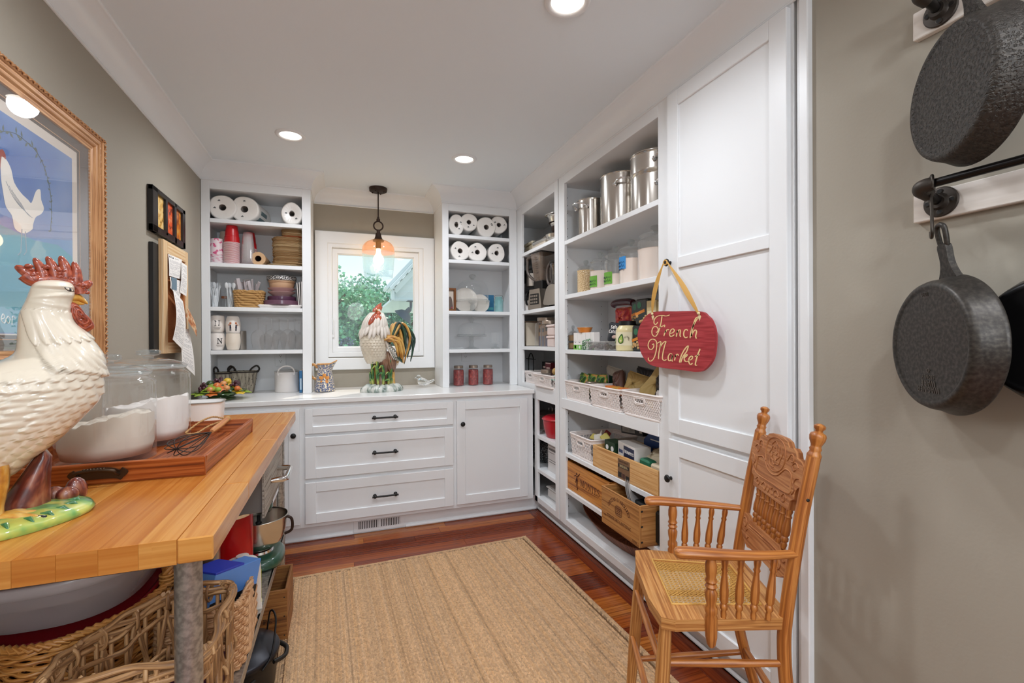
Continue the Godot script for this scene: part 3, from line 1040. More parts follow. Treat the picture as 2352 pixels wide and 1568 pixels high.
func build_table() -> void:
	woodm("maple", ["b87430", "c4813a", "cb8a42", "d2944c", "bf7c36"], Vector2(1.2, 4), 0.24, 12, 18)
	hexm("galv", "9d9a95", 0.42, 0.85)
	M.galv.albedo_texture = noise_tex(0.02, 1, [[0.0, 0.45, 0.55, 1.0], ["8d8982", "a8a49d", "b3afa8", "cac6be"]], 256, 256, 5)
	M.galv.albedo_color = Color.WHITE
	M.galv.uv1_scale = Vector3(11, 11, 1)
	var x0 = -0.858
	var x1 = -0.227
	var z0 = -2.615
	var z1 = -1.0
	var t = thing("work_table", "butcher block work table on galvanised pipe legs along left wall", "table", V((x0 + x1) / 2, 0, (z0 + z1) / 2))
	var c = t.position
	var tones = []
	for k in ["ffffff", "f8ecdc", "fff4e4", "efdcc4", "fbeeda"]:
		var m: StandardMaterial3D = M.maple.duplicate()
		m.albedo_color = Color(k)
		tones.append(m)
	var top = Node3D.new()
	top.name = "tabletop"
	t.add_child(top)
	var rg = RandomNumberGenerator.new()
	rg.seed = 21
	var n = 11
	var w = (x1 - x0) / n
	for i in n:
		var z = z0
		while z < z1 - 0.001:
			var l = rg.randf_range(0.3, 0.85)
			var e = z + l if z1 - (z + l) > 0.2 else z1
			var b = Mb.new()
			b.uo = Vector2(rg.randf() * 2, rg.randf() * 2)
			b.slab(V(x0 + i * w, 0.868, z) - c, V(x0 + (i + 1) * w - 0.0002, 0.914, e - 0.0002) - c, 0.0025 if i == 0 or i == n - 1 else 0.0004)
			part(top, "stave", b, tones[rg.randi() % 5])
			z = e
	for x in [x0 + 0.07, x1 - 0.066]:
		for z in [z0 + 0.1, z1 - 0.1]:
			var b = Mb.new()
			b.lathe(v2([0.0, 0.0, 0.03, 0.0, 0.03, 0.012, 0.024, 0.02, 0.024, 0.8675, 0.0, 0.8675]), 24)
			part(t, "leg", b, M.galv).position = V(x, 0, z) - c
	var b = Mb.new()
	b.slab(V(x0 + 0.02, 0.826, z0 + 0.09) - c, V(x0 + 0.06, 0.867, z1 - 0.09) - c, 0.002)
	b.slab(V(x0 + 0.06, 0.826, z1 - 0.125) - c, V(x1 - 0.07, 0.867, z1 - 0.1) - c, 0.002)
	b.slab(V(x0 + 0.06, 0.826, z0 + 0.1) - c, V(x1 - 0.07, 0.867, z0 + 0.125) - c, 0.002)
	part(t, "apron", b, M.galv)
	b = Mb.new()
	b.slab(V(x0 + 0.03, 0.326, z0 + 0.06) - c, V(-0.27, 0.334, z1 - 0.06) - c, 0.001)
	b.slab(V(-0.278, 0.3, z0 + 0.06) - c, V(-0.27, 0.334, z1 - 0.06) - c, 0.001)
	b.slab(V(x0 + 0.03, 0.3, z1 - 0.068) - c, V(-0.27, 0.334, z1 - 0.06) - c, 0.001)
	part(t, "steel_shelf", b, M.galv)
	# shallow drawer under the top, with a bent handle
	woodm("greywood", ["6b6258", "9b9186", "b0a699", "8d8275", "5c5349"], Vector2(1.6, 6), 0.7, 14, 12)
	b = Mb.new()
	b.slab(V(-0.72, 0.66, -2.34) - c, V(-0.272, 0.82, -1.87) - c, 0.002)
	var d = part(t, "drawer", b, hexm("drawer_metal", "8b847b", 0.5, 0.6))
	part(d, "drawer_front", bx(V(-0.272, 0.645, -2.362) - c, V(-0.262, 0.835, -1.85) - c, 0.002), M.greywood)
	b = Mb.new()
	b.tube([V(-0.262, 0.735, -2.2), V(-0.22, 0.735, -2.195), V(-0.21, 0.735, -2.18), V(-0.21, 0.735, -2.03), V(-0.22, 0.735, -2.015), V(-0.262, 0.735, -2.01)].map(func(q): return q - c), 0.011, 8, false, 1.0)
	part(d, "handle", b, M.chrome)

func rope(p: Array, r: float, turns: float, strands := 3, seg := 6) -> Mb:
	# twisted cord along a path
	var b = Mb.new()
	for s in strands:
		var q = []
		for i in p.size():
			var d: Vector3 = (p[mini(i + 1, p.size() - 1)] - p[maxi(i - 1, 0)]).normalized()
			var x = d.cross(Vector3.UP)
			if x.length() < 0.1:
				x = d.cross(Vector3.RIGHT)
			x = x.normalized()
			var y = d.cross(x)
			var a = TAU * (float(s) / strands + turns * i / p.size())
			q.append(p[i] + (x * cos(a) + y * sin(a)) * r * 0.55)
		b.tube(q, r * 0.58, seg)
	return b

func big_jar(label: String, p: Vector3, r: float, h: float, fill: float, col: String, seedv: int) -> void:
	var t = thing("storage_jar", label, "jar", p)
	var g = glassm("jarglass", Color("dfe8e8"), 0.03)
	part(t, "jar_body", lath(sm2([0.0, 0.004, r * 0.9, 0.003, r * 0.985, 0.014, r, 0.04, r, h * 0.5, r, h * 0.9, r * 0.97, h * 0.96, r * 0.88, h * 0.99, r * 0.85, h * 1.01, r * 0.86, h * 1.05, r * 0.88, h * 1.055], 4), 56, 60), g)
	part(t, "glass_rim", tub(range(40).map(func(k): return V(cos(TAU * k / 40) * r * 0.87, h * 1.05, sin(TAU * k / 40) * r * 0.87)), 0.004, 6, true), glassm("rimglass", Color("cfdcdc"), 0.25))
	var lid = part(t, "lid", lath(sm2([r * 0.78, h * 1.045, r * 0.9, h * 1.05, r * 0.92, h * 1.07, r * 0.89, h * 1.085, r * 0.7, h * 1.13, r * 0.4, h * 1.165, r * 0.2, h * 1.175], 4), 56, 60), glassm("lidglass", Color("98a2a2"), 0.1))
	var kb = Mb.new()
	kb.lathe(sm2([r * 0.12, h * 1.172, r * 0.15, h * 1.2, r * 0.27, h * 1.22, r * 0.3, h * 1.26, r * 0.25, h * 1.285, r * 0.12, h * 1.295, 0.0, h * 1.297], 4), 20, 70)
	part(lid, "knob", kb, glassm("knobglass", Color("9aa6a6"), 0.18))
	# flour: heaped, broken surface inside the glass
	var f = FastNoiseLite.new()
	f.seed = seedv
	f.frequency = 7.0
	f.fractal_octaves = 4
	var P = []
	var R = r * 0.945
	P.append(PackedVector3Array())
	P.append(PackedVector3Array())
	P.append(PackedVector3Array())
	for k in 40:
		var a = TAU * k / 40
		P[0].append(V(0, 0.02, 0))
		P[1].append(V(cos(a) * R * 0.93, 0.02, sin(a) * R * 0.93))
		P[2].append(V(cos(a) * R, 0.05, sin(a) * R))
	for i in 16:
		var q = 1.0 - i / 15.0
		var row = PackedVector3Array()
		for k in 40:
			var a = TAU * k / 40
			var x = cos(a) * R * q
			var z = sin(a) * R * q
			row.append(V(x, fill + 0.018 * f.get_noise_2d(x * 1.6, z * 1.6) + 0.004 * f.get_noise_2d(x * 6, z * 6) + 0.16 * x, z))
		P.append(row)
	var b = Mb.new()
	b.grid(P, true)
	part(t, "flour", b, hexm("flour" + col, col, 0.95))

func build_table_goods() -> void:
	woodm("teak", ["5a2408", "8a3f14", "a2521f", "b06330", "7a3410"], Vector2(2, 7), 0.36, 15, 14)
	hexm("brass_old", "4b3a2c", 0.45, 0.8)
	# serving tray with flared sides and cast handle
	var tp = V(-0.582, 0.9145, -1.777)
	var t = thing("serving_tray", "shallow reddish wooden serving tray holding both flour jars on table", "tray", tp, -1.0)
	var hx = 0.237
	var hz = 0.318
	var b = Mb.new()
	b.slab(V(-hx + 0.006, 0, -hz + 0.006), V(hx - 0.006, 0.009, hz - 0.006), 0.001)
	part(t, "base", b, M.teak)
	for s in [[0, -1], [0, 1], [-1, 0], [1, 0]]:
		b = Mb.new()
		if s[0] == 0:
			b.at(V(0, 0.026, s[1] * (hz - 0.004)), V(s[1] * 7, 0, 0))
			b.box(Vector3.ZERO, V(hx * 2 + 0.006, 0.054, 0.011), 0.002)
		else:
			b.at(V(s[0] * (hx - 0.004), 0.026, 0), V(0, 0, -s[0] * 7))
			b.box(Vector3.ZERO, V(0.011, 0.053, hz * 2 - 0.02), 0.002)
		part(t, "side_board", b, M.teak)
	for s in [-1, 1]:
		var h = Node3D.new()
		h.name = "handle"
		t.add_child(h, true)
		h.position = V(0.01, 0.028, s * (hz + 0.0045))
		h.rotation_degrees = V(7 if s > 0 else -7, 0 if s > 0 else 180, 0)
		b = Mb.new()
		b.prism(PackedVector2Array(sm2([-0.062, 0.0, -0.05, 0.012, -0.045, 0.006, -0.03, 0.013, 0.0, 0.016, 0.03, 0.013, 0.045, 0.006, 0.05, 0.012, 0.062, 0.0, 0.05, -0.014, 0.045, -0.019, 0.03, -0.014, -0.03, -0.014, -0.045, -0.019, -0.05, -0.014], 3, true)), 0.004)
		part(h, "backplate", b, M.brass_old)
		b = Mb.new()
		b.tube(smooth([V(-0.042, -0.004, 0.004), V(-0.04, 0.004, 0.016), V(-0.036, 0.012, 0.02), V(0.0, 0.016, 0.021), V(0.036, 0.012, 0.02), V(0.04, 0.004, 0.016), V(0.042, -0.004, 0.004)], 4), 0.0042, 8)
		for k in 7:
			b.ball(V(-0.02 + k * 0.0066, 0.0185, 0.021), V(0.003, 0.003, 0.003), 8, 5)
		part(h, "grip", b, M.brass_old)
	big_jar("large lidded glass jar of flour nearest the white rooster", V(-0.649, 0.924, -1.69), 0.1155, 0.243, 0.125, "dcd0c0", 3)
	big_jar("large lidded glass jar of white sugar farther back in the tray", V(-0.63, 0.924, -1.9365), 0.121, 0.25, 0.142, "efe7e0", 9)
	# whisk
	var w = thing("whisk", "black wire balloon whisk with wooden handle and jute loop in tray", "whisk", V(-0.435, 0.955, -1.9))
	var a = V(0.0, 0.0, 0.0)
	var dir = V(-0.035, -0.004, 0.245)
	var up = V(0, 1, 0)
	var sd = dir.cross(up).normalized()
	b = Mb.new()
	for k in 5:
		var ang = PI * k / 5.0
		var u = sd * cos(ang) + up * sin(ang) * 0.62
		var pts = []
		for i in 25:
			var q = i / 24.0 * 2.0 - 1.0
			var al = 1.0 - pow(absf(q), 2.4)
			var wd = sin(PI * clampf((1.0 - absf(q)) / 1.0, 0, 1) * 0.5) * (1.0 - 0.35 * (1.0 - absf(q))) * signf(q) if absf(q) > 0.001 else 0.0
			var rr = signf(q) * pow(sin(PI * pow(absf(q), 0.8)), 0.9) if absf(q) < 0.999 else 0.0
			pts.append(a + dir * (1.0 - absf(q) * absf(q)) + u * rr * 0.044)
		b.tube(pts, 0.0014, 6)
	part(w, "wires", b, M.black)
	b = Mb.new()
	b.tube(smooth([a - dir * 0.02, a - dir * 0.1 + V(0, 0.003, 0), a - dir * 0.3 + V(0, 0.008, 0), a - dir * 0.55 + V(0, 0.018, 0)], 4), [0.007, 0.0085, 0.0095, 0.0105, 0.011, 0.0112, 0.0113, 0.0114, 0.0114, 0.0112, 0.011, 0.0105, 0.0095], 12)
	part(w, "handle", b, woodm("beech", ["9a5a30", "b4713f", "c4834c", "cf9158", "a8653a"], Vector2(3, 8), 0.5, 17))
	b = rope(smooth([a - dir * 0.55 + V(0, 0.02, 0), V(-0.03, 0.03, -0.165), V(-0.06, 0.022, -0.13), V(-0.075, 0.008, -0.05), V(-0.07, 0.004, 0.02), V(-0.05, -0.004, -0.02), V(-0.03, 0.006, -0.1), a - dir * 0.53 + V(-0.006, 0.018, 0)], 8), 0.004, 26, 3, 5)
	b.ball(a - dir * 0.58 + V(0, 0.02, 0), V(0.012, 0.011, 0.012), 10, 7)
	part(w, "jute_loop", b, hexm("twine", "b58a58", 0.95))
	# enamel loaf pan
	var e = thing("loaf_pan", "white enamel loaf pan on the table behind the wooden tray", "pan", V(-0.61, 0.9145, -2.4), 3)
	var P = []
	for q in [[0.92, 0.0], [0.95, 0.006], [1.0, 0.085], [1.0, 0.09], [1.035, 0.092], [1.035, 0.095], [0.97, 0.095], [0.92, 0.01], [0.0, 0.008]]:
		var row = PackedVector3Array()
		for k in 48:
			var an = TAU * k / 48
			var x = signf(cos(an)) * pow(absf(cos(an)), 0.45) * 0.108 * q[0]
			var z = signf(sin(an)) * pow(absf(sin(an)), 0.45) * 0.075 * q[0]
			row.append(V(x, q[1], z))
		P.append(row)
	b = Mb.new()
	b.grid(P, true)
	part(e, "body", b, hexm("enamel", "efece9", 0.22))
	b = Mb.new()
	var rim = []
	for k in 48:
		var an = TAU * k / 48
		rim.append(V(signf(cos(an)) * pow(absf(cos(an)), 0.45) * 0.111, 0.0945, signf(sin(an)) * pow(absf(sin(an)), 0.45) * 0.078))
	b.tube(rim, 0.0026, 6, true)
	part(e, "rim", b, hexm("rim_grey", "8f887f", 0.4))

func puff(b: Mb, poly: Array, thick: float, rings := 5, wob := 0.0) -> void:
	# a pillow on a star-shaped outline in XY, bulging to both sides in z
	var c = Vector2.ZERO
	for p in poly:
		c += p
	c /= poly.size()
	for side in [1.0, -1.0]:
		var P = []
		for i in rings + 1:
			var s = sin(PI / 2 * (1.0 - float(i) / rings))
			var h = cos(PI / 2 * (1.0 - float(i) / rings))
			var row = PackedVector3Array()
			for k in poly.size():
				var q: Vector2 = c + (poly[k] - c) * s
				row.append(V(q.x, q.y, side * thick * h * (1.0 + wob * sin(k * 1.7 + i * 2.1))))
			P.append(row)
		b.grid(P, true, side < 0)

func slices(rows: Array, seg: int, pw := 2.2) -> Array:
	# rows of [y, xl, xr, half width, (z shift)] -> rings, smoothed
	var P = []
	for r in rows:
		var row = PackedVector3Array()
		var cx: float = (r[1] + r[2]) / 2
		var rx: float = (r[2] - r[1]) / 2
		for k in seg:
			var a = TAU * k / seg
			var ca = cos(a)
			var sa = sin(a)
			row.append(V(cx + signf(ca) * pow(absf(ca), 2.0 / pw) * rx, r[0], signf(sa) * pow(absf(sa), 2.0 / pw) * r[3] + (r[4] if r.size() > 4 else 0.0)))
		P.append(row)
	return P

func dense(rows: Array, n: int) -> Array:
	# resample [y, ...] rows smoothly
	var o = []
	var N = rows.size()
	for i in n:
		var t = float(i) / (n - 1) * (N - 1)
		var k = mini(int(t), N - 2)
		var f = t - k
		var r = []
		for j in rows[0].size():
			r.append(cubic_interpolate(rows[k][j], rows[k + 1][j], rows[maxi(k - 1, 0)][j], rows[mini(k + 2, N - 1)][j], f))
		o.append(r)
	return o

func relief(P: Array, feathers: Array) -> void:
	# raise overlapping feathers on the rings: each [x, y, length, half width, angle, lift]; tip towards the angle
	for i in P.size():
		var row: PackedVector3Array = P[i]
		var cx = 0.0
		for q in row:
			cx += q.x
		cx /= row.size()
		for j in row.size():
			var q: Vector3 = row[j]
			var best = 0.0
			for f in feathers:
				var dx: float = q.x - f[0]
				var dy: float = q.y - f[1]
				if absf(dx) > f[2] + f[3] or absf(dy) > f[2] + f[3]:
					continue
				var u: float = (dx * f[6] + dy * f[7]) / f[2]
				var v: float = (-dx * f[7] + dy * f[6]) / f[3]
				if u < 0.0 or u > 1.0 or absf(v) > 1.0:
					continue
				var e = 1.0 if u < 0.55 else sqrt(maxf(0.0, 1.0 - pow((u - 0.55) / 0.45, 2.0)))
				if absf(v) > e:
					continue
				var h: float = f[5] * 1.35 * (0.25 + 0.75 * u) * pow(maxf(0.0, 1.0 - pow(v / maxf(e, 0.01), 2.0)), 0.4)
				best = maxf(best, h)
			var nrm = V(q.x - cx, 0, q.z)
			if nrm.length() > 0.001:
				row[j] = q + nrm.normalized() * best
		P[i] = row

func fth(a: Array, x: float, y: float, l: float, w: float, ang: float, lift: float) -> void:
	a.append([x, y, l, w, ang, lift, cos(deg_to_rad(ang)), sin(deg_to_rad(ang))])

func build_rooster_large() -> void:
	var glaze = {"clearcoat_enabled": true, "clearcoat": 1.0, "clearcoat_roughness": 0.06}
	var white = mk("glaze_white", Color("e8dcc8"), 0.35, 0, glaze)
	var red = mk("glaze_red", Color.WHITE, 0.35, 0, glaze.merged({"albedo_texture": noise_tex(0.02, 1, [[0.0, 0.4, 0.7, 1.0], ["6e2416", "9c4026", "b0502f", "c0603c"]], 256, 256, 41), "uv1_scale": Vector3(14, 14, 1)}))
	var brown = mk("glaze_brown", Color.WHITE, 0.35, 0, glaze.merged({"albedo_texture": noise_tex(0.015, 3, [[0.0, 0.45, 0.7, 1.0], ["3c1210", "5c2018", "8c4a34", "b07a58"]], 256, 256, 42), "uv1_scale": Vector3(9, 9, 1)}))
	var green = mk("glaze_green", Color.WHITE, 0.35, 0, glaze.merged({"albedo_texture": noise_tex(0.012, 2, [[0.0, 0.35, 0.5, 0.65, 1.0], ["2c6a3e", "5c9a50", "8fb45a", "b9c45a", "d8c860"]], 256, 256, 43), "uv1_scale": Vector3(5, 5, 1)}))
	var yellow = mk("glaze_yellow", Color.WHITE, 0.35, 0, glaze.merged({"albedo_texture": noise_tex(0.02, 2, [[0.0, 0.5, 1.0], ["b06a18", "d89a3a", "ecc878"]], 256, 256, 44), "uv1_scale": Vector3(9, 9, 1)}))
	var t = thing("rooster_figurine", "large white glazed ceramic rooster with rust red comb on butcher block table", "figurine", V(-0.604, 0.9145, -1.226), 26.2)
	var rows = [[0.489, 0.038, 0.05, 0.004], [0.4868, 0.026, 0.062, 0.016], [0.4797, 0.011, 0.0719, 0.027], [0.4608, 0.004, 0.0733, 0.034], [0.4432, -0.001, 0.069, 0.037], [0.4165, -0.0098, 0.068, 0.041], [0.3978, -0.012, 0.072, 0.046], [0.3712, -0.013, 0.0945, 0.054], [0.3556, -0.0137, 0.1032, 0.06], [0.334, -0.02, 0.112, 0.068], [0.3163, -0.05, 0.1145, 0.078], [0.29, -0.105, 0.1186, 0.09], [0.265, -0.135, 0.1179, 0.096], [0.2325, -0.15, 0.1114, 0.098], [0.2, -0.15, 0.0873, 0.094], [0.18, -0.143, 0.0707, 0.087], [0.162, -0.132, 0.0544, 0.079], [0.1428, -0.118, 0.0354, 0.068], [0.125, -0.1, 0.012, 0.056], [0.105, -0.08, -0.006, 0.042], [0.0957, -0.07, -0.016, 0.03], [0.088, -0.055, -0.03, 0.01]]
	rows.reverse()
	var P = slices(dense(rows, 230), 150)
	var F = []
	# neck hackles sweeping forward and down, breast scales, round shoulder scales, layered wing
	for k in 9:
		fth(F, 0.0 + k * 0.009, 0.425 - k * 0.001, 0.075, 0.0085, -78 + k * 5, 0.006)
	for k in 10:
		fth(F, 0.012 + k * 0.0095, 0.375 - 0.0015 * k, 0.085, 0.0095, -68 + k * 3.5, 0.0075)
	for k in 7:
		fth(F, 0.03 + k * 0.012, 0.335 - k * 0.001, 0.05, 0.0095, -44 - k * 4, 0.008)
	for r in 2:
		for k in 12:
			fth(F, -0.12 + k * 0.0195 + r * 0.009, 0.302 - r * 0.017, 0.022, 0.0115, -82, 0.006)
	for r in 7:
		for k in 4:
			fth(F, 0.058 - k * 0.042 + (0.012 if r % 2 else 0.0) - r * 0.004, 0.268 - r * 0.0125, 0.046, 0.0072, 184, 0.0058)
	for r in 6:
		for k in 4:
			fth(F, 0.112 - k * 0.018 - r * 0.011, 0.27 - r * 0.016, 0.026, 0.0105, -98 - r * 8, 0.0055)
	for r in 5:
		for k in 7:
			fth(F, 0.05 - k * 0.022 - r * 0.012, 0.182 - r * 0.014, 0.026, 0.0115, 196, 0.004)
	relief(P, F)
	# brow and cheek folds
	for i in P.size():
		var row: PackedVector3Array = P[i]
		for j in row.size():
			var q = row[j]
			if q.y > 0.42 and q.y < 0.482:
				var f = 0.0035 * exp(-pow((q.y - 0.474) / 0.004, 2)) + 0.0025 * exp(-pow((q.y - 0.452 - 0.12 * (q.x - 0.03)) / 0.004, 2)) - 0.003 * exp(-pow((q.y - 0.466) / 0.004, 2)) + 0.002 * exp(-pow((q.y - 0.432 + 0.2 * (q.x - 0.05)) / 0.004, 2))
				row[j] = q + V(0, 0, signf(q.z) * f * clampf(absf(q.z) / 0.02, 0, 1))
		P[i] = row
	var b = Mb.new()
	b.grid(P, true, true)
	# tail
	for k in 7:
		var a = deg_to_rad(100 + k * 14)
		b.tube(smooth([V(-0.11, 0.24, 0), V(-0.15 + cos(a) * 0.05, 0.26 + sin(a) * 0.07, 0.012 * (k % 3 - 1)), V(-0.16 + cos(a) * 0.11 - 0.02, 0.27 + sin(a) * 0.12, 0.015 * (k % 3 - 1)), V(-0.2 + cos(a) * 0.13, 0.25 + sin(a) * 0.12, 0.012 * (k % 3 - 1))], 5), [0.012, 0.015, 0.018, 0.02, 0.021, 0.022, 0.022, 0.022, 0.021, 0.02, 0.019, 0.017, 0.015, 0.012, 0.008, 0.004], 10)
	part(t, "body", b, white)
	# comb: leaning lobes on a beaded ridge
	b = Mb.new()
	for l in [[-0.0141, 0.5121, 0.014, 0.488, 0.011, 0.016], [0.0125, 0.531, 0.026, 0.492, 0.0095, 0.017], [0.031, 0.5365, 0.044, 0.495, 0.0095, 0.017], [0.051, 0.54, 0.06, 0.495, 0.0105, 0.017], [0.0715, 0.5305, 0.075, 0.488, 0.0095, 0.016], [0.0995, 0.4915, 0.079, 0.474, 0.0095, 0.016]]:
		var r: float = l[4]
		b.tube(smooth([V(l[2], l[3] - 0.012, 0), V(l[2], l[3], 0), V(lerpf(l[2], l[0], 0.5) + 0.002, lerpf(l[3], l[1], 0.5), 0), V(l[0], l[1], 0)], 5), [r * 0.9, r, r * 1.1, r * 1.15, r * 1.2, r * 1.2, r * 1.2, r * 1.15, r * 1.1, r, r * 0.95, r * 0.88, r * 0.78, r * 0.65, r * 0.5, r * 0.25], 12)
	b.tube(smooth([V(-0.002, 0.495, 0), V(0.012, 0.484, 0), V(0.03, 0.488, 0), V(0.05, 0.49, 0), V(0.068, 0.484, 0), V(0.08, 0.472, 0), V(0.083, 0.462, 0)], 5), 0.0125, 14)
	var rg = RandomNumberGenerator.new()
	rg.seed = 3
	for k in 70:
		var x = rg.randf_range(0.0, 0.092)
		var y = 0.489 + rg.randf_range(-0.008, 0.026) * (1.0 if x < 0.07 else 0.4) - maxf(0.0, x - 0.066) * 0.9
		var s = 1.0 if k % 2 else -1.0
		b.ball(V(x, y, s * rg.randf_range(0.006, 0.0105)), V(0.0055, 0.0042, 0.0042) * rg.randf_range(0.8, 1.3), 8, 6)
	part(t, "comb", b, red)
	b = Mb.new()
	var wp = sm2([0.0664, 0.4432, 0.0775, 0.44, 0.0888, 0.4213, 0.1032, 0.4024, 0.1061, 0.3927, 0.1032, 0.3868, 0.0917, 0.3789, 0.0803, 0.3846, 0.0692, 0.4034, 0.063, 0.4203, 0.063, 0.4317], 3, true)
	for s in [1, -1]:
		b.at(V(0, 0, s * 0.024), V(0, s * 12, 0))
		puff(b, wp, 0.011, 8, 0.1)
		var cen = V(0.082, 0.412, 0.0)
		for q in [0.45, 0.72]:
			var ring = []
			for p in wp:
				ring.append(V(cen.x + (p.x - cen.x) * q, cen.y + (p.y - cen.y) * q, s * 0.011 * sqrt(1.0 - q * q)))
			b.tube(ring, 0.0022, 6, true)
	part(t, "wattle", b, red)
	b = Mb.new()
	b.tube(smooth([V(0.064, 0.453, 0), V(0.076, 0.4535, 0), V(0.086, 0.4475, 0), V(0.0935, 0.4415, 0)], 4), [0.0125, 0.0118, 0.011, 0.01, 0.0092, 0.0085, 0.0076, 0.0066, 0.0056, 0.0045, 0.0034, 0.002, 0.0008], 12)
	b.tube([V(0.066, 0.445, 0), V(0.078, 0.443, 0), V(0.088, 0.4405, 0)], [0.009, 0.006, 0.0015], 10)
	part(t, "beak", b, yellow)
	for s in [1, -1]:
		var e = Node3D.new()
		e.name = "eye"
		t.add_child(e, true)
		e.position = V(0.0632, 0.4675, s * 0.0332)
		e.rotation_degrees.y = 14 * s
		b = Mb.new()
		puff(b, sm2([-0.0085, 0.004, -0.002, 0.0042, 0.003, 0.002, 0.008, -0.0032, 0.002, -0.0045, -0.004, -0.002], 3, true), 0.0022)
		part(e, "outline", b, mk("glaze_black", Color("141010"), 0.3, 0, glaze))
		b = Mb.new()
		b.at(V(0, 0, s * 0.0007))
		puff(b, sm2([-0.007, 0.0033, -0.002, 0.0033, 0.0026, 0.0012, 0.0062, -0.0025, 0.002, -0.0034, -0.0035, -0.0012], 3, true), 0.0021)
		part(e, "white", b, white)
		b = Mb.new()
		b.ball(V(0.0005, -0.0002, s * 0.0018), V(0.0024, 0.0034, 0.0015), 10, 8)
		part(e, "pupil", b, M.glaze_black)
	# stump, thighs and feet on the grassy base
	b = Mb.new()
	P = []
	for r in [[0.0, 0.034, 1.0], [0.04, 0.0345, 1.0], [0.08, 0.035, 0.86], [0.122, 0.037, 0.72], [0.137, 0.029, 0.5]]:
		var row = PackedVector3Array()
		for k in 20:
			var a = TAU * k / 20
			var xl = lerpf(-0.045, 0.02, clampf((r[0] - 0.03) / 0.11, 0, 1))
			row.append(V((xl + r[1]) / 2 + cos(a) * (r[1] - xl) / 2 * (1.0 + 0.05 * sin(k * 2.3)), r[0], sin(a) * 0.035 * r[2]))
		P.append(row)
	b.grid(P, true, true)
	for q in [[0.04, 0.02, 0.0], [0.06, 0.018, 0.012], [0.075, 0.03, -0.012]]:
		b.ball(V(q[0], 0.03, q[2] - 0.03), V(0.02, q[1], 0.014), 10, 8)
	part(t, "stump", b, brown)
	for s in [1, -1]:
		b = Mb.new()
		b.tube(smooth([V(-0.055, 0.12, s * 0.045), V(-0.05, 0.08, s * 0.05), V(-0.045, 0.045, s * 0.055), V(-0.042, 0.024, s * 0.058)], 4), [0.034, 0.033, 0.031, 0.029, 0.027, 0.024, 0.021, 0.018, 0.0155, 0.0145, 0.014, 0.014, 0.015], 14)
		for a in [-34, -6, 24]:
			var d = V(cos(deg_to_rad(a)), 0, sin(deg_to_rad(a)) * s)
			var p0 = V(-0.042, 0.026, s * 0.058)
			b.tube(smooth([p0, p0 + d * 0.03 + V(0, -0.002, 0), p0 + d * 0.062 + V(0, -0.008, 0)], 4), [0.0115, 0.011, 0.0105, 0.01, 0.0105, 0.0095, 0.009, 0.008, 0.006], 10)
		var lg = part(t, "leg", b, yellow)
		b = Mb.new()
		for a in [-34, -6, 24]:
			var d = V(cos(deg_to_rad(a)), 0, sin(deg_to_rad(a)) * s)
			var p0 = V(-0.042, 0.017, s * 0.058) + d * 0.062
			b.tube([p0, p0 + d * 0.01, p0 + d * 0.02 + V(0, -0.006, 0)], [0.0075, 0.0062, 0.001], 8)
		part(lg, "claw", b, M.glaze_black)
	P = []
	var f = FastNoiseLite.new()
	f.seed = 6
	f.frequency = 26.0
	for r in [[1.0, 0.0], [1.03, 0.008], [0.99, 0.017], [0.9, 0.023], [0.75, 0.027], [0.55, 0.029], [0.3, 0.03], [0.0, 0.03]]:
		var row = PackedVector3Array()
		for k in 72:
			var a = TAU * k / 72
			var rx: float = (0.154 if cos(a) > 0 else 0.13) * r[0]
			var x = -0.062 + cos(a) * rx * (1.0 + 0.05 * sin(a * 3 + 1))
			var z = sin(a) * 0.122 * r[0]
			row.append(V(x, r[1] + (0.004 * f.get_noise_2d(x, z * 0.35) if r[1] > 0 else 0.0), z))
		P.append(row)
	b = Mb.new()
	b.grid(P, true, true)
	for k in 26:
		var a = TAU * k / 26 + 0.1
		var q = V(-0.062 + cos(a) * 0.118, 0.022, sin(a) * 0.1)
		b.tube([q, q + V(cos(a) * 0.018, 0.003, sin(a) * 0.012), q + V(cos(a) * 0.032, -0.008, sin(a) * 0.02)], [0.004, 0.0045, 0.001], 6)
	part(t, "grass_base", b, green)

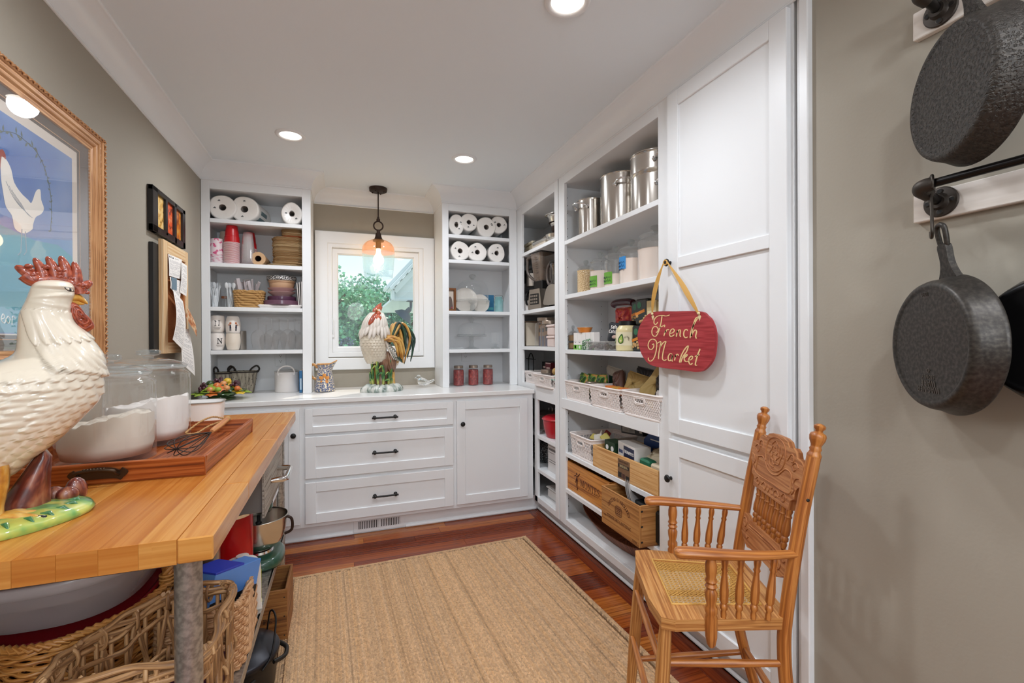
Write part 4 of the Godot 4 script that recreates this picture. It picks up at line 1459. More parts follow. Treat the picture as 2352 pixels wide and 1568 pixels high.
func build_rooster_small() -> void:
	var glaze = {"clearcoat_enabled": true, "clearcoat": 0.8, "clearcoat_roughness": 0.12}
	var mot = func(key: String, cols: Array, sd: int, st := 3.0, sc := 6.0) -> Material: return mk(key, Color.WHITE, 0.4, 0, glaze.merged({"albedo_texture": noise_tex(0.016, st, [[0.0, 0.35, 0.6, 1.0], cols], 256, 256, sd), "uv1_scale": Vector3(sc, sc, 1)}))
	var cream = mk("maj_cream", Color("d9cdb8"), 0.45, 0, glaze)
	var white = mk("maj_white", Color("e6ddd2"), 0.45, 0, glaze)
	var red: Material = mot.call("maj_red", ["7a2a16", "b04a28", "c85a34", "d88a5a"], 51)
	var dark: Material = mot.call("maj_dark", ["0e1a16", "16302a", "1f4a36", "3a6a52"], 52)
	var gold: Material = mot.call("maj_gold", ["6e3a10", "b0742c", "d09c48", "e2bc70"], 53)
	var brown: Material = mot.call("maj_brown", ["3c2416", "6a4430", "8a6248", "a88a6a"], 54)
	var leafg: Material = mot.call("maj_leaf", ["0f3a1e", "2c6a34", "9aa848", "d2c26a"], 55)
	var stone: Material = mot.call("maj_stone", ["1e3428", "7c8a80", "c8cac2", "e0ddd6"], 56)
	var t = thing("rooster_figurine", "tall painted ceramic rooster with curled green tail on worktop before the window", "figurine", V(0.262, 0.9125, -3.475), 6)
	# breast with scales, neck cape, head
	var rows = [[0.2, -0.1, 0.02, 0.05, 0.0], [0.24, -0.115, 0.03, 0.075, 0.0], [0.28, -0.13, 0.034, 0.085, 0.0], [0.32, -0.142, 0.036, 0.09, 0.0], [0.355, -0.145, 0.038, 0.09, 0.0], [0.39, -0.135, 0.038, 0.085, 0.0], [0.42, -0.122, 0.038, 0.075, 0.0], [0.45, -0.108, 0.036, 0.065, 0.0], [0.48, -0.09, 0.03, 0.055, 0.0], [0.51, -0.07, 0.022, 0.047, 0.0], [0.54, -0.052, 0.012, 0.042, 0.0], [0.57, -0.045, 0.002, 0.04, 0.0], [0.588, -0.036, -0.008, 0.022, 0.0], [0.594, -0.026, -0.018, 0.004, 0.0]]
	var P = slices(dense(rows, 120), 84, 2.0)
	var F = []
	for r in 10:
		for k in 11:
			fth(F, -0.17 + k * 0.021 + (0.0105 if r % 2 else 0.0), 0.405 - r * 0.019, 0.024, 0.012, -90, 0.0048)
	relief(P, F)
	var b = Mb.new()
	b.grid(P, true, true)
	part(t, "breast", b, cream)
	# draped neck cape: long overlapping feathers
	b = Mb.new()
	for k in 15:
		var a = deg_to_rad(-30 + k * 16.5)
		for r in 2:
			var q = V(-0.03 + cos(a) * 0.04, 0.56 - r * 0.045, sin(a) * 0.046)
			var e = V(-0.048 + cos(a) * (0.085 + r * 0.02), 0.425 - r * 0.04 + 0.015 * sin(k * 2.0), sin(a) * (0.085 + r * 0.012))
			b.tube(smooth([q, q.lerp(e, 0.5) + V(cos(a), 0, sin(a)) * 0.008, e], 4), [0.008, 0.011, 0.0135, 0.015, 0.0155, 0.015, 0.0135, 0.01, 0.003], 8)
	part(t, "neck_feathers", b, white)
	b = Mb.new()
	for l in [[-0.045, 0.566, 0.015, 0.02, -0.03, 0.604], [-0.03, 0.572, 0.005, 0.02, -0.012, 0.628], [-0.02, 0.574, -0.01, 0.019, 0.004, 0.636], [-0.016, 0.56, -0.02, 0.016, 0.012, 0.61]]:
		b.tube([V(l[0], l[1], l[2]), V((l[0] + l[4]) / 2 - 0.004, (l[1] + l[5]) / 2, l[2]), V(l[4], l[5], l[2])], [l[3], l[3] * 0.9, 0.004], 10)
	part(t, "comb", b, red)
	b = Mb.new()
	b.tube(smooth([V(-0.03, 0.565, 0.03), V(-0.065, 0.515, 0.06), V(-0.098, 0.475, 0.075)], 4), [0.014, 0.016, 0.018, 0.02, 0.021, 0.019, 0.016, 0.011, 0.003], 10)
	b.ball(V(-0.032, 0.512, 0.064), V(0.028, 0.036, 0.016), 14, 10)
	b.ball(V(-0.03, 0.553, 0.048), V(0.022, 0.022, 0.018), 14, 10)
	part(t, "wattle", b, red)
	b = Mb.new()
	b.tube([V(-0.036, 0.57, 0.048), V(-0.046, 0.578, 0.066), V(-0.056, 0.574, 0.08)], [0.01, 0.007, 0.001], 8)
	part(t, "beak", b, gold)
	# wing: gold shoulder, dark striped flight feathers
	b = Mb.new()
	for k in 9:
		var q = V(0.008 + 0.012 * (k % 5), 0.39 - 0.004 * k, 0.05 + 0.01 * (k % 3))
		b.tube(smooth([q, q + V(0.05, 0.002, 0.005), q + V(0.085, -0.03 - k * 0.002, 0.0), q + V(0.1, -0.08 - k * 0.01, -0.005)], 3), [0.008, 0.011, 0.013, 0.014, 0.014, 0.013, 0.012, 0.01, 0.007, 0.002], 7)
	part(t, "shoulder", b, gold)
	for k in 10:
		b = Mb.new()
		var q = V(0.022 + k * 0.006, 0.36 - k * 0.006, 0.052)
		b.tube(smooth([q, q + V(0.018, -0.045, 0.006), q + V(0.04 + k * 0.002, -0.09, 0.0), q + V(0.062 + k * 0.001, -0.135 + k * 0.004, -0.01)], 4), [0.006, 0.008, 0.0095, 0.0105, 0.011, 0.011, 0.0108, 0.0104, 0.0098, 0.009, 0.007, 0.005, 0.002], 7)
		part(t, "wing_feather", b, dark if k % 2 else white)
	# tail: a plume of sickles curling over to the right
	for k in 17:
		var f = k / 16.0
		b = Mb.new()
		var z = -0.03 + 0.05 * sin(k * 2.4)
		var top = V(0.09 + f * 0.085, 0.425 + 0.07 * sin(PI * (0.25 + f * 0.55)), z)
		var out = V(0.13 + f * 0.112, 0.37 - 0.02 * f + 0.03 * sin(k * 1.3), z * 0.9)
		var tip = V(0.1 + f * 0.11 - 0.015 * sin(k * 3.0), 0.19 + 0.05 * f + 0.03 * sin(k * 2.1), z * 0.7)
		b.tube(smooth([V(0.045, 0.31, -0.02), V(0.06 + f * 0.03, 0.37 + 0.02 * f, z * 0.6), top, out, tip], 4), [0.006, 0.008, 0.009, 0.0095, 0.01, 0.0105, 0.011, 0.011, 0.011, 0.011, 0.0105, 0.0105, 0.01, 0.009, 0.007, 0.005, 0.002], 7)
		part(t, "tail_feather", b, [dark, dark, dark, stone, dark, gold][k % 6] if f > 0.25 else gold)
	# thighs, legs, leafy stump, rocky base
	b = Mb.new()
	for k in 14:
		var a = k * 0.45
		b.tube(smooth([V(0.05 + cos(a) * 0.028, 0.285, sin(a) * 0.03), V(0.06 + cos(a) * 0.034, 0.21, sin(a) * 0.036), V(0.072 + cos(a) * 0.022, 0.15 - 0.008 * (k % 3), sin(a) * 0.024)], 4), [0.01, 0.013, 0.015, 0.016, 0.0155, 0.014, 0.012, 0.008, 0.003], 7)
	part(t, "thigh", b, brown)
	for x in [-0.05, 0.078]:
		b = Mb.new()
		b.tube(smooth([V(x, 0.2, 0), V(x + 0.002, 0.12, 0), V(x + 0.006, 0.05, 0.004), V(x + 0.012, 0.03, 0.02)], 4), [0.02, 0.02, 0.019, 0.018, 0.017, 0.016, 0.015, 0.0155, 0.016, 0.018, 0.02, 0.022, 0.024], 10)
		part(t, "leg", b, gold)
	b = Mb.new()
	b.lathe(sm2([0.075, 0.02, 0.058, 0.05, 0.048, 0.11, 0.05, 0.17, 0.056, 0.22, 0.03, 0.245], 4), 18)
	part(t, "stump", b, brown)
	b = Mb.new()
	for k in 22:
		var a = deg_to_rad(20 + k * 33.0)
		var h = 0.06 + 0.05 * (k % 4)
		var q = V(cos(a) * 0.06, 0.025, sin(a) * 0.055)
		b.tube(smooth([q, q + V(cos(a) * 0.012, h * 0.6, sin(a) * 0.012), q + V(cos(a + 0.6) * 0.018, h, sin(a + 0.6) * 0.016), q + V(cos(a + 1.2) * 0.04, h * 0.86, sin(a + 1.0) * 0.03)], 3), [0.005, 0.007, 0.009, 0.01, 0.0105, 0.01, 0.0095, 0.008, 0.005, 0.002], 6)
	part(t, "leaves", b, leafg)
	P = []
	for r in [[1.0, 0.0], [1.02, 0.012], [0.96, 0.03], [0.8, 0.046], [0.55, 0.052], [0.0, 0.055]]:
		var row = PackedVector3Array()
		for k in 64:
			var a = TAU * k / 64
			var w = 1.0 + 0.05 * sin(a * 7) + 0.03 * sin(a * 13 + 1)
			row.append(V(0.002 + cos(a) * 0.143 * r[0] * w, r[1] + (0.004 * sin(a * 16) if r[1] > 0.01 and r[0] > 0.1 else 0.0), sin(a) * 0.11 * r[0] * w))
		P.append(row)
	b = Mb.new()
	b.grid(P, true, true)
	part(t, "rock_base", b, stone)

func flat(poly: Array, z: float, h := 0.0005) -> Mb:
	var b = Mb.new()
	b.prism(PackedVector2Array(poly), h, 30, z)
	return b

func paper_tex(sd: int, head: bool) -> ImageTexture:
	# a printed page: rows of small grey marks
	var im = Image.create(96, 128, false, Image.FORMAT_RGB8)
	im.fill(Color("f3efea"))
	var rg = RandomNumberGenerator.new()
	rg.seed = sd
	var y = 10
	if head:
		im.fill_rect(Rect2i(6, 8, 30, 9), Color("2c2c30"))
		im.fill_rect(Rect2i(9, 10, 24, 4), Color("f3efea"))
		im.fill_rect(Rect2i(46, 11, 26, 2), Color("555555"))
		y = 30
	while y < 120:
		var x = 8
		while x < 84:
			var w = rg.randi_range(3, 12)
			im.fill_rect(Rect2i(x, y, mini(w, 86 - x), 1), Color("77747a") if rg.randf() < 0.8 else Color("f3efea"))
			x += w + 2
		y += 4 if rg.randf() < 0.85 else 9
	return ImageTexture.create_from_image(im)

func sheet(c: Array, curl: float, seg := 10) -> Mb:
	# a limp sheet of paper through four corners [ul, ur, lr, ll], bulging outwards
	var P = []
	for i in seg + 1:
		var v = 1.0 - float(i) / seg
		var row = PackedVector3Array()
		for j in seg + 1:
			var u = float(j) / seg
			var q: Vector3 = c[0].lerp(c[1], u).lerp(c[3].lerp(c[2], u), v)
			q.z += curl * (sin(PI * v) * 0.6 + 0.5 * pow(v, 2.0) * sin(PI * (u + 0.2)) + 0.25 * sin(u * 5.0 + v * 3.0) * v)
			row.append(q)
		P.append(row)
	var b = Mb.new()
	b.grid(P, false, true, true)
	return b

func build_left_wall() -> void:
	var gold = mk("gilt", Color.WHITE, 0.42, 0.25, {"albedo_texture": noise_tex(0.03, 8, [[0.0, 0.4, 0.7, 1.0], ["8a5a34", "b98354", "cf9d6c", "dcb487"]], 256, 256, 61), "uv1_scale": Vector3(4, 12, 1)})
	var t = thing("framed_picture", "large ornate gilt framed picture of a white hen on blue behind glass", "picture", V(XL + 0.001, 0, 0), 90)
	var s0 = 1.26
	var s1 = 2.164
	var y0 = 1.185
	var y1 = 2.032
	# frame: four mitred mouldings with an inner cove, plus a beaded rope edge outside
	var prof = [Vector2(0.0, 0.0), Vector2(0.0, 0.024), Vector2(0.006, 0.03), Vector2(0.016, 0.03), Vector2(0.02, 0.025), Vector2(0.03, 0.024), Vector2(0.036, 0.019), Vector2(0.044, 0.018), Vector2(0.05, 0.012), Vector2(0.064, 0.01), Vector2(0.066, 0.004)]
	var cs = [Vector2(s0, y0), Vector2(s1, y0), Vector2(s1, y1), Vector2(s0, y1)]
	var inn = [Vector2(1, 1), Vector2(-1, 1), Vector2(-1, -1), Vector2(1, -1)]
	for k in 4:
		var b = Mb.new()
		for i in prof.size() - 1:
			var q = []
			for e in [[k, i], [(k + 1) % 4, i], [(k + 1) % 4, i + 1], [k, i + 1]]:
				var p: Vector2 = cs[e[0]] + inn[e[0]] * prof[e[1]].x
				q.append(V(p.x, p.y, prof[e[1]].y))
			b.face(q)
		var a: Vector2 = cs[k] + inn[k] * 0.011
		var e2: Vector2 = cs[(k + 1) % 4] + inn[(k + 1) % 4] * 0.011
		var n = int(a.distance_to(e2) / 0.012)
		for i in n:
			var p = a.lerp(e2, (i + 0.5) / n)
			var d = (e2 - a).normalized()
			var sw = Vector2(-d.y, d.x) * 0.0045 * (1 if i % 2 else -1)
			b.tube([V(p.x - d.x * 0.006 + sw.x, p.y - d.y * 0.006 + sw.y, 0.03), V(p.x, p.y, 0.0345), V(p.x + d.x * 0.006 - sw.x, p.y + d.y * 0.006 - sw.y, 0.03)], [0.0015, 0.0034, 0.0015], 5)
		part(t, "moulding", b, gold)
	part(t, "backing", bx(V(s0 + 0.01, y0 + 0.01, 0), V(s1 - 0.01, y1 - 0.01, 0.003), 0), M.dark)
	part(t, "mat_board", bx(V(s0 + 0.064, y0 + 0.064, 0.003), V(s1 - 0.064, y1 - 0.064, 0.004), 0), hexm("mat_brown", "5a4d47", 0.9), "dark brown mat")
	var ln = Mb.new()
	for q in [[s0 + 0.126, y1 - 0.097, s1 - 0.126, y1 - 0.095], [s0 + 0.126, y0 + 0.095, s1 - 0.126, y0 + 0.097], [s1 - 0.128, y0 + 0.095, s1 - 0.126, y1 - 0.095], [s0 + 0.126, y0 + 0.095, s0 + 0.128, y1 - 0.095]]:
		ln.slab(V(q[0], q[1], 0.004), V(q[2], q[3], 0.0045), 0)
	part(t, "mat_line", ln, gold)
	part(t, "inner_mat", bx(V(s0 + 0.147, y0 + 0.108, 0.004), V(s1 - 0.147, y1 - 0.108, 0.005), 0), hexm("mat_cream", "e0d6cc", 0.9), "cream mat")
	var art = part(t, "print", bx(V(s0 + 0.178, y0 + 0.112, 0.005), V(s1 - 0.178, y1 - 0.139, 0.0053), 0), mk("art_blue", Color.WHITE, 0.9, 0, {"albedo_texture": noise_tex(0.006, 1, [[0.0, 0.5, 1.0], ["5878b4", "7392c4", "8ea4cc"]], 256, 256, 62), "uv1_scale": Vector3(1.4, 1.4, 1)}), "blue painted print")
	part(art, "painted_ground", flat(v2([1.44, 1.3, 1.984, 1.3, 1.984, 1.56, 1.9, 1.585, 1.78, 1.575, 1.6, 1.59, 1.44, 1.57]), 0.0054, 0.0002), hexm("art_teal", "6aa3b8", 0.9))
	part(art, "painted_hen", flat(sm2([1.637, 1.771, 1.657, 1.77, 1.677, 1.75, 1.689, 1.718, 1.717, 1.698, 1.749, 1.687, 1.766, 1.683, 1.787, 1.723, 1.808, 1.734, 1.812, 1.705, 1.826, 1.682, 1.811, 1.661, 1.786, 1.646, 1.772, 1.621, 1.768, 1.605, 1.73, 1.585, 1.691, 1.59, 1.679, 1.623, 1.655, 1.641, 1.644, 1.676, 1.636, 1.716], 3, true), 0.0056, 0.0002), hexm("art_white", "efeae2", 0.9))
	part(art, "painted_comb", flat(sm2([1.61, 1.786, 1.623, 1.794, 1.632, 1.786, 1.642, 1.792, 1.654, 1.782, 1.654, 1.769, 1.639, 1.772, 1.634, 1.742, 1.628, 1.727, 1.618, 1.735], 2, true), 0.0058, 0.0002), hexm("art_red", "a8564a", 0.9))
	var b = Mb.new()
	for q in [[1.72, 1.595, 1.715, 1.53], [1.735, 1.592, 1.74, 1.535]]:
		b.tube([V(q[0], q[1], 0.0056), V(q[2], q[3], 0.0056), V(q[2] - 0.012, q[3] - 0.012, 0.0056)], 0.0018, 5, false)
	for k in 6:
		b.tube(smooth([V(1.655 + k * 0.012, 1.71 - k * 0.008, 0.0058), V(1.685 + k * 0.012, 1.675 - k * 0.006, 0.0058), V(1.72 + k * 0.01, 1.655 - k * 0.003, 0.0058)], 3), 0.0007, 4)
	part(art, "painted_legs", b, hexm("art_grey", "9aa6b4", 0.9))
	b = Mb.new()
	var vine = sm2([1.5, 1.79, 1.57, 1.82, 1.623, 1.829, 1.657, 1.846, 1.7, 1.857, 1.738, 1.854, 1.775, 1.848, 1.806, 1.832, 1.828, 1.811, 1.842, 1.789, 1.853, 1.766, 1.861, 1.737, 1.864, 1.711, 1.865, 1.675, 1.86, 1.62], 3)
	b.tube(vine.map(func(q): return V(q.x, q.y, 0.0056)), 0.0008, 4)
	for i in range(2, vine.size(), 2):
		for s in [-1, 1]:
			var a = i * 1.1 + s
			var l = 0.02 if i < 22 else 0.012
			var q: Vector2 = vine[i]
			var d = Vector2(cos(a), sin(a))
			var n = Vector2(-d.y, d.x)
			b.prism(PackedVector2Array([q, q + d * l * 0.5 + n * l * 0.2, q + d * l, q + d * l * 0.5 - n * l * 0.2]), 0.0002, 30, 0.0056)
	part(art, "painted_vine", b, hexm("art_leaf", "5f7068", 0.9))
	b = Mb.new()
	for q in [[1.6, 1.345, 1.618, 1.335, 1.625, 1.352, 1.612, 1.36, 1.61, 1.335, 1.62, 1.305, 1.608, 1.285], [1.632, 1.335, 1.645, 1.34, 1.64, 1.35, 1.632, 1.335, 1.645, 1.325, 1.652, 1.338], [1.66, 1.345, 1.652, 1.335, 1.662, 1.325, 1.668, 1.338, 1.66, 1.345], [1.675, 1.322, 1.678, 1.345, 1.69, 1.34]]:
		b.tube(sm2(q, 4).map(func(p): return V(p.x, p.y - 0.0, 0.0056)), 0.0014, 4)
	part(art, "painted_signature", b, M.art_white)
	part(t, "glazing", bx(V(s0 + 0.06, y0 + 0.06, 0.0085), V(s1 - 0.06, y1 - 0.06, 0.0095), 0), glassm("picture_glass", Color("ffffff"), 0.02))
	# black frame with three abstract panels
	t = thing("framed_picture", "small black frame with three orange abstract panels above the pin board", "picture", V(XL + 0.001, 0, 0), 90)
	b = Mb.new()
	b.slab(V(2.645, 1.8, 0), V(3.128, 2.018, 0.006), 0.001)
	for q in [[2.645, 1.8, 2.71, 2.018], [2.82, 1.8, 2.846, 2.018], [2.952, 1.8, 2.98, 2.018], [3.087, 1.8, 3.128, 2.018], [2.645, 1.8, 3.128, 1.834], [2.645, 1.994, 3.128, 2.018]]:
		b.slab(V(q[0], q[1], 0.004), V(q[2], q[3], 0.024), 0.002)
	part(t, "frame", b, hexm("frame_black", "17110f", 0.35))
	var pal = [["2a2020", "d8a24c", "ecc47a", "f2d69a"], ["3a2c1c", "d8502a", "e4602e", "e8b48a"], ["c2a878", "e09030", "c86a24", "6a3418"]]
	var xs = [[2.71, 2.82], [2.846, 2.952], [2.98, 3.087]]
	for k in 3:
		part(t, "art_panel", bx(V(xs[k][0], 1.834, 0.006), V(xs[k][1], 1.994, 0.012), 0), mk("abstract%d" % k, Color.WHITE, 0.25, 0, {"albedo_texture": noise_tex(0.02, 1, [[0.0, 0.3, 0.6, 1.0], pal[k]], 128, 128, 65 + k, 3, FastNoiseLite.TYPE_CELLULAR if k == 2 else FastNoiseLite.TYPE_SIMPLEX), "uv1_scale": Vector3(7, 7, 1)}))
	# pin board
	t = thing("pin_board", "maple framed cork pin board with papers above the glass jars", "pin board", V(XL + 0.001, 0, 0), 90)
	part(t, "backing", bx(V(2.66, 1.225, 0), V(3.09, 1.75, 0.018), 0.001), M.dark)
	var mp = woodm("pale_maple", ["c89a68", "dcb482", "e4c296", "ead0a8", "d4aa78"], Vector2(2, 7), 0.5, 66)
	for q in [[2.724, 1.215, 2.781, 1.778], [3.068, 1.215, 3.112, 1.778]]:
		part(t, "stile", bx(V(q[0], q[1], 0.018), V(q[2], q[3], 0.04), 0.002), mp)
	for q in [[2.781, 1.715, 3.068, 1.778], [2.781, 1.215, 3.068, 1.27]]:
		part(t, "rail", bx(V(q[0], q[1], 0.018), V(q[2], q[3], 0.04), 0.002), mp)
	part(t, "cork", bx(V(2.78, 1.265, 0.018), V(3.07, 1.72, 0.034), 0), mk("cork", Color.WHITE, 0.95, 0, {"albedo_texture": noise_tex(0.15, 1, [[0.0, 0.5, 1.0], ["8a4a22", "b06a34", "c88448"]], 256, 256, 67), "uv1_scale": Vector3(4, 4, 1)}))
	var pg = [mk("page_a", Color.WHITE, 0.85, 0, {"albedo_texture": paper_tex(1, true)}), mk("page_b", Color.WHITE, 0.85, 0, {"albedo_texture": paper_tex(2, false)}), mk("page_c", Color.WHITE, 0.85, 0, {"albedo_texture": paper_tex(3, false)})]
	var food = mk("page_food", Color.WHITE, 0.8, 0, {"albedo_texture": noise_tex(0.03, 1, [[0.0, 0.4, 0.6, 1.0], ["5a3a24", "c87a4a", "d8b48a", "e8e0d0"]], 128, 128, 68, 4, FastNoiseLite.TYPE_CELLULAR)})
	var at = V(XL + 0.001, 0, 0)
	solo("paper_note", "white printed page pinned at the top left of cork board", "paper", sheet([V(2.782, 1.714, 0.042), V(2.99, 1.72, 0.043), V(2.966, 1.61, 0.044), V(2.783, 1.605, 0.044)], 0.003), pg[0], at, 90)
	solo("paper_note", "crooked white list pinned at the top right of cork board", "paper", sheet([V(2.97, 1.705, 0.046), V(3.066, 1.698, 0.046), V(3.04, 1.524, 0.05), V(2.915, 1.535, 0.052)], 0.005), pg[1], at, 90)
	solo("paper_note", "small blue grey card pinned in the middle of cork board", "card", sheet([V(2.805, 1.602, 0.049), V(2.885, 1.604, 0.049), V(2.88, 1.54, 0.05), V(2.805, 1.54, 0.05)], 0.001, 4), hexm("card_blue", "6f8796", 0.7), at, 90)
	solo("paper_note", "white torn sheet pinned below the blue card", "paper", sheet([V(2.79, 1.6, 0.0455), V(2.96, 1.6, 0.0455), V(2.93, 1.5, 0.05), V(2.79, 1.545, 0.0465)], 0.004), pg[2], at, 90)
	solo("paper_note", "long curling handwritten list hanging at left of cork board", "paper", sheet([V(2.80, 1.54, 0.056), V(2.95, 1.49, 0.058), V(2.875, 1.23, 0.075), V(2.715, 1.285, 0.07)], 0.024), pg[1], at, 90)
	solo("paper_note", "colourful food clipping curling off the right of cork board", "clipping", sheet([V(2.985, 1.505, 0.05), V(3.07, 1.45, 0.055), V(3.09, 1.3, 0.085), V(2.92, 1.41, 0.07)], 0.02), food, at, 90)
	solo("paper_note", "white recipe sheet hanging below the food clipping past the board", "paper", sheet([V(2.86, 1.34, 0.05), V(3.07, 1.345, 0.052), V(3.09, 1.08, 0.075), V(2.87, 1.16, 0.07)], 0.012), pg[2], at, 90)

func roll_mesh(r: float, l: float, sq: float, sd: int) -> Array:
	# a wrapped paper roll on its side, end towards +z; returns [roll, core]
	var P = []
	var f = func(a: float) -> float: return r * (1.0 + 0.02 * sin(a * 3 + sd) + 0.015 * sin(a * 5 + sd * 2.0))
	for q in [[0.26, 0.0], [1.0, 0.0], [1.02, 0.012], [1.0, 0.03], [1.0, l - 0.03], [1.03, l - 0.01], [0.97, l - 0.001], [0.9, l + 0.002], [0.5, l - 0.002], [0.27, l - 0.004]]:
		var row = PackedVector3Array()
		for k in 40:
			var a = -TAU * k / 40
			var rr: float = f.call(a) * q[0]
			row.append(V(cos(a) * rr, sin(a) * rr * sq, q[1] + (0.0012 * sin(k * 2.9 + sd) if q[0] > 0.3 else 0.0)))
		P.append(row)
	var b = Mb.new()
	b.grid(P, true, true)
	var c = Mb.new()
	c.at(V(0, 0, 0.01), V(90, 0, 0))
	var rc = r * 0.27
	c.lathe(v2([rc, 0.0, rc, l - 0.014, rc - 0.002, l - 0.014, rc - 0.002, 0.0]), 20)
	return [b.mesh(), c.mesh()]

func towel(label: String, p: Vector3, r: float, group: String, sq := 1.0, sd := 1, l := 0.26, ry := 0.0) -> void:
	var t = thing("paper_towel_roll", label, "paper towel", p, ry, group)
	var m = roll_mesh(r, l, sq, sd)
	pmesh(t, "roll", m[0], mk("towel", Color("f4efe9"), 0.32, 0, {"clearcoat_enabled": true, "clearcoat": 0.5, "clearcoat_roughness": 0.2}))
	pmesh(t, "core", m[1], hexm("core_grey", "a39c96", 0.9))
	var rg = RandomNumberGenerator.new()
	rg.seed = sd
	var b = Mb.new()
	for k in 2:
		var a = rg.randf() * TAU
		for j in 3:
			b.at(V(cos(a) * r * 0.6 + j * 0.004, sin(a) * r * 0.6 + 0.004 * (j % 2), l + 0.0022), V(0, 0, rg.randf() * 90))
			b.box(Vector3.ZERO, V(0.007, 0.004, 0.0006), 0)
	part(t, "print", b, hexm("print_teal", "28353a", 0.6))
	# printed band on the wrapper
	b = Mb.new()
	var P = []
	for z in [l * 0.35, l * 0.8]:
		var row = PackedVector3Array()
		for k in 13:
			var a = -1.15 + k * 0.1
			row.append(V(cos(a) * r * 1.024, sin(a) * r * 1.024 * sq, z))
		P.append(row)
	b.grid(P)
	part(t, "wrapper_band", b, hexm("band_teal", "5a7378", 0.3))

func cup_stack(called: String, label: String, cat: String, group: String, prof: Array, m: Material, p: Vector3, n: int, dy: float, lean := Vector2.ZERO, seg := 28) -> void:
	var mesh = lath(prof, seg, 30).mesh()
	for k in n:
		var o = pmesh(self, called, mesh, m)
		o.position = p + V(lean.x * k, dy * k, lean.y * k)
		o.rotation_degrees.y = k * 37
		tag(o, label, cat, group)

func wine_glass(label: String, p: Vector3, h: float, r: float, group: String) -> void:
	# stands upside down on its rim
	var t = thing("wine_glass", label, "wine glass", p, 0, group)
	var g = glassm("stemglass", Color("8a8074"), 0.07)
	part(t, "bowl", lath(sm2([r * 0.72, 0.001, r * 0.86, h * 0.16, r * 0.99, h * 0.32, r * 0.98, h * 0.44, r * 0.75, h * 0.55, r * 0.3, h * 0.62, 0.005, h * 0.64], 5), 32, 60), g)
	part(t, "stem", lath(sm2([0.005, h * 0.63, 0.0038, h * 0.72, 0.0036, h * 0.9, 0.006, h * 0.97], 4), 12, 60), g)
	part(t, "foot", lath(v2([0.006, h * 0.965, r * 0.5, h * 0.985, r * 0.8, h * 0.994, r * 0.8, h, 0.0, h]), 32, 60), g)

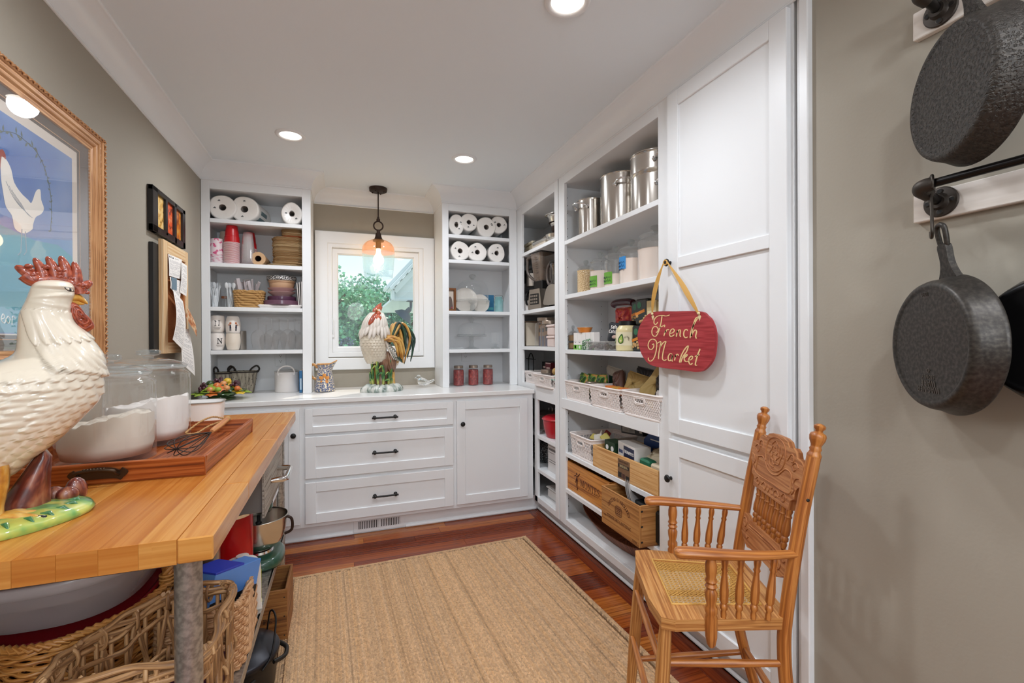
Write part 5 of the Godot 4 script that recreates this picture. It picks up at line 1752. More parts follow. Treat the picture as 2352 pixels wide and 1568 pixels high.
func build_left_shelves() -> void:
	var S = [2.0825, 1.7935, 1.5025, 1.2155]
	towel("wrapped paper towel roll against the left end of the top shelf", V(-0.745, S[0] + 0.084, -3.825), 0.081, "", 1.0, 1)
	towel("wrapped paper towel roll second from left on the top shelf", V(-0.578, S[0] + 0.086, -3.83), 0.089, "", 0.95, 2, 0.26, -9)
	towel("wrapped paper towel roll alone at the right of the top shelf", V(-0.326, S[0] + 0.079, -3.825), 0.068, "", 1.14, 3)
	# cups
	var paper_pink = mk("cup_pink", Color.WHITE, 0.5, 0, {"albedo_texture": noise_tex(0.02, 1, [[0.0, 0.62, 0.68, 1.0], ["f0e4e4", "eed9dc", "d8688c", "c84878"]], 128, 128, 71), "uv1_scale": Vector3(8, 8, 1)})
	cup_stack("paper_cup", "white and pink paper cup in the stack at far left", "paper cup", "pink paper cups in one stack", v2([0.045, 0.0, 0.046, 0.003, 0.044, 0.004, 0.036, 0.11, 0.034, 0.11, 0.0, 0.108]), paper_pink, V(-0.79, S[1], -3.625), 9, 0.0075)
	cup_stack("paper_cup", "plain beige paper cup behind the pink cup stack", "paper cup", "beige paper cups in one stack", v2([0.043, 0.0, 0.044, 0.003, 0.042, 0.004, 0.034, 0.1, 0.032, 0.1, 0.0, 0.098]), hexm("cup_beige", "dccab8", 0.6), V(-0.765, S[1], -3.75), 18, 0.0085)
	var red = hexm("cup_red", "c41820", 0.3)
	var redp = v2([0.047, 0.0, 0.0495, 0.002, 0.0495, 0.0045, 0.0465, 0.006, 0.044, 0.045, 0.0415, 0.048, 0.0385, 0.088, 0.0365, 0.091, 0.033, 0.118, 0.03, 0.118, 0.0, 0.115])
	var rim = lath(v2([0.0462, -0.0002, 0.0503, 0.001, 0.0503, 0.0036, 0.0468, 0.0052]), 28, 20).mesh()
	var rm = lath(redp, 28, 30).mesh()
	for s in [[V(-0.7, S[1], -3.61), 22], [V(-0.615, S[1], -3.73), 20]]:
		for k in s[1]:
			var o = thing("plastic_cup", "red plastic cup in the tall stack, its white rim showing" if s[1] == 22 else "red plastic cup in the half hidden stack behind the clear cups", "plastic cup", s[0] + V(0.0006 * sin(k * 1.9), k * 0.0068, 0), 0, "red cups in the front stack" if s[1] == 22 else "red cups in the rear stack")
			pmesh(o, "cup_body", rm, red)
			pmesh(o, "rim", rim, hexm("rim_white", "f0e6e6", 0.35), "white rim")
	cup_stack("plastic_cup", "clear plastic cup in the tall stack beside the red cups", "plastic cup", "clear plastic cups in one stack", v2([0.041, 0.0, 0.043, 0.002, 0.043, 0.005, 0.04, 0.006, 0.029, 0.112, 0.0, 0.11]), glassm("clear_plastic", Color("efe8e8"), 0.1), V(-0.603, S[1], -3.6), 12, 0.0098, Vector2.ZERO, 24)
	var t = thing("kraft_roll", "brown kraft paper roll lying beside the clear cups", "paper roll", V(-0.538, S[1] + 0.046, -3.83), 0)
	var b = Mb.new()
	b.at(Vector3.ZERO, V(90, 0, 0))
	b.lathe(v2([0.02, 0.0, 0.045, 0.0, 0.0455, 0.004, 0.0455, 0.246, 0.045, 0.25, 0.02, 0.25, 0.02, 0.0]), 36)
	part(t, "roll", b, hexm("kraft", "c8a27a", 0.8))
	b = Mb.new()
	b.at(Vector3.ZERO, V(90, 0, 0))
	b.lathe(v2([0.0195, 0.0, 0.0195, 0.251, 0.018, 0.251, 0.018, 0.0]), 24)
	part(t, "core", b, hexm("core_brown", "4a2c18", 0.9))
	# palm leaf plates
	var rg = RandomNumberGenerator.new()
	rg.seed = 8
	var palm = []
	for c in ["c9ad84", "b99a70", "d6bf98", "a88458"]:
		palm.append(hexm("palm" + c, c, 0.85))
	var pl = func(r: float) -> Mesh:
		var P = []
		for q in [[0.0, 0.0], [0.7, 0.0], [0.84, 0.004], [0.97, 0.009], [1.0, 0.0085], [0.98, 0.0068], [0.83, 0.002], [0.7, -0.0018], [0.0, -0.0018]]:
			var row = PackedVector3Array()
			for k in 28:
				var a = TAU * k / 28
				var c = signf(cos(a)) * pow(absf(cos(a)), 0.7)
				var s = signf(sin(a)) * pow(absf(sin(a)), 0.7)
				row.append(V(c * r * q[0], q[1] + 0.0012 * sin(k * 2.7) * q[0], s * r * q[0]))
			P.append(row)
		var m = Mb.new()
		m.grid(P, true, true)
		return m.mesh()
	var big: Mesh = pl.call(0.102)
	for k in 36:
		var o = pmesh(self, "palm_leaf_plate", big, palm[rg.randi() % 4])
		o.position = V(-0.355 + rg.randfn() * 0.003, S[1] + 0.018 + k * 0.0051, -3.66 + rg.randfn() * 0.003)
		o.rotation_degrees = V(0, rg.randf_range(-4, 4), 0)
		tag(o, "tan palm leaf plate in the tall crooked stack right of the kraft roll", "plate", "tan plates in the tall stack")
	var o2 = pmesh(self, "palm_leaf_tray", pl.call(0.118), palm[0])
	o2.position = V(-0.375, S[1] + 0.0035, -3.66)
	tag(o2, "wide tan palm leaf tray at the bottom of the plate stack", "plate")
	var mid: Mesh = pl.call(0.075)
	for k in 11:
		var o = pmesh(self, "palm_leaf_plate", mid, hexm("palm_red", "b0522a", 0.7) if k == 0 else palm[rg.randi() % 4])
		o.position = V(-0.325 + rg.randfn() * 0.002, S[1] + 0.205 + k * 0.0058, -3.645)
		tag(o, "small grey brown square plate in the topmost stack" if k else "rust red small plate under the topmost plate stack", "plate", "small plates on top of the stack" if k else "")
	# cutlery in glass jars
	var fork = Mb.new()
	fork.tube([V(0, 0, 0), V(0.001, 0.07, 0), V(0, 0.12, 0.002), V(0, 0.135, 0.003)], [0.0028, 0.003, 0.0042, 0.007], 5)
	for k in 4:
		fork.tube([V(-0.006 + k * 0.004, 0.132, 0.003), V(-0.0075 + k * 0.005, 0.165, 0.006)], [0.0016, 0.0009], 4)
	var spoon = Mb.new()
	spoon.tube([V(0, 0, 0), V(0.001, 0.07, 0), V(0, 0.125, 0.002)], [0.0028, 0.003, 0.0042], 5)
	spoon.ball(V(0, 0.145, 0.004), V(0.011, 0.021, 0.003), 10, 6)
	var fm = fork.mesh()
	var sm = spoon.mesh()
	var cl = mk("clear_cutlery", Color("dfe2e4"), 0.12, 0, {"metallic_specular": 0.8})
	for q in [[V(-0.806, S[2], -3.63), "left"], [V(-0.715, S[2], -3.635), "right"]]:
		var j = thing("glass_jar", "clear glass jar of plastic cutlery, %s of two" % q[1], "jar", q[0])
		part(j, "wall", lath(sm2([0.0, 0.002, 0.032, 0.002, 0.036, 0.008, 0.036, 0.07, 0.034, 0.08, 0.031, 0.088, 0.033, 0.1], 3), 28, 60), M.glass)
		for k in 17:
			var o = pmesh(self, "plastic_utensil", fm if k % 2 else sm, cl)
			var a = k * 2.4
			o.position = q[0] + V(cos(a) * 0.014, 0.006, sin(a) * 0.014)
			o.rotation = V(sin(a) * rg.randf_range(0.05, 0.17), rg.randf() * TAU, -cos(a) * rg.randf_range(0.05, 0.17))
			tag(o, "clear plastic fork or spoon standing in the %s cutlery jar" % q[1], "cutlery", "plastic cutlery in the %s jar" % q[1])
	var jb = thing("glass_jar", "little glass jar with amber contents between the cutlery jars", "jar", V(-0.762, S[2], -3.72))
	part(jb, "wall", lath(sm2([0.0, 0.001, 0.026, 0.002, 0.029, 0.02, 0.028, 0.09, 0.02, 0.1, 0.02, 0.112], 3), 24, 60), M.glass)
	part(jb, "contents", lath(v2([0.0, 0.07, 0.025, 0.07, 0.026, 0.085, 0, 0.088]), 20), hexm("amber_fill", "b0622a", 0.5))
	# little rush basket of wrapped napkins
	t = thing("woven_basket", "small brown rush basket holding wrapped napkins", "basket", V(-0.6, S[2], -3.635), 4)
	basket_rect(t, 0.078, 0.06, 0.11, 7, 0.0085, hexm("rush", "b98f58", 0.85), 1.12)
	for k in 12:
		b = Mb.new()
		b.box(Vector3.ZERO, V(0.024, 0.15, 0.006), 0.002)
		var o = part(self, "wrapped_napkin", b, hexm("napkin", "c9c0c2", 0.25))
		var a = (k - 5.5) / 6.0
		o.position = V(-0.612 + a * 0.055, S[2] + 0.118 + 0.012 * sin(k * 2.3), -3.64 + 0.03 * sin(k * 1.7))
		o.rotation_degrees = V(8 * sin(k * 1.3), k * 29, -28 * a - 8)
		tag(o, "clear wrapped napkin and cutlery pack standing in rush basket", "napkin", "wrapped packs in the rush basket")
	# stacked bowls and plates at the right
	var y: float = S[2]
	var st = [["platter", "white rectangular platter under the purple plates", hexm("china", "ece6e2", 0.25), 0.125, 0.024, 0], ["plate", "wide purple plate in the bowl stack", hexm("plum", "6c4a5c", 0.2), 0.122, 0.032, 1], ["plate", "smaller dark purple plate under the pink bowls", hexm("plum_dark", "56324a", 0.2), 0.092, 0.03, 1], ["bowl", "fluted pink bowl in the middle of the bowl stack", hexm("pink_china", "d8b4b4", 0.3), 0.09, 0.036, 2], ["bowl", "shallow pink bowl nested in the fluted bowl", M.pink_china, 0.092, 0.028, 2], ["bowl", "deep beige bowl near the top of the bowl stack", hexm("beige_china", "d0aa88", 0.35), 0.087, 0.056, 3], ["bowl", "black and white speckled bowl topmost of the bowl stack", mk("speckle", Color.WHITE, 0.3, 0, {"albedo_texture": noise_tex(0.09, 1, [[0.0, 0.48, 0.54, 1.0], ["14161c", "1c2026", "e0dcd8", "f0ece8"]], 128, 128, 73), "uv1_scale": Vector3(9, 9, 1)}), 0.096, 0.03, 1]]
	for q in st:
		var r: float = q[3]
		var h: float = q[4]
		var pr = [0.0, 0.001, r * 0.6, 0.001, r * 0.66, h * 0.3, r * 0.95, h * 0.8, r, h, r * 0.98, h, r * 0.9, h * 0.85, r * 0.6, h * 0.4, 0.0, h * 0.35]
		if q[5] == 1:
			pr = [0.0, 0.001, r * 0.97, 0.001, r, 0.006, r, h - 0.002, r * 0.985, h, r * 0.96, h - 0.002, r * 0.95, 0.012, 0.0, 0.01]
		if q[5] == 3:
			pr = [0.0, 0.001, r * 0.78, 0.001, r * 0.9, h * 0.3, r * 0.93, h * 0.75, r, h * 0.8, r, h, r * 0.97, h, r * 0.9, h * 0.5, 0.0, h * 0.3]
		b = Mb.new()
		if q[5] == 0:
			b.at(V(0, h / 2, 0))
			b.box(Vector3.ZERO, V(r * 2.1, h, 0.2), 0.008, Vector2(1.06, 1.04))
		else:
			b.lathe(v2(pr), 48)
		solo(q[0], q[1], q[0], b, q[2], V(-0.402, y, -3.66))
		y += h * (0.98 if q[5] != 2 else 0.9)
	for k in 3:
		b = Mb.new()
		b.box(V(0, 0.095, 0), V(0.006, 0.19 - 0.01 * k, 0.2), 0.001)
		var o = solo("folder", "thin white folder standing at the right end, %s" % ["against the shelf side", "in the middle", "nearest the bowls"][k], "folder", b, hexm("folder_white", "dcd6d2", 0.6), V(-0.268 - k * 0.009, S[2] + 0.001, -3.68))
		o.rotation_degrees.z = 2.0 * k
	# tumblers
	var tp = sm2([0.0, 0.001, 0.028, 0.001, 0.037, 0.012, 0.044, 0.045, 0.0445, 0.075, 0.042, 0.104, 0.04, 0.114], 4)
	tp.append_array(v2([0.036, 0.114, 0.037, 0.1, 0.0, 0.098]))
	var enam = hexm("tumbler", "efe6de", 0.3)
	var lab = ["white tumbler with letter N, lower at left end", "white tumbler with letter N stacked upper at left end", "white tumbler printed with three figures, upper of its pair", "plain cream tumbler under the three figures tumbler"]
	var i = 0
	for q in [[-0.79, 0.0], [-0.79, 0.1165], [-0.697, 0.1165], [-0.697, 0.0]]:
		t = thing("tumbler", lab[i], "tumbler", V(q[0], S[3] + q[1], -3.615), 12)
		var inv: bool = i == 2
		var body = part(t, "body", lath(tp, 36), hexm("tumbler_cream", "eadccb", 0.35) if i == 3 else enam)
		if inv:
			body.rotation_degrees.x = 180
			body.position.y = 0.1145
		if i < 2:
			var xo = 0.0 if i == 1 else 0.014
			txt(t, "N", 0.036, V(xo, 0.062, 0.0438), V(0, 18 * xo / 0.014, 0), hexm("print_ink", "2c2c30", 0.6), true)
			for k in 2:
				part(t, "printed_line", bx(V(xo - 0.02 + k * 0.004, 0.034 - k * 0.008, 0.0425), V(xo + 0.02 - k * 0.004, 0.0365 - k * 0.008, 0.0432), 0), hexm("print_grey", "8a8580", 0.7))
			part(t, "lid", lath(v2([0.0, 0.1142, 0.041, 0.1142, 0.041, 0.118, 0.036, 0.12, 0.0, 0.12]), 28), hexm("lid_clear", "a8a4a0", 0.2))
		if inv:
			for k in 3:
				b = Mb.new()
				var x = -0.016 + k * 0.016
				b.slab(V(x - 0.0055, 0.03, 0.0412), V(x + 0.0055, 0.054, 0.0428), 0.001)
				b.slab(V(x - 0.005, 0.014, 0.0408), V(x - 0.001, 0.031, 0.042), 0.001)
				b.slab(V(x + 0.001, 0.014, 0.0408), V(x + 0.005, 0.031, 0.042), 0.001)
				part(t, "printed_clothes", b, hexm("print_navy", "2c2a3a", 0.7))
				b = Mb.new()
				b.at(V(x, 0.062, 0.0428))
				puff(b, sm2([-0.006, -0.002, 0.0, -0.006, 0.006, -0.002, 0.005, 0.008, -0.005, 0.008], 3, true), 0.001, 3)
				part(t, "printed_head", b, hexm("print_tan", "b8724c", 0.7))
			for k in 2:
				part(t, "printed_arm", bx(V(-0.03 + k * 0.048, 0.05, 0.0395), V(-0.018 + k * 0.048, 0.056, 0.0415), 0.001), M.print_tan)
		i += 1
	solo("steel_flask", "grey steel can standing behind the cream tumbler", "flask", lath(v2([0.0, 0.0, 0.03, 0.0, 0.031, 0.004, 0.031, 0.128, 0.028, 0.133, 0.0, 0.133]), 28), hexm("can_grey", "8e867d", 0.4, 0.5), V(-0.665, S[3], -3.71))
	i = 0
	for q in [[-0.546, -3.62, 0.222, 0.046], [-0.515, -3.74, 0.18, 0.042], [-0.463, -3.62, 0.225, 0.05], [-0.43, -3.76, 0.225, 0.05], [-0.36, -3.62, 0.228, 0.052], [-0.33, -3.77, 0.225, 0.05], [-0.282, -3.64, 0.19, 0.036]]:
		wine_glass(["clear wine glass upside down, first from the tumblers", "short printed glass upside down behind the first wine glass", "clear wine glass upside down, second in the front row", "clear wine glass upside down in back row, middle", "clear wine glass upside down, third in the front row", "clear wine glass upside down in back row at right", "small clear wine glass upside down at the right end"][i], V(q[0], S[3], q[1]), q[2], q[3], "upside down wine glasses")
		i += 1

func basket_rect(par: Node, hx: float, hz: float, h: float, rows: int, r: float, m: Material, flare := 1.0, lift := 0.0, stakes := 7) -> void:
	# over-and-under rope rows round upright stakes; a part for the weave, one for the stakes, one for the rim, one for the bottom
	var loop = func(y: float, ph: float, amp: float, n: int) -> Array:
		var q = []
		var k = 1.0 + (flare - 1.0) * y / h
		for i in n:
			var a = TAU * i / n
			var x = signf(cos(a)) * pow(absf(cos(a)), 0.4) * hx * k
			var z = signf(sin(a)) * pow(absf(sin(a)), 0.4) * hz * k
			var d = V(x, 0, z).normalized()
			q.append(V(x, y, z) + d * amp * sin(a * stakes * 2 + ph))
		return q
	var w = Mb.new()
	for i in rows:
		var y = (i + 0.6) * h / rows
		w.tube(loop.call(y, PI * (i % 2), r * 0.55, 96), r * 0.92, 7, true)
		w.tube(loop.call(y - r * 0.5, PI * (i % 2) + 1.6, r * 0.5, 96), r * 0.6, 6, true)
	part(par, "weave", w, m, "", true)
	w = Mb.new()
	for i in stakes * 4:
		var a = TAU * (i + 0.5) / (stakes * 4)
		var x = signf(cos(a)) * pow(absf(cos(a)), 0.4) * hx
		var z = signf(sin(a)) * pow(absf(sin(a)), 0.4) * hz
		w.tube([V(x * 0.97, 0.0, z * 0.97), V(x * flare * 0.97, h, z * flare * 0.97)], r * 0.5, 5)
	part(par, "stakes", w, m, "", true)
	w = Mb.new()
	w.slab(V(-hx * 0.95, 0.002, -hz * 0.95), V(hx * 0.95, 0.007, hz * 0.95), 0.001)
	part(par, "bottom", w, m)
	var rp: Array = loop.call(h, 0.0, 0.0, 96)
	rp.append(rp[0])
	part(par, "rim", rope(rp, r * 1.25, 26, 2, 6), m)

func build_counter_goods() -> void:
	var y0 = 0.9125
	var rg = RandomNumberGenerator.new()
	rg.seed = 17
	# birch bark baskets with dark rims
	var birch = mk("birch", Color.WHITE, 0.8, 0, {"albedo_texture": noise_tex(0.03, 5, [[0.0, 0.3, 0.6, 1.0], ["3a342c", "8a8172", "a89e8c", "c2b8a4"]], 256, 256, 81), "uv1_scale": Vector3(6, 6, 1)})
	var drk = hexm("birch_rim", "241c17", 0.6)
	var i = 0
	for q in [[-0.775, -3.74, 0.055, 0.15, "narrow birch bark basket with dark rim at the shelf's left"], [-0.655, -3.74, 0.085, 0.155, "wide birch bark basket with looped dark handles"]]:
		var t = thing("bark_basket", q[4], "basket", V(q[0], y0, q[1]))
		var r: float = q[2]
		var h: float = q[3]
		var P = []
		for s in [[0.0, 0.002, 0.7], [0.7, 0.002, 0.7], [0.72, 0.006, 0.7], [1.0, h, 1.0], [0.96, h, 1.0], [0.7, 0.01, 0.7], [0.0, 0.01, 0.7]]:
			var row = PackedVector3Array()
			for k in 40:
				var a = TAU * k / 40
				row.append(V(signf(cos(a)) * pow(absf(cos(a)), 0.6) * r * s[0], s[1], signf(sin(a)) * pow(absf(sin(a)), 0.6) * 0.06 * s[0]))
			P.append(row)
		var b = Mb.new()
		b.grid(P, true, true)
		part(t, "bark", b, birch)
		b = Mb.new()
		var ring = []
		for k in 40:
			var a = TAU * k / 40
			ring.append(V(signf(cos(a)) * pow(absf(cos(a)), 0.6) * r * 1.0, h - 0.008, signf(sin(a)) * pow(absf(sin(a)), 0.6) * 0.06))
		b.tube(ring, 0.009, 6, true, 0.5)
		for k in 22:
			var a = TAU * k / 22
			for yy in [0.35, 0.62]:
				var rr = lerpf(0.7, 1.0, yy) * 1.012
				var x = signf(cos(a)) * pow(absf(cos(a)), 0.6) * r * rr
				var z = signf(sin(a)) * pow(absf(sin(a)), 0.6) * 0.06 * rr
				b.at(V(x, h * yy + 0.008 * (k % 3), z), V(0, -rad_to_deg(atan2(z, x)), 0))
				b.box(Vector3.ZERO, V(0.001, 0.003, 0.016), 0)
		b.at(Vector3.ZERO)
		part(t, "rim", b, drk)
		b = Mb.new()
		for s in [-1, 1]:
			b.tube(smooth([V(s * r * 0.98, h - 0.012, 0.01), V(s * r * 1.15, h + 0.012, 0.01), V(s * r * 0.95, h + 0.035, 0.008), V(s * r * 0.6, h + 0.015, 0.03), V(s * r * 0.5, h - 0.008, 0.05)], 4), 0.006, 7)
		part(t, "handles", b, drk)
		i += 1
	# white lidded canister
	var t = thing("canister", "round white metal canister with arched handle and glass lid", "canister", V(-0.375, y0, -3.7))
	part(t, "body", lath(v2([0.0, 0.0, 0.079, 0.0, 0.081, 0.004, 0.081, 0.132, 0.083, 0.136, 0.083, 0.142, 0.078, 0.144, 0.076, 0.01, 0.0, 0.008]), 48), hexm("canister_white", "e4deda", 0.35))
	part(t, "lid", lath(sm2([0.084, 0.146, 0.083, 0.15, 0.05, 0.16, 0.0, 0.164], 3), 40), glassm("canister_lid", Color("cfc8c0"), 0.3))
	part(t, "handle", tub(smooth([V(-0.052, 0.122, 0.062), V(-0.05, 0.155, 0.058), V(-0.03, 0.178, 0.05), V(0.0, 0.185, 0.046), V(0.03, 0.178, 0.05), V(0.05, 0.155, 0.058), V(0.052, 0.122, 0.062)], 5), 0.006, 10), M.canister_white)
	# books at right end
	t = thing("book", "slim blue book standing at the right end of the lowest shelf", "book", V(-0.277, y0, -3.68))
	part(t, "cover", bx(V(-0.009, 0.0, -0.1), V(0.009, 0.155, 0.1), 0.001), hexm("book_blue", "2f74a8", 0.5))
	part(t, "pages", bx(V(-0.007, 0.002, -0.098), V(0.007, 0.156, 0.097), 0), hexm("pages", "e8e0d4", 0.9))
	part(t, "spine_print", bx(V(-0.005, 0.02, 0.1), V(0.005, 0.1, 0.1005), 0), hexm("book_pale", "c8dcea", 0.6))
	# outlets
	for q in [[V(-0.434, 1.145, ZB + 0.009), "white wall outlet behind the canister at left"], [V(0.985, 1.155, ZB + 0.009), "white wall outlet above the three red jars"]]:
		t = thing("wall_outlet", q[1], "outlet", q[0])
		part(t, "plate", bx(V(-0.036, -0.058, 0), V(0.036, 0.058, 0.005), 0.003), M.white)
		for s in [-0.02, 0.02]:
			var b = Mb.new()
			b.at(V(0, s, 0.005))
			b.prism(PackedVector2Array(sm2([-0.016, -0.008, -0.009, -0.0145, 0.009, -0.0145, 0.016, -0.008, 0.016, 0.008, 0.009, 0.0145, -0.009, 0.0145, -0.016, 0.008], 2, true)), 0.0015)
			var f = part(t, "socket", b, M.white)
			b = Mb.new()
			b.slab(V(-0.0075, s - 0.001, 0.0066), V(-0.0055, s + 0.008, 0.0069), 0)
			b.slab(V(0.0055, s + 0.0, 0.0066), V(0.0075, s + 0.007, 0.0069), 0)
			b.at(V(0, s - 0.006, 0.0066), V(90, 0, 0))
			b.cyl(0.0024, 0.0004, 8)
			part(f, "slots", b, M.dark)
	# majolica dish heaped with ceramic fruit and leaves
	t = thing("fruit_dish", "colourful ceramic dish moulded with fruit and leaves on worktop corner", "dish", V(-0.715, y0, -3.36))
	var gl = {"clearcoat_enabled": true, "clearcoat": 0.8, "clearcoat_roughness": 0.1}
	var cols = {"fr_green": "9ab83a", "fr_dark": "2f4a1e", "fr_yellow": "e0b828", "fr_orange": "d8702a", "fr_grape": "4a1a2a", "fr_peach": "e0985a"}
	for k in cols:
		mk(k, Color(cols[k]), 0.4, 0, gl)
	part(t, "foot", lath(sm2([0.0, 0.0, 0.075, 0.0, 0.08, 0.01, 0.07, 0.02, 0.1, 0.035, 0.135, 0.052, 0.13, 0.056, 0.0, 0.04], 3), 32), M.fr_dark)
	var leafs = [M.fr_green, M.fr_yellow, M.fr_dark, M.fr_orange, M.fr_green]
	for k in 22:
		var a = TAU * k / 11.0 + (0.3 if k > 10 else 0.0)
		var up = 0.05 if k < 11 else 0.085
		var rr = 0.115 if k < 11 else 0.07
		var b = Mb.new()
		b.at(V(cos(a) * rr, up, sin(a) * rr), V(-90 + (-14 if k < 11 else -35), 0, 0))
		b.t.basis = Basis(Vector3.UP, -a - PI / 2) * b.t.basis
		puff(b, sm2([0.0, 0.058, 0.016, 0.036, 0.034, 0.034, 0.026, 0.012, 0.034, -0.012, 0.012, -0.026, -0.012, -0.026, -0.034, -0.012, -0.026, 0.012, -0.034, 0.034, -0.016, 0.036], 3, true), 0.006, 4)
		part(t, "leaf", b, leafs[k % 5])
	for q in [[-0.085, 0.082, 0.04, 0], [0.08, 0.088, 0.03, 0], [-0.02, 0.108, -0.03, 0]]:
		var b = Mb.new()
		for k in 16:
			b.ball(V(q[0] + rg.randf_range(-0.022, 0.022), q[1] + rg.randf_range(-0.02, 0.024), q[2] + rg.randf_range(-0.02, 0.022)), Vector3.ONE * 0.011, 10, 7)
		part(t, "grapes", b, M.fr_grape)
	for q in [[-0.01, 0.09, 0.055, 0.022, "fr_orange"], [0.02, 0.1, 0.035, 0.02, "fr_peach"], [0.045, 0.075, 0.075, 0.02, "fr_peach"], [-0.04, 0.07, 0.085, 0.019, "fr_peach"], [0.1, 0.07, 0.06, 0.018, "fr_orange"], [0.03, 0.11, -0.02, 0.024, "fr_yellow"], [-0.06, 0.1, 0.0, 0.022, "fr_dark"], [0.005, 0.07, 0.1, 0.018, "fr_green"]]:
		var b = Mb.new()
		b.ball(V(q[0], q[1], q[2]), V(q[3], q[3] * 0.92, q[3]), 14, 10)
		part(t, "fruit", b, M[q[4]])
	# painted pitcher
	t = thing("pitcher", "floral painted ceramic pitcher with tan handle and spout left of rooster", "pitcher", V(-0.12, y0, -3.6), -6)
	var P = []
	for s in [[0.0, 0.002], [0.066, 0.002], [0.07, 0.01], [0.068, 0.03], [0.056, 0.1], [0.048, 0.15], [0.047, 0.172], [0.053, 0.196], [0.05, 0.196], [0.044, 0.17], [0.044, 0.15], [0.05, 0.1], [0.06, 0.02], [0.0, 0.012]]:
		var row = PackedVector3Array()
		for k in 40:
			var a = TAU * k / 40
			var sp = maxf(0.0, (s[1] - 0.15) / 0.046) * pow(maxf(0.0, cos(a)), 6.0) * 0.03 if s[0] > 0.03 else 0.0
			row.append(V(cos(a) * (s[0] + sp), s[1] + sp * 0.8, sin(a) * s[0]))
		P.append(row)
	var b = Mb.new()
	b.grid(P, true, true)
	part(t, "body", b, mk("talavera", Color.WHITE, 0.3, 0, gl.merged({"albedo_texture": noise_tex(0.06, 1, [[0.0, 0.42, 0.5, 0.58, 1.0], ["3c4a6a", "5a6488", "e6ddd0", "d8c49a", "e6ddd0"]], 256, 256, 83, 2, FastNoiseLite.TYPE_CELLULAR), "uv1_scale": Vector3(6, 6, 1)})))
	part(t, "spout_rim", tub(range(30).map(func(k): return V(cos(TAU * k / 30) * (0.051 + 0.03 * pow(maxf(0, cos(TAU * k / 30)), 6)), 0.197 + 0.024 * pow(maxf(0, cos(TAU * k / 30)), 6), sin(TAU * k / 30) * 0.051)), 0.004, 6, true), hexm("tan_glaze", "c08a4c", 0.3))
	part(t, "handle", tub(smooth([V(-0.046, 0.17, 0), V(-0.075, 0.195, 0), V(-0.1, 0.175, 0), V(-0.1, 0.13, 0), V(-0.08, 0.1, 0), V(-0.056, 0.09, 0)], 5), 0.009, 10), M.tan_glaze)
	for k in 5:
		var a = TAU * k / 5 + 0.3
		b = Mb.new()
		b.at(V(0.004 + cos(a) * 0.02, 0.095 + sin(a) * 0.022, 0.0565), V(-9, 0, rad_to_deg(a) - 90))
		puff(b, sm2([0.0, 0.016, 0.012, 0.008, 0.01, -0.008, 0.0, -0.014, -0.01, -0.008, -0.012, 0.008], 3, true), 0.0025, 3)
		part(t, "painted_petal", b, hexm("petal_orange", "d0883a", 0.35))
	# glass bird
	t = thing("glass_bird", "small clear glass bird on worktop below the window at right", "figurine", V(0.6, y0, -3.66), 8)
	var gm = mk("solid_glass", Color("f4f8f8", 0.03), 0.03, 0, {"transparency": BaseMaterial3D.TRANSPARENCY_ALPHA, "refraction_enabled": true, "refraction_scale": 0.05})
	b = Mb.new()
	var sp = smooth([V(-0.05, 0.056, 0), V(-0.035, 0.05, 0), V(-0.012, 0.04, 0), V(0.02, 0.034, 0), V(0.05, 0.038, 0), V(0.082, 0.052, 0)], 5)
	var rr = []
	for k in sp.size():
		var q = float(k) / (sp.size() - 1)
		rr.append(0.004 + 0.032 * pow(sin(PI * clampf(q * 1.15 + 0.05, 0, 1)), 0.8) * (1.0 - 0.35 * q) if q < 0.8 else 0.012 - 0.03 * (q - 0.8))
	b.tube(sp, rr, 18)
	b.ball(V(-0.043, 0.076, 0), V(0.021, 0.02, 0.019), 18, 12)
	b.tube([V(-0.058, 0.077, 0), V(-0.068, 0.074, 0), V(-0.077, 0.071, 0)], [0.007, 0.004, 0.001], 8)
	part(t, "body", b, gm)
	# right shelf unit, top: paper towels
	var S = [2.0955, 1.9005, 1.5035, 1.2055]
	var lb = ["wrapped paper towel roll at left of the upper towel row", "wrapped paper towel roll raised second in the upper towel row", "peaked wrapped paper towel roll third in the upper towel row", "wrapped paper towel roll raised at right of upper row", "wrapped paper towel roll at left of lower towel row", "wrapped paper towel roll in the middle of lower towel row", "wrapped paper towel roll at right of lower towel row"]
	i = 0
	for q in [[0.843, S[0] + 0.085, 0.06, 1.36], [0.957, S[0] + 0.112, 0.069, 1.0], [1.085, S[0] + 0.083, 0.077, 1.04], [1.212, S[0] + 0.112, 0.068, 1.02], [0.858, S[1] + 0.076, 0.077, 0.96], [1.024, S[1] + 0.074, 0.076, 0.94], [1.182, S[1] + 0.078, 0.069, 1.1]]:
		towel(lb[i], V(q[0], q[1], -3.83 + 0.004 * (i % 3)), q[2], "", q[3], 11 + i, 0.262, [0, -3, 0, -4, 3, -3, -2][i])
		i += 1
	# cake dome on stand
	cake_stand("tall glass cake dome with knob on a footed glass stand", V(1.0, S[2], -3.68), 0.136, 0.1, 0.175, 0.09)
	cake_stand("low glass cake dome on scalloped pedestal stand", V(0.99, S[3], -3.68), 0.118, 0.1, 0.105, 0.11)
	# goblet
	t = thing("goblet", "heavy clear glass goblet beside the low cake stand", "goblet", V(1.185, S[3], -3.65))
	part(t, "bowl", lath(sm2([0.0, 0.04, 0.02, 0.042, 0.036, 0.05, 0.039, 0.07, 0.039, 0.135], 4), 28, 60), M.glass)
	part(t, "stem", lath(sm2([0.0, 0.0, 0.036, 0.0, 0.036, 0.006, 0.016, 0.016, 0.012, 0.026, 0.02, 0.036, 0.0, 0.04], 3), 24, 60), glassm("goblet_glass", Color("8a9494"), 0.15))
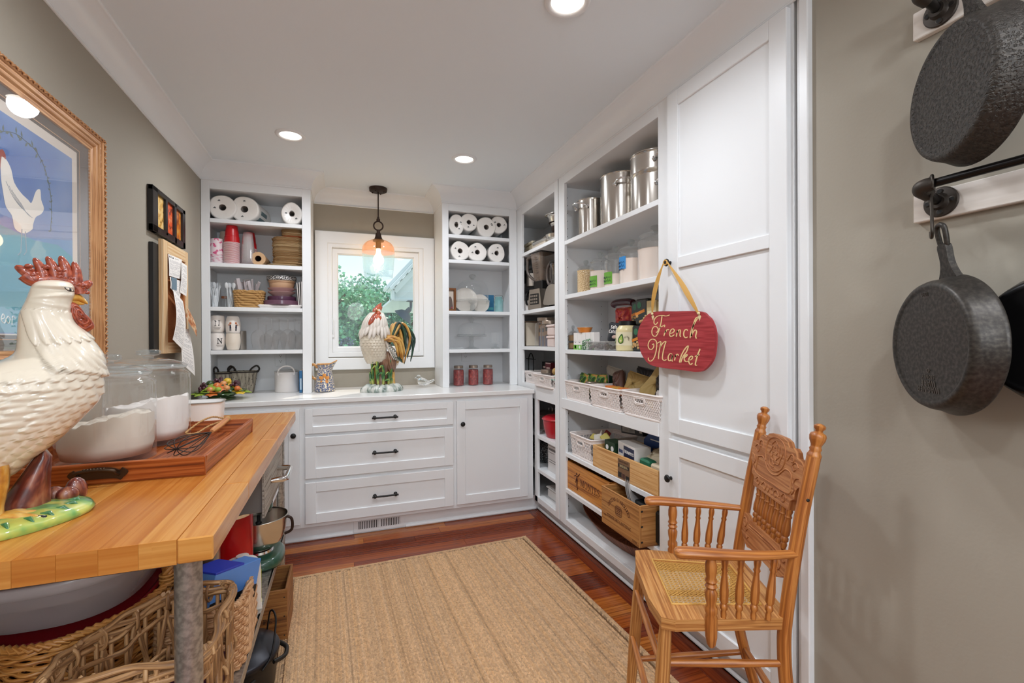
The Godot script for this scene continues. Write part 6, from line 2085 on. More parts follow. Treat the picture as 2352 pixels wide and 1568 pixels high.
	solo("glass_plate", "thin clear glass plate at left beside the low cake stand", "plate", lath(sm2([0.0, 0.0, 0.05, 0.001, 0.075, 0.012, 0.077, 0.014, 0.05, 0.005, 0.0, 0.004], 3), 32), glassm("plate_glass", Color("e8eeee"), 0.12), V(0.838, S[3], -3.66))
	# small framed photo and behind it pictures
	t = thing("framed_picture", "small brown framed portrait standing left of the tall cake dome", "picture", V(0.81, S[2], -3.66), 12)
	part(t, "frame", frame_mesh(-0.05, 0.05, 0.002, 0.19, 0.02, -0.008, 0.01), hexm("frame_brown", "7a4a26", 0.45))
	part(t, "photo", bx(V(-0.034, 0.018, -0.006), V(0.034, 0.174, -0.002), 0), hexm("photo_bg", "d8cabc", 0.6))
	b = Mb.new()
	puff(b, sm2([-0.02, 0.02, 0.022, 0.02, 0.02, 0.08, 0.006, 0.12, -0.012, 0.115, -0.018, 0.07], 3, true), 0.0012, 3)
	part(t, "figure", b, hexm("photo_dark", "6a5a52", 0.7))
	b = Mb.new()
	b.ball(V(0.012, 0.035, 0.0), V(0.012, 0.012, 0.001), 8, 5)
	part(t, "flower", b, hexm("photo_red", "a8404a", 0.7))
	for q in [[1.035, 0.085, 0.15, 0.09, 0.1, "5b7f96", "dark blue picture seen through the tall cake dome"], [1.155, 0.05, 0.155, 0.055, 0.11, "2f6f96", "small deep blue picture right of the tall cake dome"]]:
		t = thing("small_picture", q[6], "picture", V(q[0], S[2], -3.77))
		part(t, "panel", bx(V(-q[3], 0.0, -0.006), V(q[3], q[2], 0.004), 0.001), hexm("pic" + q[5], q[5], 0.4))
		part(t, "stripe", bx(V(-q[3] + 0.005, q[1] - 0.02, 0.004), V(q[3] - 0.005, q[1], 0.0046), 0), hexm("pic_teal", "4aa0a8", 0.5))
	# white platters leaning
	for q in [[0.955, 0.1, "white oval platter leaning behind the tall cake stand"], [1.08, 0.075, "cream round plate leaning right of the tall cake stand"]]:
		b = Mb.new()
		b.at(V(0, q[1] * 0.5, 0), V(80, 0, 0))
		b.lathe(sm2([0.0, 0.0, q[1] * 0.7, 0.0, q[1], 0.008, q[1], 0.011, q[1] * 0.7, 0.005, 0.0, 0.005], 3), 36)
		solo("platter", q[2], "plate", b, hexm("ironstone", "ded6cc", 0.3), V(q[0], S[2] + 0.004 + q[1] * 0.48, -3.735))
	t = thing("mason_jar", "aqua blue glass mason jar at right of tall cake dome", "jar", V(1.205, S[2], -3.62))
	part(t, "wall", lath(sm2([0.0, 0.001, 0.034, 0.001, 0.039, 0.008, 0.039, 0.09, 0.034, 0.104, 0.028, 0.11, 0.03, 0.113, 0.03, 0.128], 3), 32, 60), glassm("aqua", Color("5fb4b4"), 0.4))
	part(t, "wire_bail", tub(smooth([V(0.038, 0.07, 0), V(0.042, 0.1, 0), V(0.03, 0.136, 0), V(-0.03, 0.136, 0), V(-0.042, 0.1, 0), V(-0.038, 0.07, 0)], 4), 0.0014, 5), M.black)
	# canned red sauce
	i = 0
	for x in [0.872, 0.994, 1.117]:
		t = thing("canning_jar", ["glass jar of red sauce with metal lid, nearest the window", "glass jar of red sauce with metal lid, middle of three", "glass jar of red sauce with metal lid, nearest the corner"][i], "jar", V(x, y0, -3.645), 0, "canning jars of red sauce")
		part(t, "wall", lath(sm2([0.0, 0.001, 0.036, 0.001, 0.042, 0.008, 0.0425, 0.03, 0.0425, 0.11, 0.038, 0.13, 0.034, 0.138, 0.034, 0.142], 3), 36, 60), M.glass)
		part(t, "sauce", lath(sm2([0.0, 0.003, 0.035, 0.003, 0.0405, 0.01, 0.041, 0.03, 0.041, 0.108, 0.036, 0.128, 0.0, 0.13], 3), 36, 60), mk("sauce", Color.WHITE, 0.3, 0, {"albedo_texture": noise_tex(0.03, 1, [[0.0, 0.5, 0.8, 1.0], ["6a1a1c", "8e2a2a", "a84038", "c8705a"]], 128, 128, 84), "uv1_scale": Vector3(9, 9, 1)}))
		part(t, "lid", lath(v2([0.0365, 0.14, 0.0365, 0.158, 0.034, 0.161, 0.0, 0.1605]), 36), hexm("zinc", "a8988a", 0.35, 0.8))
		i += 1

func cake_stand(label: String, p: Vector3, r: float, pr: float, dome: float, ph: float) -> void:
	var t = thing("cake_stand", label, "cake stand", p)
	var g = glassm("stand_glass", Color("8a9494"), 0.1)
	part(t, "pedestal", lath(sm2([0.0, 0.0, r * 0.5, 0.0, r * 0.5, 0.005, r * 0.2, 0.018, r * 0.13, ph * 0.35, r * 0.17, ph * 0.55, r * 0.12, ph * 0.75, r * 0.3, ph * 0.97], 4), 32, 60), glassm("pedestal_glass", Color("8a9494"), 0.18))
	var b = Mb.new()
	b.lathe(sm2([0.0, ph - 0.004, r * 0.95, ph - 0.002, r * 1.02, ph - 0.01, r * 1.03, ph + 0.004, r * 0.96, ph + 0.006, 0.0, ph + 0.003], 3), 40, 60)
	part(t, "plate", b, g)
	var d = part(t, "dome", lath(sm2([r * 0.95, ph + 0.006, r * 0.96, ph + dome * 0.35, r * 0.9, ph + dome * 0.68, r * 0.62, ph + dome * 0.92, r * 0.25, ph + dome, r * 0.12, ph + dome * 1.02], 5), 40, 60), M.glass)
	part(d, "knob", lath(sm2([r * 0.1, ph + dome * 1.01, r * 0.1, ph + dome * 1.05, r * 0.2, ph + dome * 1.05 + 0.016, r * 0.18, ph + dome * 1.05 + 0.03, r * 0.08, ph + dome * 1.05 + 0.036, 0.0, ph + dome * 1.05 + 0.04], 4), 16, 60), M.pedestal_glass)
	part(d, "dome_rim", tub(range(36).map(func(k): return V(cos(TAU * k / 36) * r * 0.955, ph + 0.008, sin(TAU * k / 36) * r * 0.955)), 0.0026, 6, true), M.pedestal_glass)

func perf_basket(label: String, p: Vector3, ry: float, w: float, d: float, h: float, sp := 0.0145) -> Node3D:
	var t = thing("plastic_basket", label, "basket", p, ry)
	var m = hexm("basket_white", "f1e7e2", 0.4)
	var fl = 0.93
	var pt = func(u: float, v: float, side: int) -> Vector3:
		var k = lerpf(fl, 1.0, v / h)
		match side:
			0: return V(u * k, v, d / 2 * k)
			1: return V(-u * k, v, -d / 2 * k)
			2: return V(w / 2 * k, v, -u * k)
		return V(-w / 2 * k, v, u * k)
	var hs = Vector2(0.075, 0.024)
	var hc = h * 0.7
	for side in 4:
		var W = w if side < 2 else d
		var b = Mb.new()
		var nx = int(W / sp)
		var ny = int(h * 0.8 / (sp * 0.72))
		var st = 0.0022
		for i in range(-nx / 2, nx / 2 + 1):
			for j in ny:
				for s in [-1, 1]:
					var u0 = (i + (0.5 if j % 2 else 0.0)) * sp
					var u1 = u0 + s * sp / 2
					var v0 = 0.1 * h + j * (h * 0.8 / ny)
					var v1 = v0 + h * 0.8 / ny
					if absf(u0) > W / 2 - 0.004 or absf(u1) > W / 2 - 0.004:
						continue
					if side < 2 and absf((u0 + u1) / 2) < hs.x / 2 + 0.004 and absf((v0 + v1) / 2 - hc) < hs.y / 2 + 0.004:
						continue
					var a: Vector3 = pt.call(u0 - st, v0, side)
					var a2: Vector3 = pt.call(u0 + st, v0, side)
					var c: Vector3 = pt.call(u1 + st, v1, side)
					var c2: Vector3 = pt.call(u1 - st, v1, side)
					var n = (a2 - a).cross(c2 - a).normalized() * (0.0012 if s > 0 else 0.0017)
					b.face([a + n, a2 + n, c + n, c2 + n])
					b.face([a - n, c2 - n, c - n, a2 - n])
					b.face([a - n, a + n, c2 + n, c2 - n])
					b.face([a2 + n, a2 - n, c - n, c + n])
		part(t, "lattice", b, m, "", true)
	var loop = func(v: float, grow: float) -> Array:
		var q = []
		var k = lerpf(fl, 1.0, v / h)
		for i in 48:
			var a = TAU * i / 48
			q.append(V(signf(cos(a)) * pow(absf(cos(a)), 0.14) * (w / 2 * k + grow), v, signf(sin(a)) * pow(absf(sin(a)), 0.14) * (d / 2 * k + grow)))
		return q
	var b = Mb.new()
	b.tube(loop.call(h, 0.002), 0.0055, 7, true)
	for v in [0.93, 0.86]:
		b.tube(loop.call(h * v, 0.0), 0.0042, 6, true, 1.5)
	part(t, "rim", b, m)
	b = Mb.new()
	b.tube(loop.call(h * 0.04, 0.0), 0.005, 6, true, 1.6)
	b.slab(V(-w / 2 * fl, 0, -d / 2 * fl), V(w / 2 * fl, 0.003, d / 2 * fl), 0.001)
	part(t, "bottom", b, m)
	b = Mb.new()
	for e in [0.0, 0.006]:
		var q = []
		for i in 28:
			var a = TAU * i / 28
			q.append(pt.call(signf(cos(a)) * pow(absf(cos(a)), 0.4) * (hs.x / 2 + e), hc + signf(sin(a)) * pow(absf(sin(a)), 0.6) * (hs.y / 2 + e), 0) + V(0, 0, 0.001))
		b.tube(q, 0.004, 6, true)
	part(t, "hand_hole", b, m)
	return t

func pot(label: String, p: Vector3, r: float, h: float, ry: float, hand_h: float, lid := false) -> Node3D:
	var t = thing("stock_pot", label, "pot", p, ry)
	var s: Material = M.steel
	part(t, "body", lath(v2([0.0, 0.0, r * 0.94, 0.0, r * 0.985, 0.006, r, 0.02, r, h - 0.006, r * 1.025, h - 0.001, r * 1.03, h + 0.002, r * 1.0, h + 0.003, r * 0.985, h - 0.005, r * 0.97, 0.012, 0.0, 0.008]), 56, 40), s)
	for k in 2:
		var b = Mb.new()
		var sg = -1.0 if k == 0 else 1.0
		b.tube(smooth([V(sg * r * 0.98, hand_h - 0.004, 0.05), V(sg * (r + 0.02), hand_h + 0.006, 0.045), V(sg * (r + 0.045), hand_h + 0.012, 0.022), V(sg * (r + 0.047), hand_h + 0.012, -0.022), V(sg * (r + 0.02), hand_h + 0.006, -0.045), V(sg * r * 0.98, hand_h - 0.004, -0.05)], 5), 0.0058, 8)
		for z in [-0.05, 0.05]:
			b.ball(V(sg * r * 0.985, hand_h - 0.004, z), V(0.006, 0.012, 0.014), 10, 7)
		part(t, "handle", b, M.chrome)
	if lid:
		var d = part(t, "lid", lath(sm2([r * 1.03, h + 0.004, r * 1.0, h + 0.012, r * 0.7, h + 0.03, r * 0.25, h + 0.04, 0.0, h + 0.041], 4), 48), s)
		part(d, "knob", tub(smooth([V(-0.03, h + 0.035, 0), V(-0.026, h + 0.06, 0), V(0.026, h + 0.06, 0), V(0.03, h + 0.035, 0)], 4), 0.005, 8), M.chrome)
	return t

func jar(called: String, label: String, p: Vector3, r: float, h: float, fill: Material, fh: float, ribbed := false) -> Node3D:
	var t = thing(called, label, "jar", p, -90)
	part(t, "wall", lath(sm2([0.0, 0.002, r * 0.92, 0.002, r, 0.012, r, h * 0.5, r, h * 0.86, r * 0.94, h * 0.92, r * 0.84, h * 0.95, r * 0.86, h], 4), 36, 60), M.glass)
	var lid = part(t, "lid", lath(sm2([r * 0.8, h, r * 0.95, h + 0.004, r * 0.93, h + 0.01, r * 0.6, h + 0.022, r * 0.2, h + 0.028], 4), 32, 60), glassm("lid_thin", Color("8f9896"), 0.14))
	part(lid, "knob", lath(sm2([r * 0.12, h + 0.026, r * 0.16, h + 0.034, r * 0.3, h + 0.045, r * 0.26, h + 0.058, 0.0, h + 0.063], 4), 16, 60), glassm("knob_thin", Color("7f8886"), 0.24))
	if fill:
		part(t, "contents", lath(sm2([0.0, 0.004, r * 0.9, 0.004, r * 0.96, 0.014, r * 0.96, fh * 0.9, r * 0.93, fh, 0.0, fh + 0.004], 3), 32, 60), fill)
	return t

func pouch(called: String, label: String, cat: String, p: Vector3, e: Vector3, w: float, h: float, th: float, m: Material) -> MeshInstance3D:
	var b = Mb.new()
	puff(b, sm2([-w / 2, 0, 0, -h * 0.02, w / 2, 0, w * 0.47, h * 0.5, w * 0.5, h * 0.93, w * 0.25, h * 0.955, 0, h * 0.94, -w * 0.25, h * 0.96, -w * 0.5, h * 0.92, -w * 0.48, h * 0.5], 4, true), th, 6, 0.12)
	b.box(V(0, h * 0.955, 0), V(w * 0.98, h * 0.06, 0.003), 0.0005)
	var o = solo(called, label, cat, b, m, p)
	o.rotation_degrees = e
	return o

func carton(called: String, label: String, cat: String, p: Vector3, e: Vector3, s: Vector3, m: Material, marks: Array = []) -> Node3D:
	# marks on the front (local +z): [x0, y0, x1, y1, material] in fractions of the face
	var t = thing(called, label, cat, p)
	t.rotation_degrees = e
	part(t, "box", bx(V(-s.x / 2, 0, -s.z / 2), V(s.x / 2, s.y, s.z / 2), 0.001), m)
	for q in marks:
		part(t, "print", bx(V((q[0] - 0.5) * s.x, q[1] * s.y, s.z / 2), V((q[2] - 0.5) * s.x, q[3] * s.y, s.z / 2 + 0.0005), 0), q[4])
	return t

func crate(label: String, p: Vector3, ry: float, w: float, h: float, d: float, m: Material) -> Node3D:
	var t = thing("wine_crate", label, "crate", p, ry)
	var k = 0.011
	part(t, "front_board", bx(V(-w / 2, 0, d / 2 - k), V(w / 2, h, d / 2), 0.002), m)
	part(t, "back_board", bx(V(-w / 2, 0, -d / 2), V(w / 2, h, -d / 2 + k), 0.002), m)
	part(t, "side_board", bx(V(-w / 2, 0, -d / 2 + k), V(-w / 2 + k, h, d / 2 - k), 0.002), m)
	part(t, "side_board", bx(V(w / 2 - k, 0, -d / 2 + k), V(w / 2, h, d / 2 - k), 0.002), m)
	part(t, "bottom_board", bx(V(-w / 2 + k, 0.001, -d / 2 + k), V(w / 2 - k, 0.009, d / 2 - k), 0), m)
	return t

func build_pantry() -> void:
	var W = M.white
	var H = [1.9055, 1.5605, 1.2135, 0.8985, 0.5565, 0.3265, 0.1305]
	var rg = RandomNumberGenerator.new()
	rg.seed = 23
	# stock pots
	pot("narrow tall steel pot with double wire handles, leftmost on top pantry shelf", V(1.47, H[0], -2.575), 0.082, 0.235, 15, 0.19)
	var t = pot("large tall brushed steel stock pot in the middle of top shelf", V(1.53, H[0], -2.31), 0.128, 0.3, 60, 0.235)
	t = pot("wide steel stock pot at the right of the top pantry shelf", V(1.515, H[0], -1.985), 0.128, 0.19, 75, 0.135)
	pot("lidded steel pot stacked on the wide stock pot at right", V(1.515, H[0] + 0.191, -1.985), 0.13, 0.1, 70, 0.06, true)
	# glass canisters
	var oats = mk("oats", Color.WHITE, 0.9, 0, {"albedo_texture": noise_tex(0.09, 1, [[0.0, 0.35, 0.5, 1.0], ["8a6a44", "c8a470", "e2c698", "f0dcb8"]], 256, 256, 91, 2, FastNoiseLite.TYPE_CELLULAR), "uv1_scale": Vector3(7, 7, 1)})
	var fl = hexm("flour_pale", "ecdcd0", 0.9)
	var gr = hexm("tape_green", "6ca83c", 0.7)
	var bl = hexm("tape_blue", "3a8ed0", 0.7)
	var q = [["glass jar of rolled oats, leftmost on the jar shelf", 1.45, -2.605, 0.056, 0.155, oats, 0.15, null], ["glass jar of flour with lower green tape label", 1.43, -2.395, 0.062, 0.165, fl, 0.115, gr], ["glass jar one third full with green tape label", 1.43, -2.235, 0.062, 0.17, fl, 0.075, gr], ["glass jar of flour with blue tape label", 1.43, -2.085, 0.062, 0.178, fl, 0.135, bl], ["largest glass jar of flour at right of jar shelf", 1.455, -1.91, 0.09, 0.215, fl, 0.155, null]]
	var i = 0
	for c in q:
		t = jar("storage_jar", c[0], V(c[1], H[1], c[2]), c[3], c[4], c[5], c[6])
		if c[7]:
			var P = []
			for y in [0.02, 0.085]:
				var row = PackedVector3Array()
				for k in 9:
					var a = PI / 2 + 0.65 - k * 0.17 + (0.2 if i == 3 else 0.0)
					row.append(V(cos(a) * (c[3] + 0.0008), y + (0.06 if i == 3 else 0.0), sin(a) * (c[3] + 0.0008)))
				P.append(row)
			var b = Mb.new()
			b.grid(P, false, true)
			var tp = part(t, "tape_label", b, c[7], "coloured tape label")
			b = Mb.new()
			var y0 = 0.115 if i == 3 else 0.055
			for r in 2 if i != 3 else 3:
				var pts = []
				for k in 22:
					var a = PI / 2 + 0.5 - k * 0.052 + (0.2 if i == 3 else 0.0)
					pts.append(V(cos(a) * (c[3] + 0.0014), y0 - r * 0.018 + 0.006 * sin(k * 1.7 + r) * (1.0 if k % 5 else 1.6), sin(a) * (c[3] + 0.0014)))
				b.tube(pts, 0.0007, 4)
			part(tp, "handwriting", b, hexm("ink", "1c2a4a", 0.6))
		i += 1
	# groceries
	var S = H[2]
	for k in 2:
		t = jar("small_tub", ["small clear deli tub of brown food, lower at left", "small clear deli tub stacked above at left"][k], V(1.42, S + k * 0.05, -2.745 + 0.02 * 1), 0.032, 0.044, hexm("nut_brown", "b08a5c", 0.8), 0.04)
	var cw = hexm("carton_white", "f0ebe6", 0.45)
	var cg = hexm("carton_green", "6cae3a", 0.5)
	var gy = hexm("print_pale", "b0aaa4", 0.7)
	for k in 5:
		carton("drink_carton", ["small white and green drink carton, leftmost of the row", "small white and green drink carton, second of the row", "small white and green drink carton, middle of the row", "small white and green drink carton, fourth of the row", "small white and green drink carton, last of the row"][k], "carton", V(1.4, S, -2.62 + k * 0.0525), V(0, -90 + [0, 4, -3, 2, -4][k], 0), V(0.048, 0.105, 0.038), cw, [[0.02, 0.0, 0.98, 0.28, cg], [0.3, 0.06, 0.7, 0.24, cw], [0.2, 0.45, 0.8, 0.47, gy], [0.3, 0.55, 0.7, 0.56, gy], [0.35, 0.4, 0.65, 0.43, hexm("print_dk", "5a5450", 0.7)]])
	t = thing("fruit_cup", "orange fruit cup with foil lid on the white drink cartons", "cup", V(1.41, S + 0.106, -2.55))
	part(t, "cup", lath(v2([0.0, 0.0, 0.036, 0.0, 0.047, 0.03, 0.0, 0.03]), 28), hexm("fruit_orange", "e08a3a", 0.3))
	part(t, "lid", lath(v2([0.0, 0.0305, 0.05, 0.0305, 0.05, 0.033, 0.0, 0.033]), 28), hexm("foil", "e6d8c8", 0.3, 0.3))
	pouch("salad_bag", "crinkled green and clear bag before the drink cartons", "bag", V(1.36, S + 0.002, -2.45), V(-8, -90, 6), 0.09, 0.062, 0.014, mk("leafy", Color.WHITE, 0.25, 0, {"albedo_texture": noise_tex(0.05, 1, [[0.0, 0.45, 0.6, 1.0], ["1e4a2a", "4a7a4a", "b8c4b8", "e8ece4"]], 128, 128, 92), "uv1_scale": Vector3(9, 9, 1)}))
	t = thing("clamshell_box", "clear plastic box of dark dates lying beside the mayonnaise jar", "box", V(1.4, S, -2.31), -90)
	part(t, "tray", bx(V(-0.11, 0, -0.06), V(0.11, 0.045, 0.06), 0.006), glassm("clam", Color("d8d4d0"), 0.15))
	part(t, "lid", bx(V(-0.113, 0.045, -0.063), V(0.113, 0.052, 0.063), 0.003), glassm("clam_lid", Color("cfcac6"), 0.35))
	var b = Mb.new()
	for k in 26:
		b.ball(V(rg.randf_range(-0.095, 0.095), rg.randf_range(0.012, 0.032), rg.randf_range(-0.045, 0.045)), V(0.017, 0.01, 0.01), 8, 6)
	part(t, "dates", b, hexm("date", "3c2226", 0.35), "", true)
	t = thing("snack_pouch", "black foil snack pouch with white lettering left of mayonnaise", "pouch", V(1.425, S + 0.052, -2.235))
	t.rotation_degrees = V(-6, -84, 0)
	b = Mb.new()
	puff(b, sm2([-0.062, 0, 0, -0.002, 0.062, 0, 0.058, 0.055, 0.058, 0.1, 0.0, 0.103, -0.058, 0.105, -0.06, 0.055], 4, true), 0.017, 6)
	part(t, "pouch_body", b, hexm("foil_navy", "10141f", 0.3, 0.2))
	txt(t, "Safe", 0.02, V(0.004, 0.077, 0.0175), V(-4, 0, -4), hexm("print_white", "f2efec", 0.6), false, 0.0005, true)
	txt(t, "Catch", 0.02, V(0.0, 0.052, 0.019), V(0, 0, -4), M.print_white, false, 0.0005, true)
	b = Mb.new()
	b.ball(V(0.012, 0.022, 0.016), V(0.024, 0.01, 0.004), 10, 6)
	part(t, "picture", b, hexm("tuna", "c8a89a", 0.6))
	# jar of mayonnaise with an avocado on the label
	t = thing("mayonnaise_jar", "squat cream coloured mayonnaise jar with green avocado label and black lid", "jar", V(1.435, S, -2.13), -78)
	part(t, "body", lath(sm2([0.0, 0.0, 0.05, 0.0, 0.06, 0.008, 0.061, 0.03, 0.06, 0.1, 0.056, 0.118, 0.045, 0.133, 0.043, 0.14], 4), 36, 60), hexm("mayo", "e6d7a4", 0.3))
	part(t, "lid", lath(v2([0.046, 0.137, 0.046, 0.158, 0.043, 0.16, 0.0, 0.16]), 36), M.black)
	var P = []
	for y in [0.03, 0.1]:
		var row = PackedVector3Array()
		for k in 15:
			var a = PI / 2 + 1.2 - k * 0.17
			row.append(V(cos(a) * 0.0616, y, sin(a) * 0.0616))
		P.append(row)
	b = Mb.new()
	b.grid(P, false, true)
	var lb = part(t, "label", b, hexm("label_cream", "f0e6c4", 0.5))
	b = Mb.new()
	b.at(V(0.012, 0.062, 0.061), V(0, 8, -14))
	puff(b, sm2([0.0, 0.03, 0.01, 0.018, 0.017, 0.0, 0.016, -0.014, 0.0, -0.024, -0.016, -0.014, -0.017, 0.0, -0.01, 0.018], 3, true), 0.0018, 3)
	part(lb, "avocado_skin", b, hexm("avo_skin", "2f5a1e", 0.6))
	b = Mb.new()
	b.at(V(0.0125, 0.06, 0.0622), V(0, 8, -14))
	puff(b, sm2([0.0, 0.022, 0.007, 0.013, 0.012, 0.0, 0.011, -0.01, 0.0, -0.018, -0.011, -0.01, -0.012, 0.0, -0.007, 0.013], 3, true), 0.0018, 3)
	part(lb, "avocado_flesh", b, hexm("avo_flesh", "a8c45a", 0.6))
	b = Mb.new()
	b.ball(V(0.013, 0.054, 0.0635), V(0.0065, 0.0065, 0.002), 12, 6)
	part(lb, "avocado_stone", b, hexm("avo_stone", "e6d8a8", 0.6))
	b = Mb.new()
	for k in 9:
		var a = deg_to_rad(-30 + k * 22)
		b.at(V(0.04, 0.064, 0.0475), V(0, 40, rad_to_deg(a)))
		b.slab(V(0.008, -0.0006, 0), V(0.016, 0.0006, 0.001), 0)
	b.at(Vector3.ZERO)
	part(lb, "printed_rays", b, hexm("print_dark", "22301c", 0.6))
	part(lb, "printed_block", bx(V(-0.012, -0.013, -0.0004), V(0.012, 0.013, 0.0006), 0), hexm("label_green", "5a8a2c", 0.6)).position = V(-0.042, 0.055, 0.0466)
	lb.get_node("printed_block").rotation_degrees.y = -42
	txt(lb, "MAYO", 0.0105, V(-0.0415, 0.055, 0.0475), V(0, -42, 0), M.print_white, false, 0.0004, true)
	# back row: red bags, nut bags, tan cartons
	var redb = mk("bag_red", Color.WHITE, 0.3, 0, {"albedo_texture": noise_tex(0.03, 1, [[0.0, 0.5, 0.7, 1.0], ["8a1420", "c02a34", "d8603a", "e09a6a"]], 128, 128, 93), "uv1_scale": Vector3(5, 5, 1)})
	pouch("snack_bag", "red foil snack bag behind the black pouch", "bag", V(1.53, S + 0.1, -2.31), V(0, -90, 0), 0.15, 0.15, 0.025, redb)
	pouch("snack_bag", "second red snack bag beside it, behind the mayonnaise", "bag", V(1.53, S + 0.1, -2.17), V(0, -86, 0), 0.12, 0.15, 0.022, redb)
	b = Mb.new()
	b.tube(smooth([V(0, 0, -0.1), V(0, 0.012, -0.07), V(0, 0.01, 0.05), V(0, 0.0, 0.1)], 4), 0.02, 10)
	solo("sausage_packet", "dark purple packet lying along the top of red snack bags", "packet", b, hexm("packet_plum", "4a1a2a", 0.25), V(1.52, S + 0.265, -2.3))
	for k in 4:
		t = thing("nut_bag", ["black and orange nut bag, upper left of the block", "black and orange nut bag, upper right of the block", "black and orange nut bag, lower left of the block", "black and orange nut bag, lower right behind the sign"][k], "bag", V(1.45 + (0.05 if k == 0 else 0.0), S + (0.135 if k < 2 else 0.001), [-2.1, -1.99, -2.02, -1.93][k]), -88)
		part(t, "bag", bx(V(-0.048, 0, -0.03), V(0.048, 0.132, 0.03), 0.008), hexm("nutbag", "161a18", 0.35))
		part(t, "orange_band", bx(V(-0.03, 0.055, 0.03), V(0.047, 0.07, 0.0308), 0), hexm("nut_orange", "d8842a", 0.5)).rotation_degrees.z = 14
		part(t, "green_badge", lath(v2([0.0, 0.0, 0.017, 0.0, 0.017, 0.001, 0.0, 0.001]), 16), hexm("nut_green", "2c6a4a", 0.5)).transform = Transform3D(Basis(Vector3.RIGHT, PI / 2), V(-0.012, 0.1, 0.03))
		b = Mb.new()
		for j in 12:
			b.ball(V(rg.randf_range(-0.04, 0.04), rg.randf_range(0.01, 0.045), 0.029), V(0.01, 0.007, 0.004), 8, 5)
		part(t, "printed_nuts", b, hexm("nut_tan", "c49a62", 0.6))
	for k in 2:
		carton("cracker_box", ["tall tan cracker box partly behind the red sign", "second tan cracker box nearest the cabinet door"][k], "box", V(1.44, S, -1.89 + k * 0.085), V(0, -90, 0), V(0.075, 0.25 - k * 0.01, 0.06), hexm("tan_box", "c8b484", 0.6), [[0.1, 0.55, 0.9, 0.8, hexm("tan_lt", "e0d4ae", 0.6)], [0.1, 0.2, 0.9, 0.45, M.nut_green]])
	# pairs of perforated baskets with food packets
	S = H[3]
	perf_basket("white perforated plastic basket at left of the middle pantry shelf", V(1.5, S + 0.0005, -2.525), -90, 0.325, 0.33, 0.115)
	perf_basket("white perforated plastic basket in the middle of the pantry shelf", V(1.495, S + 0.0005, -2.195), -90, 0.315, 0.34, 0.115)
	perf_basket("white perforated plastic basket at right of the middle pantry shelf", V(1.495, S + 0.0005, -1.87), -90, 0.315, 0.345, 0.118)
	var gsn = mk("bag_green", Color.WHITE, 0.35, 0, {"albedo_texture": noise_tex(0.035, 1, [[0.0, 0.4, 0.55, 0.7, 1.0], ["12281a", "2c5a2a", "7aa83a", "d88a4a", "e8e4d4"]], 128, 128, 94, 3, FastNoiseLite.TYPE_CELLULAR), "uv1_scale": Vector3(5, 5, 1)})
	var tan = hexm("kraft_pouch", "c8ab6a", 0.55)
	for k in 3:
		pouch("vegetable_bag", ["green vegetable packet at the left end of the left basket", "green vegetable packet second in the left basket", "green vegetable packet behind jars in the left basket"][k], "bag", V(1.44 + k * 0.03, S + 0.04, -2.63 + k * 0.075), V(-4 + k * 5, -90 + k * 7, -6 + k * 6), 0.1, 0.125, 0.022, gsn)
	pouch("white_bag", "pale bag with dark green square label, rearmost in left basket", "bag", V(1.58, S + 0.06, -2.47), V(6, -86, -8), 0.17, 0.15, 0.03, hexm("bag_pale", "cfcac0", 0.45))
	part(get_node("white_bag"), "label", bx(V(-0.025, 0.05, 0.03), V(0.025, 0.1, 0.034), 0), hexm("label_deep", "173a2c", 0.5), "dark green label")
	for k in 2:
		t = thing("mason_jar", ["zinc lidded glass jar in the left basket, nearer the vegetables", "zinc lidded glass jar in the left basket, right of its twin"][k], "jar", V(1.44, S + 0.05, -2.51 + k * 0.105))
		part(t, "wall", lath(sm2([0.0, 0.0, 0.04, 0.0, 0.043, 0.01, 0.043, 0.04, 0.038, 0.052], 3), 28, 60), M.glass)
		part(t, "contents", lath(v2([0.0, 0.002, 0.04, 0.002, 0.04, 0.035, 0.0, 0.036]), 20), hexm("herb", "7a6a4a", 0.8))
		part(t, "lid", lath(v2([0.044, 0.05, 0.044, 0.066, 0.041, 0.069, 0.0, 0.0685]), 32), hexm("zinc", "a8988a", 0.35, 0.8))
	pouch("kraft_pouch", "tan paper pouch folded over, standing in the middle basket", "pouch", V(1.51, S + 0.05, -2.2), V(-14, -80, -10), 0.16, 0.145, 0.025, tan)
	pouch("brown_pouch", "brown mottled pouch at left of the tan pouch, middle basket", "pouch", V(1.5, S + 0.05, -2.31), V(-5, -95, 12), 0.1, 0.15, 0.03, hexm("pouch_brown", "6a4a40", 0.4))
	pouch("dark_pouch", "dark navy pouch behind the tan pouch in middle basket", "pouch", V(1.59, S + 0.08, -2.17), V(4, -88, -6), 0.17, 0.14, 0.03, hexm("foil_dark", "1c1c26", 0.35))
	for k in 3:
		carton("small_box", ["small orange box lying in the middle basket, left", "small amber box lying in the middle basket, centre", "small orange box lying in the middle basket, right"][k], "box", V(1.4, S + 0.082, -2.23 + k * 0.066), V(0, -90 + k * 6, -4), V(0.062, 0.036, 0.05), hexm(["box_orange", "box_amber", "box_orange"][k], ["d8742a", "c8923a", "d8742a"][k], 0.5), [[0.3, 0.2, 0.6, 0.8, hexm("box_cream", "f0dcb8", 0.6)]])
	pouch("kraft_pouch", "large tan pouch tilted across the right basket", "pouch", V(1.44, S + 0.065, -1.975), V(-16, -78, -34), 0.15, 0.19, 0.022, tan)
	pouch("black_pouch", "black foil pouch upright at the right basket's corner", "pouch", V(1.46, S + 0.06, -1.845), V(-4, -90, 0), 0.15, 0.14, 0.035, hexm("foil_black", "0e0e10", 0.3))
	t = jar("spice_jar", "small glass jar with red content at right basket's far end", V(1.44, S + 0.06, -1.765), 0.026, 0.1, hexm("spice_red", "9a3a22", 0.6), 0.08)
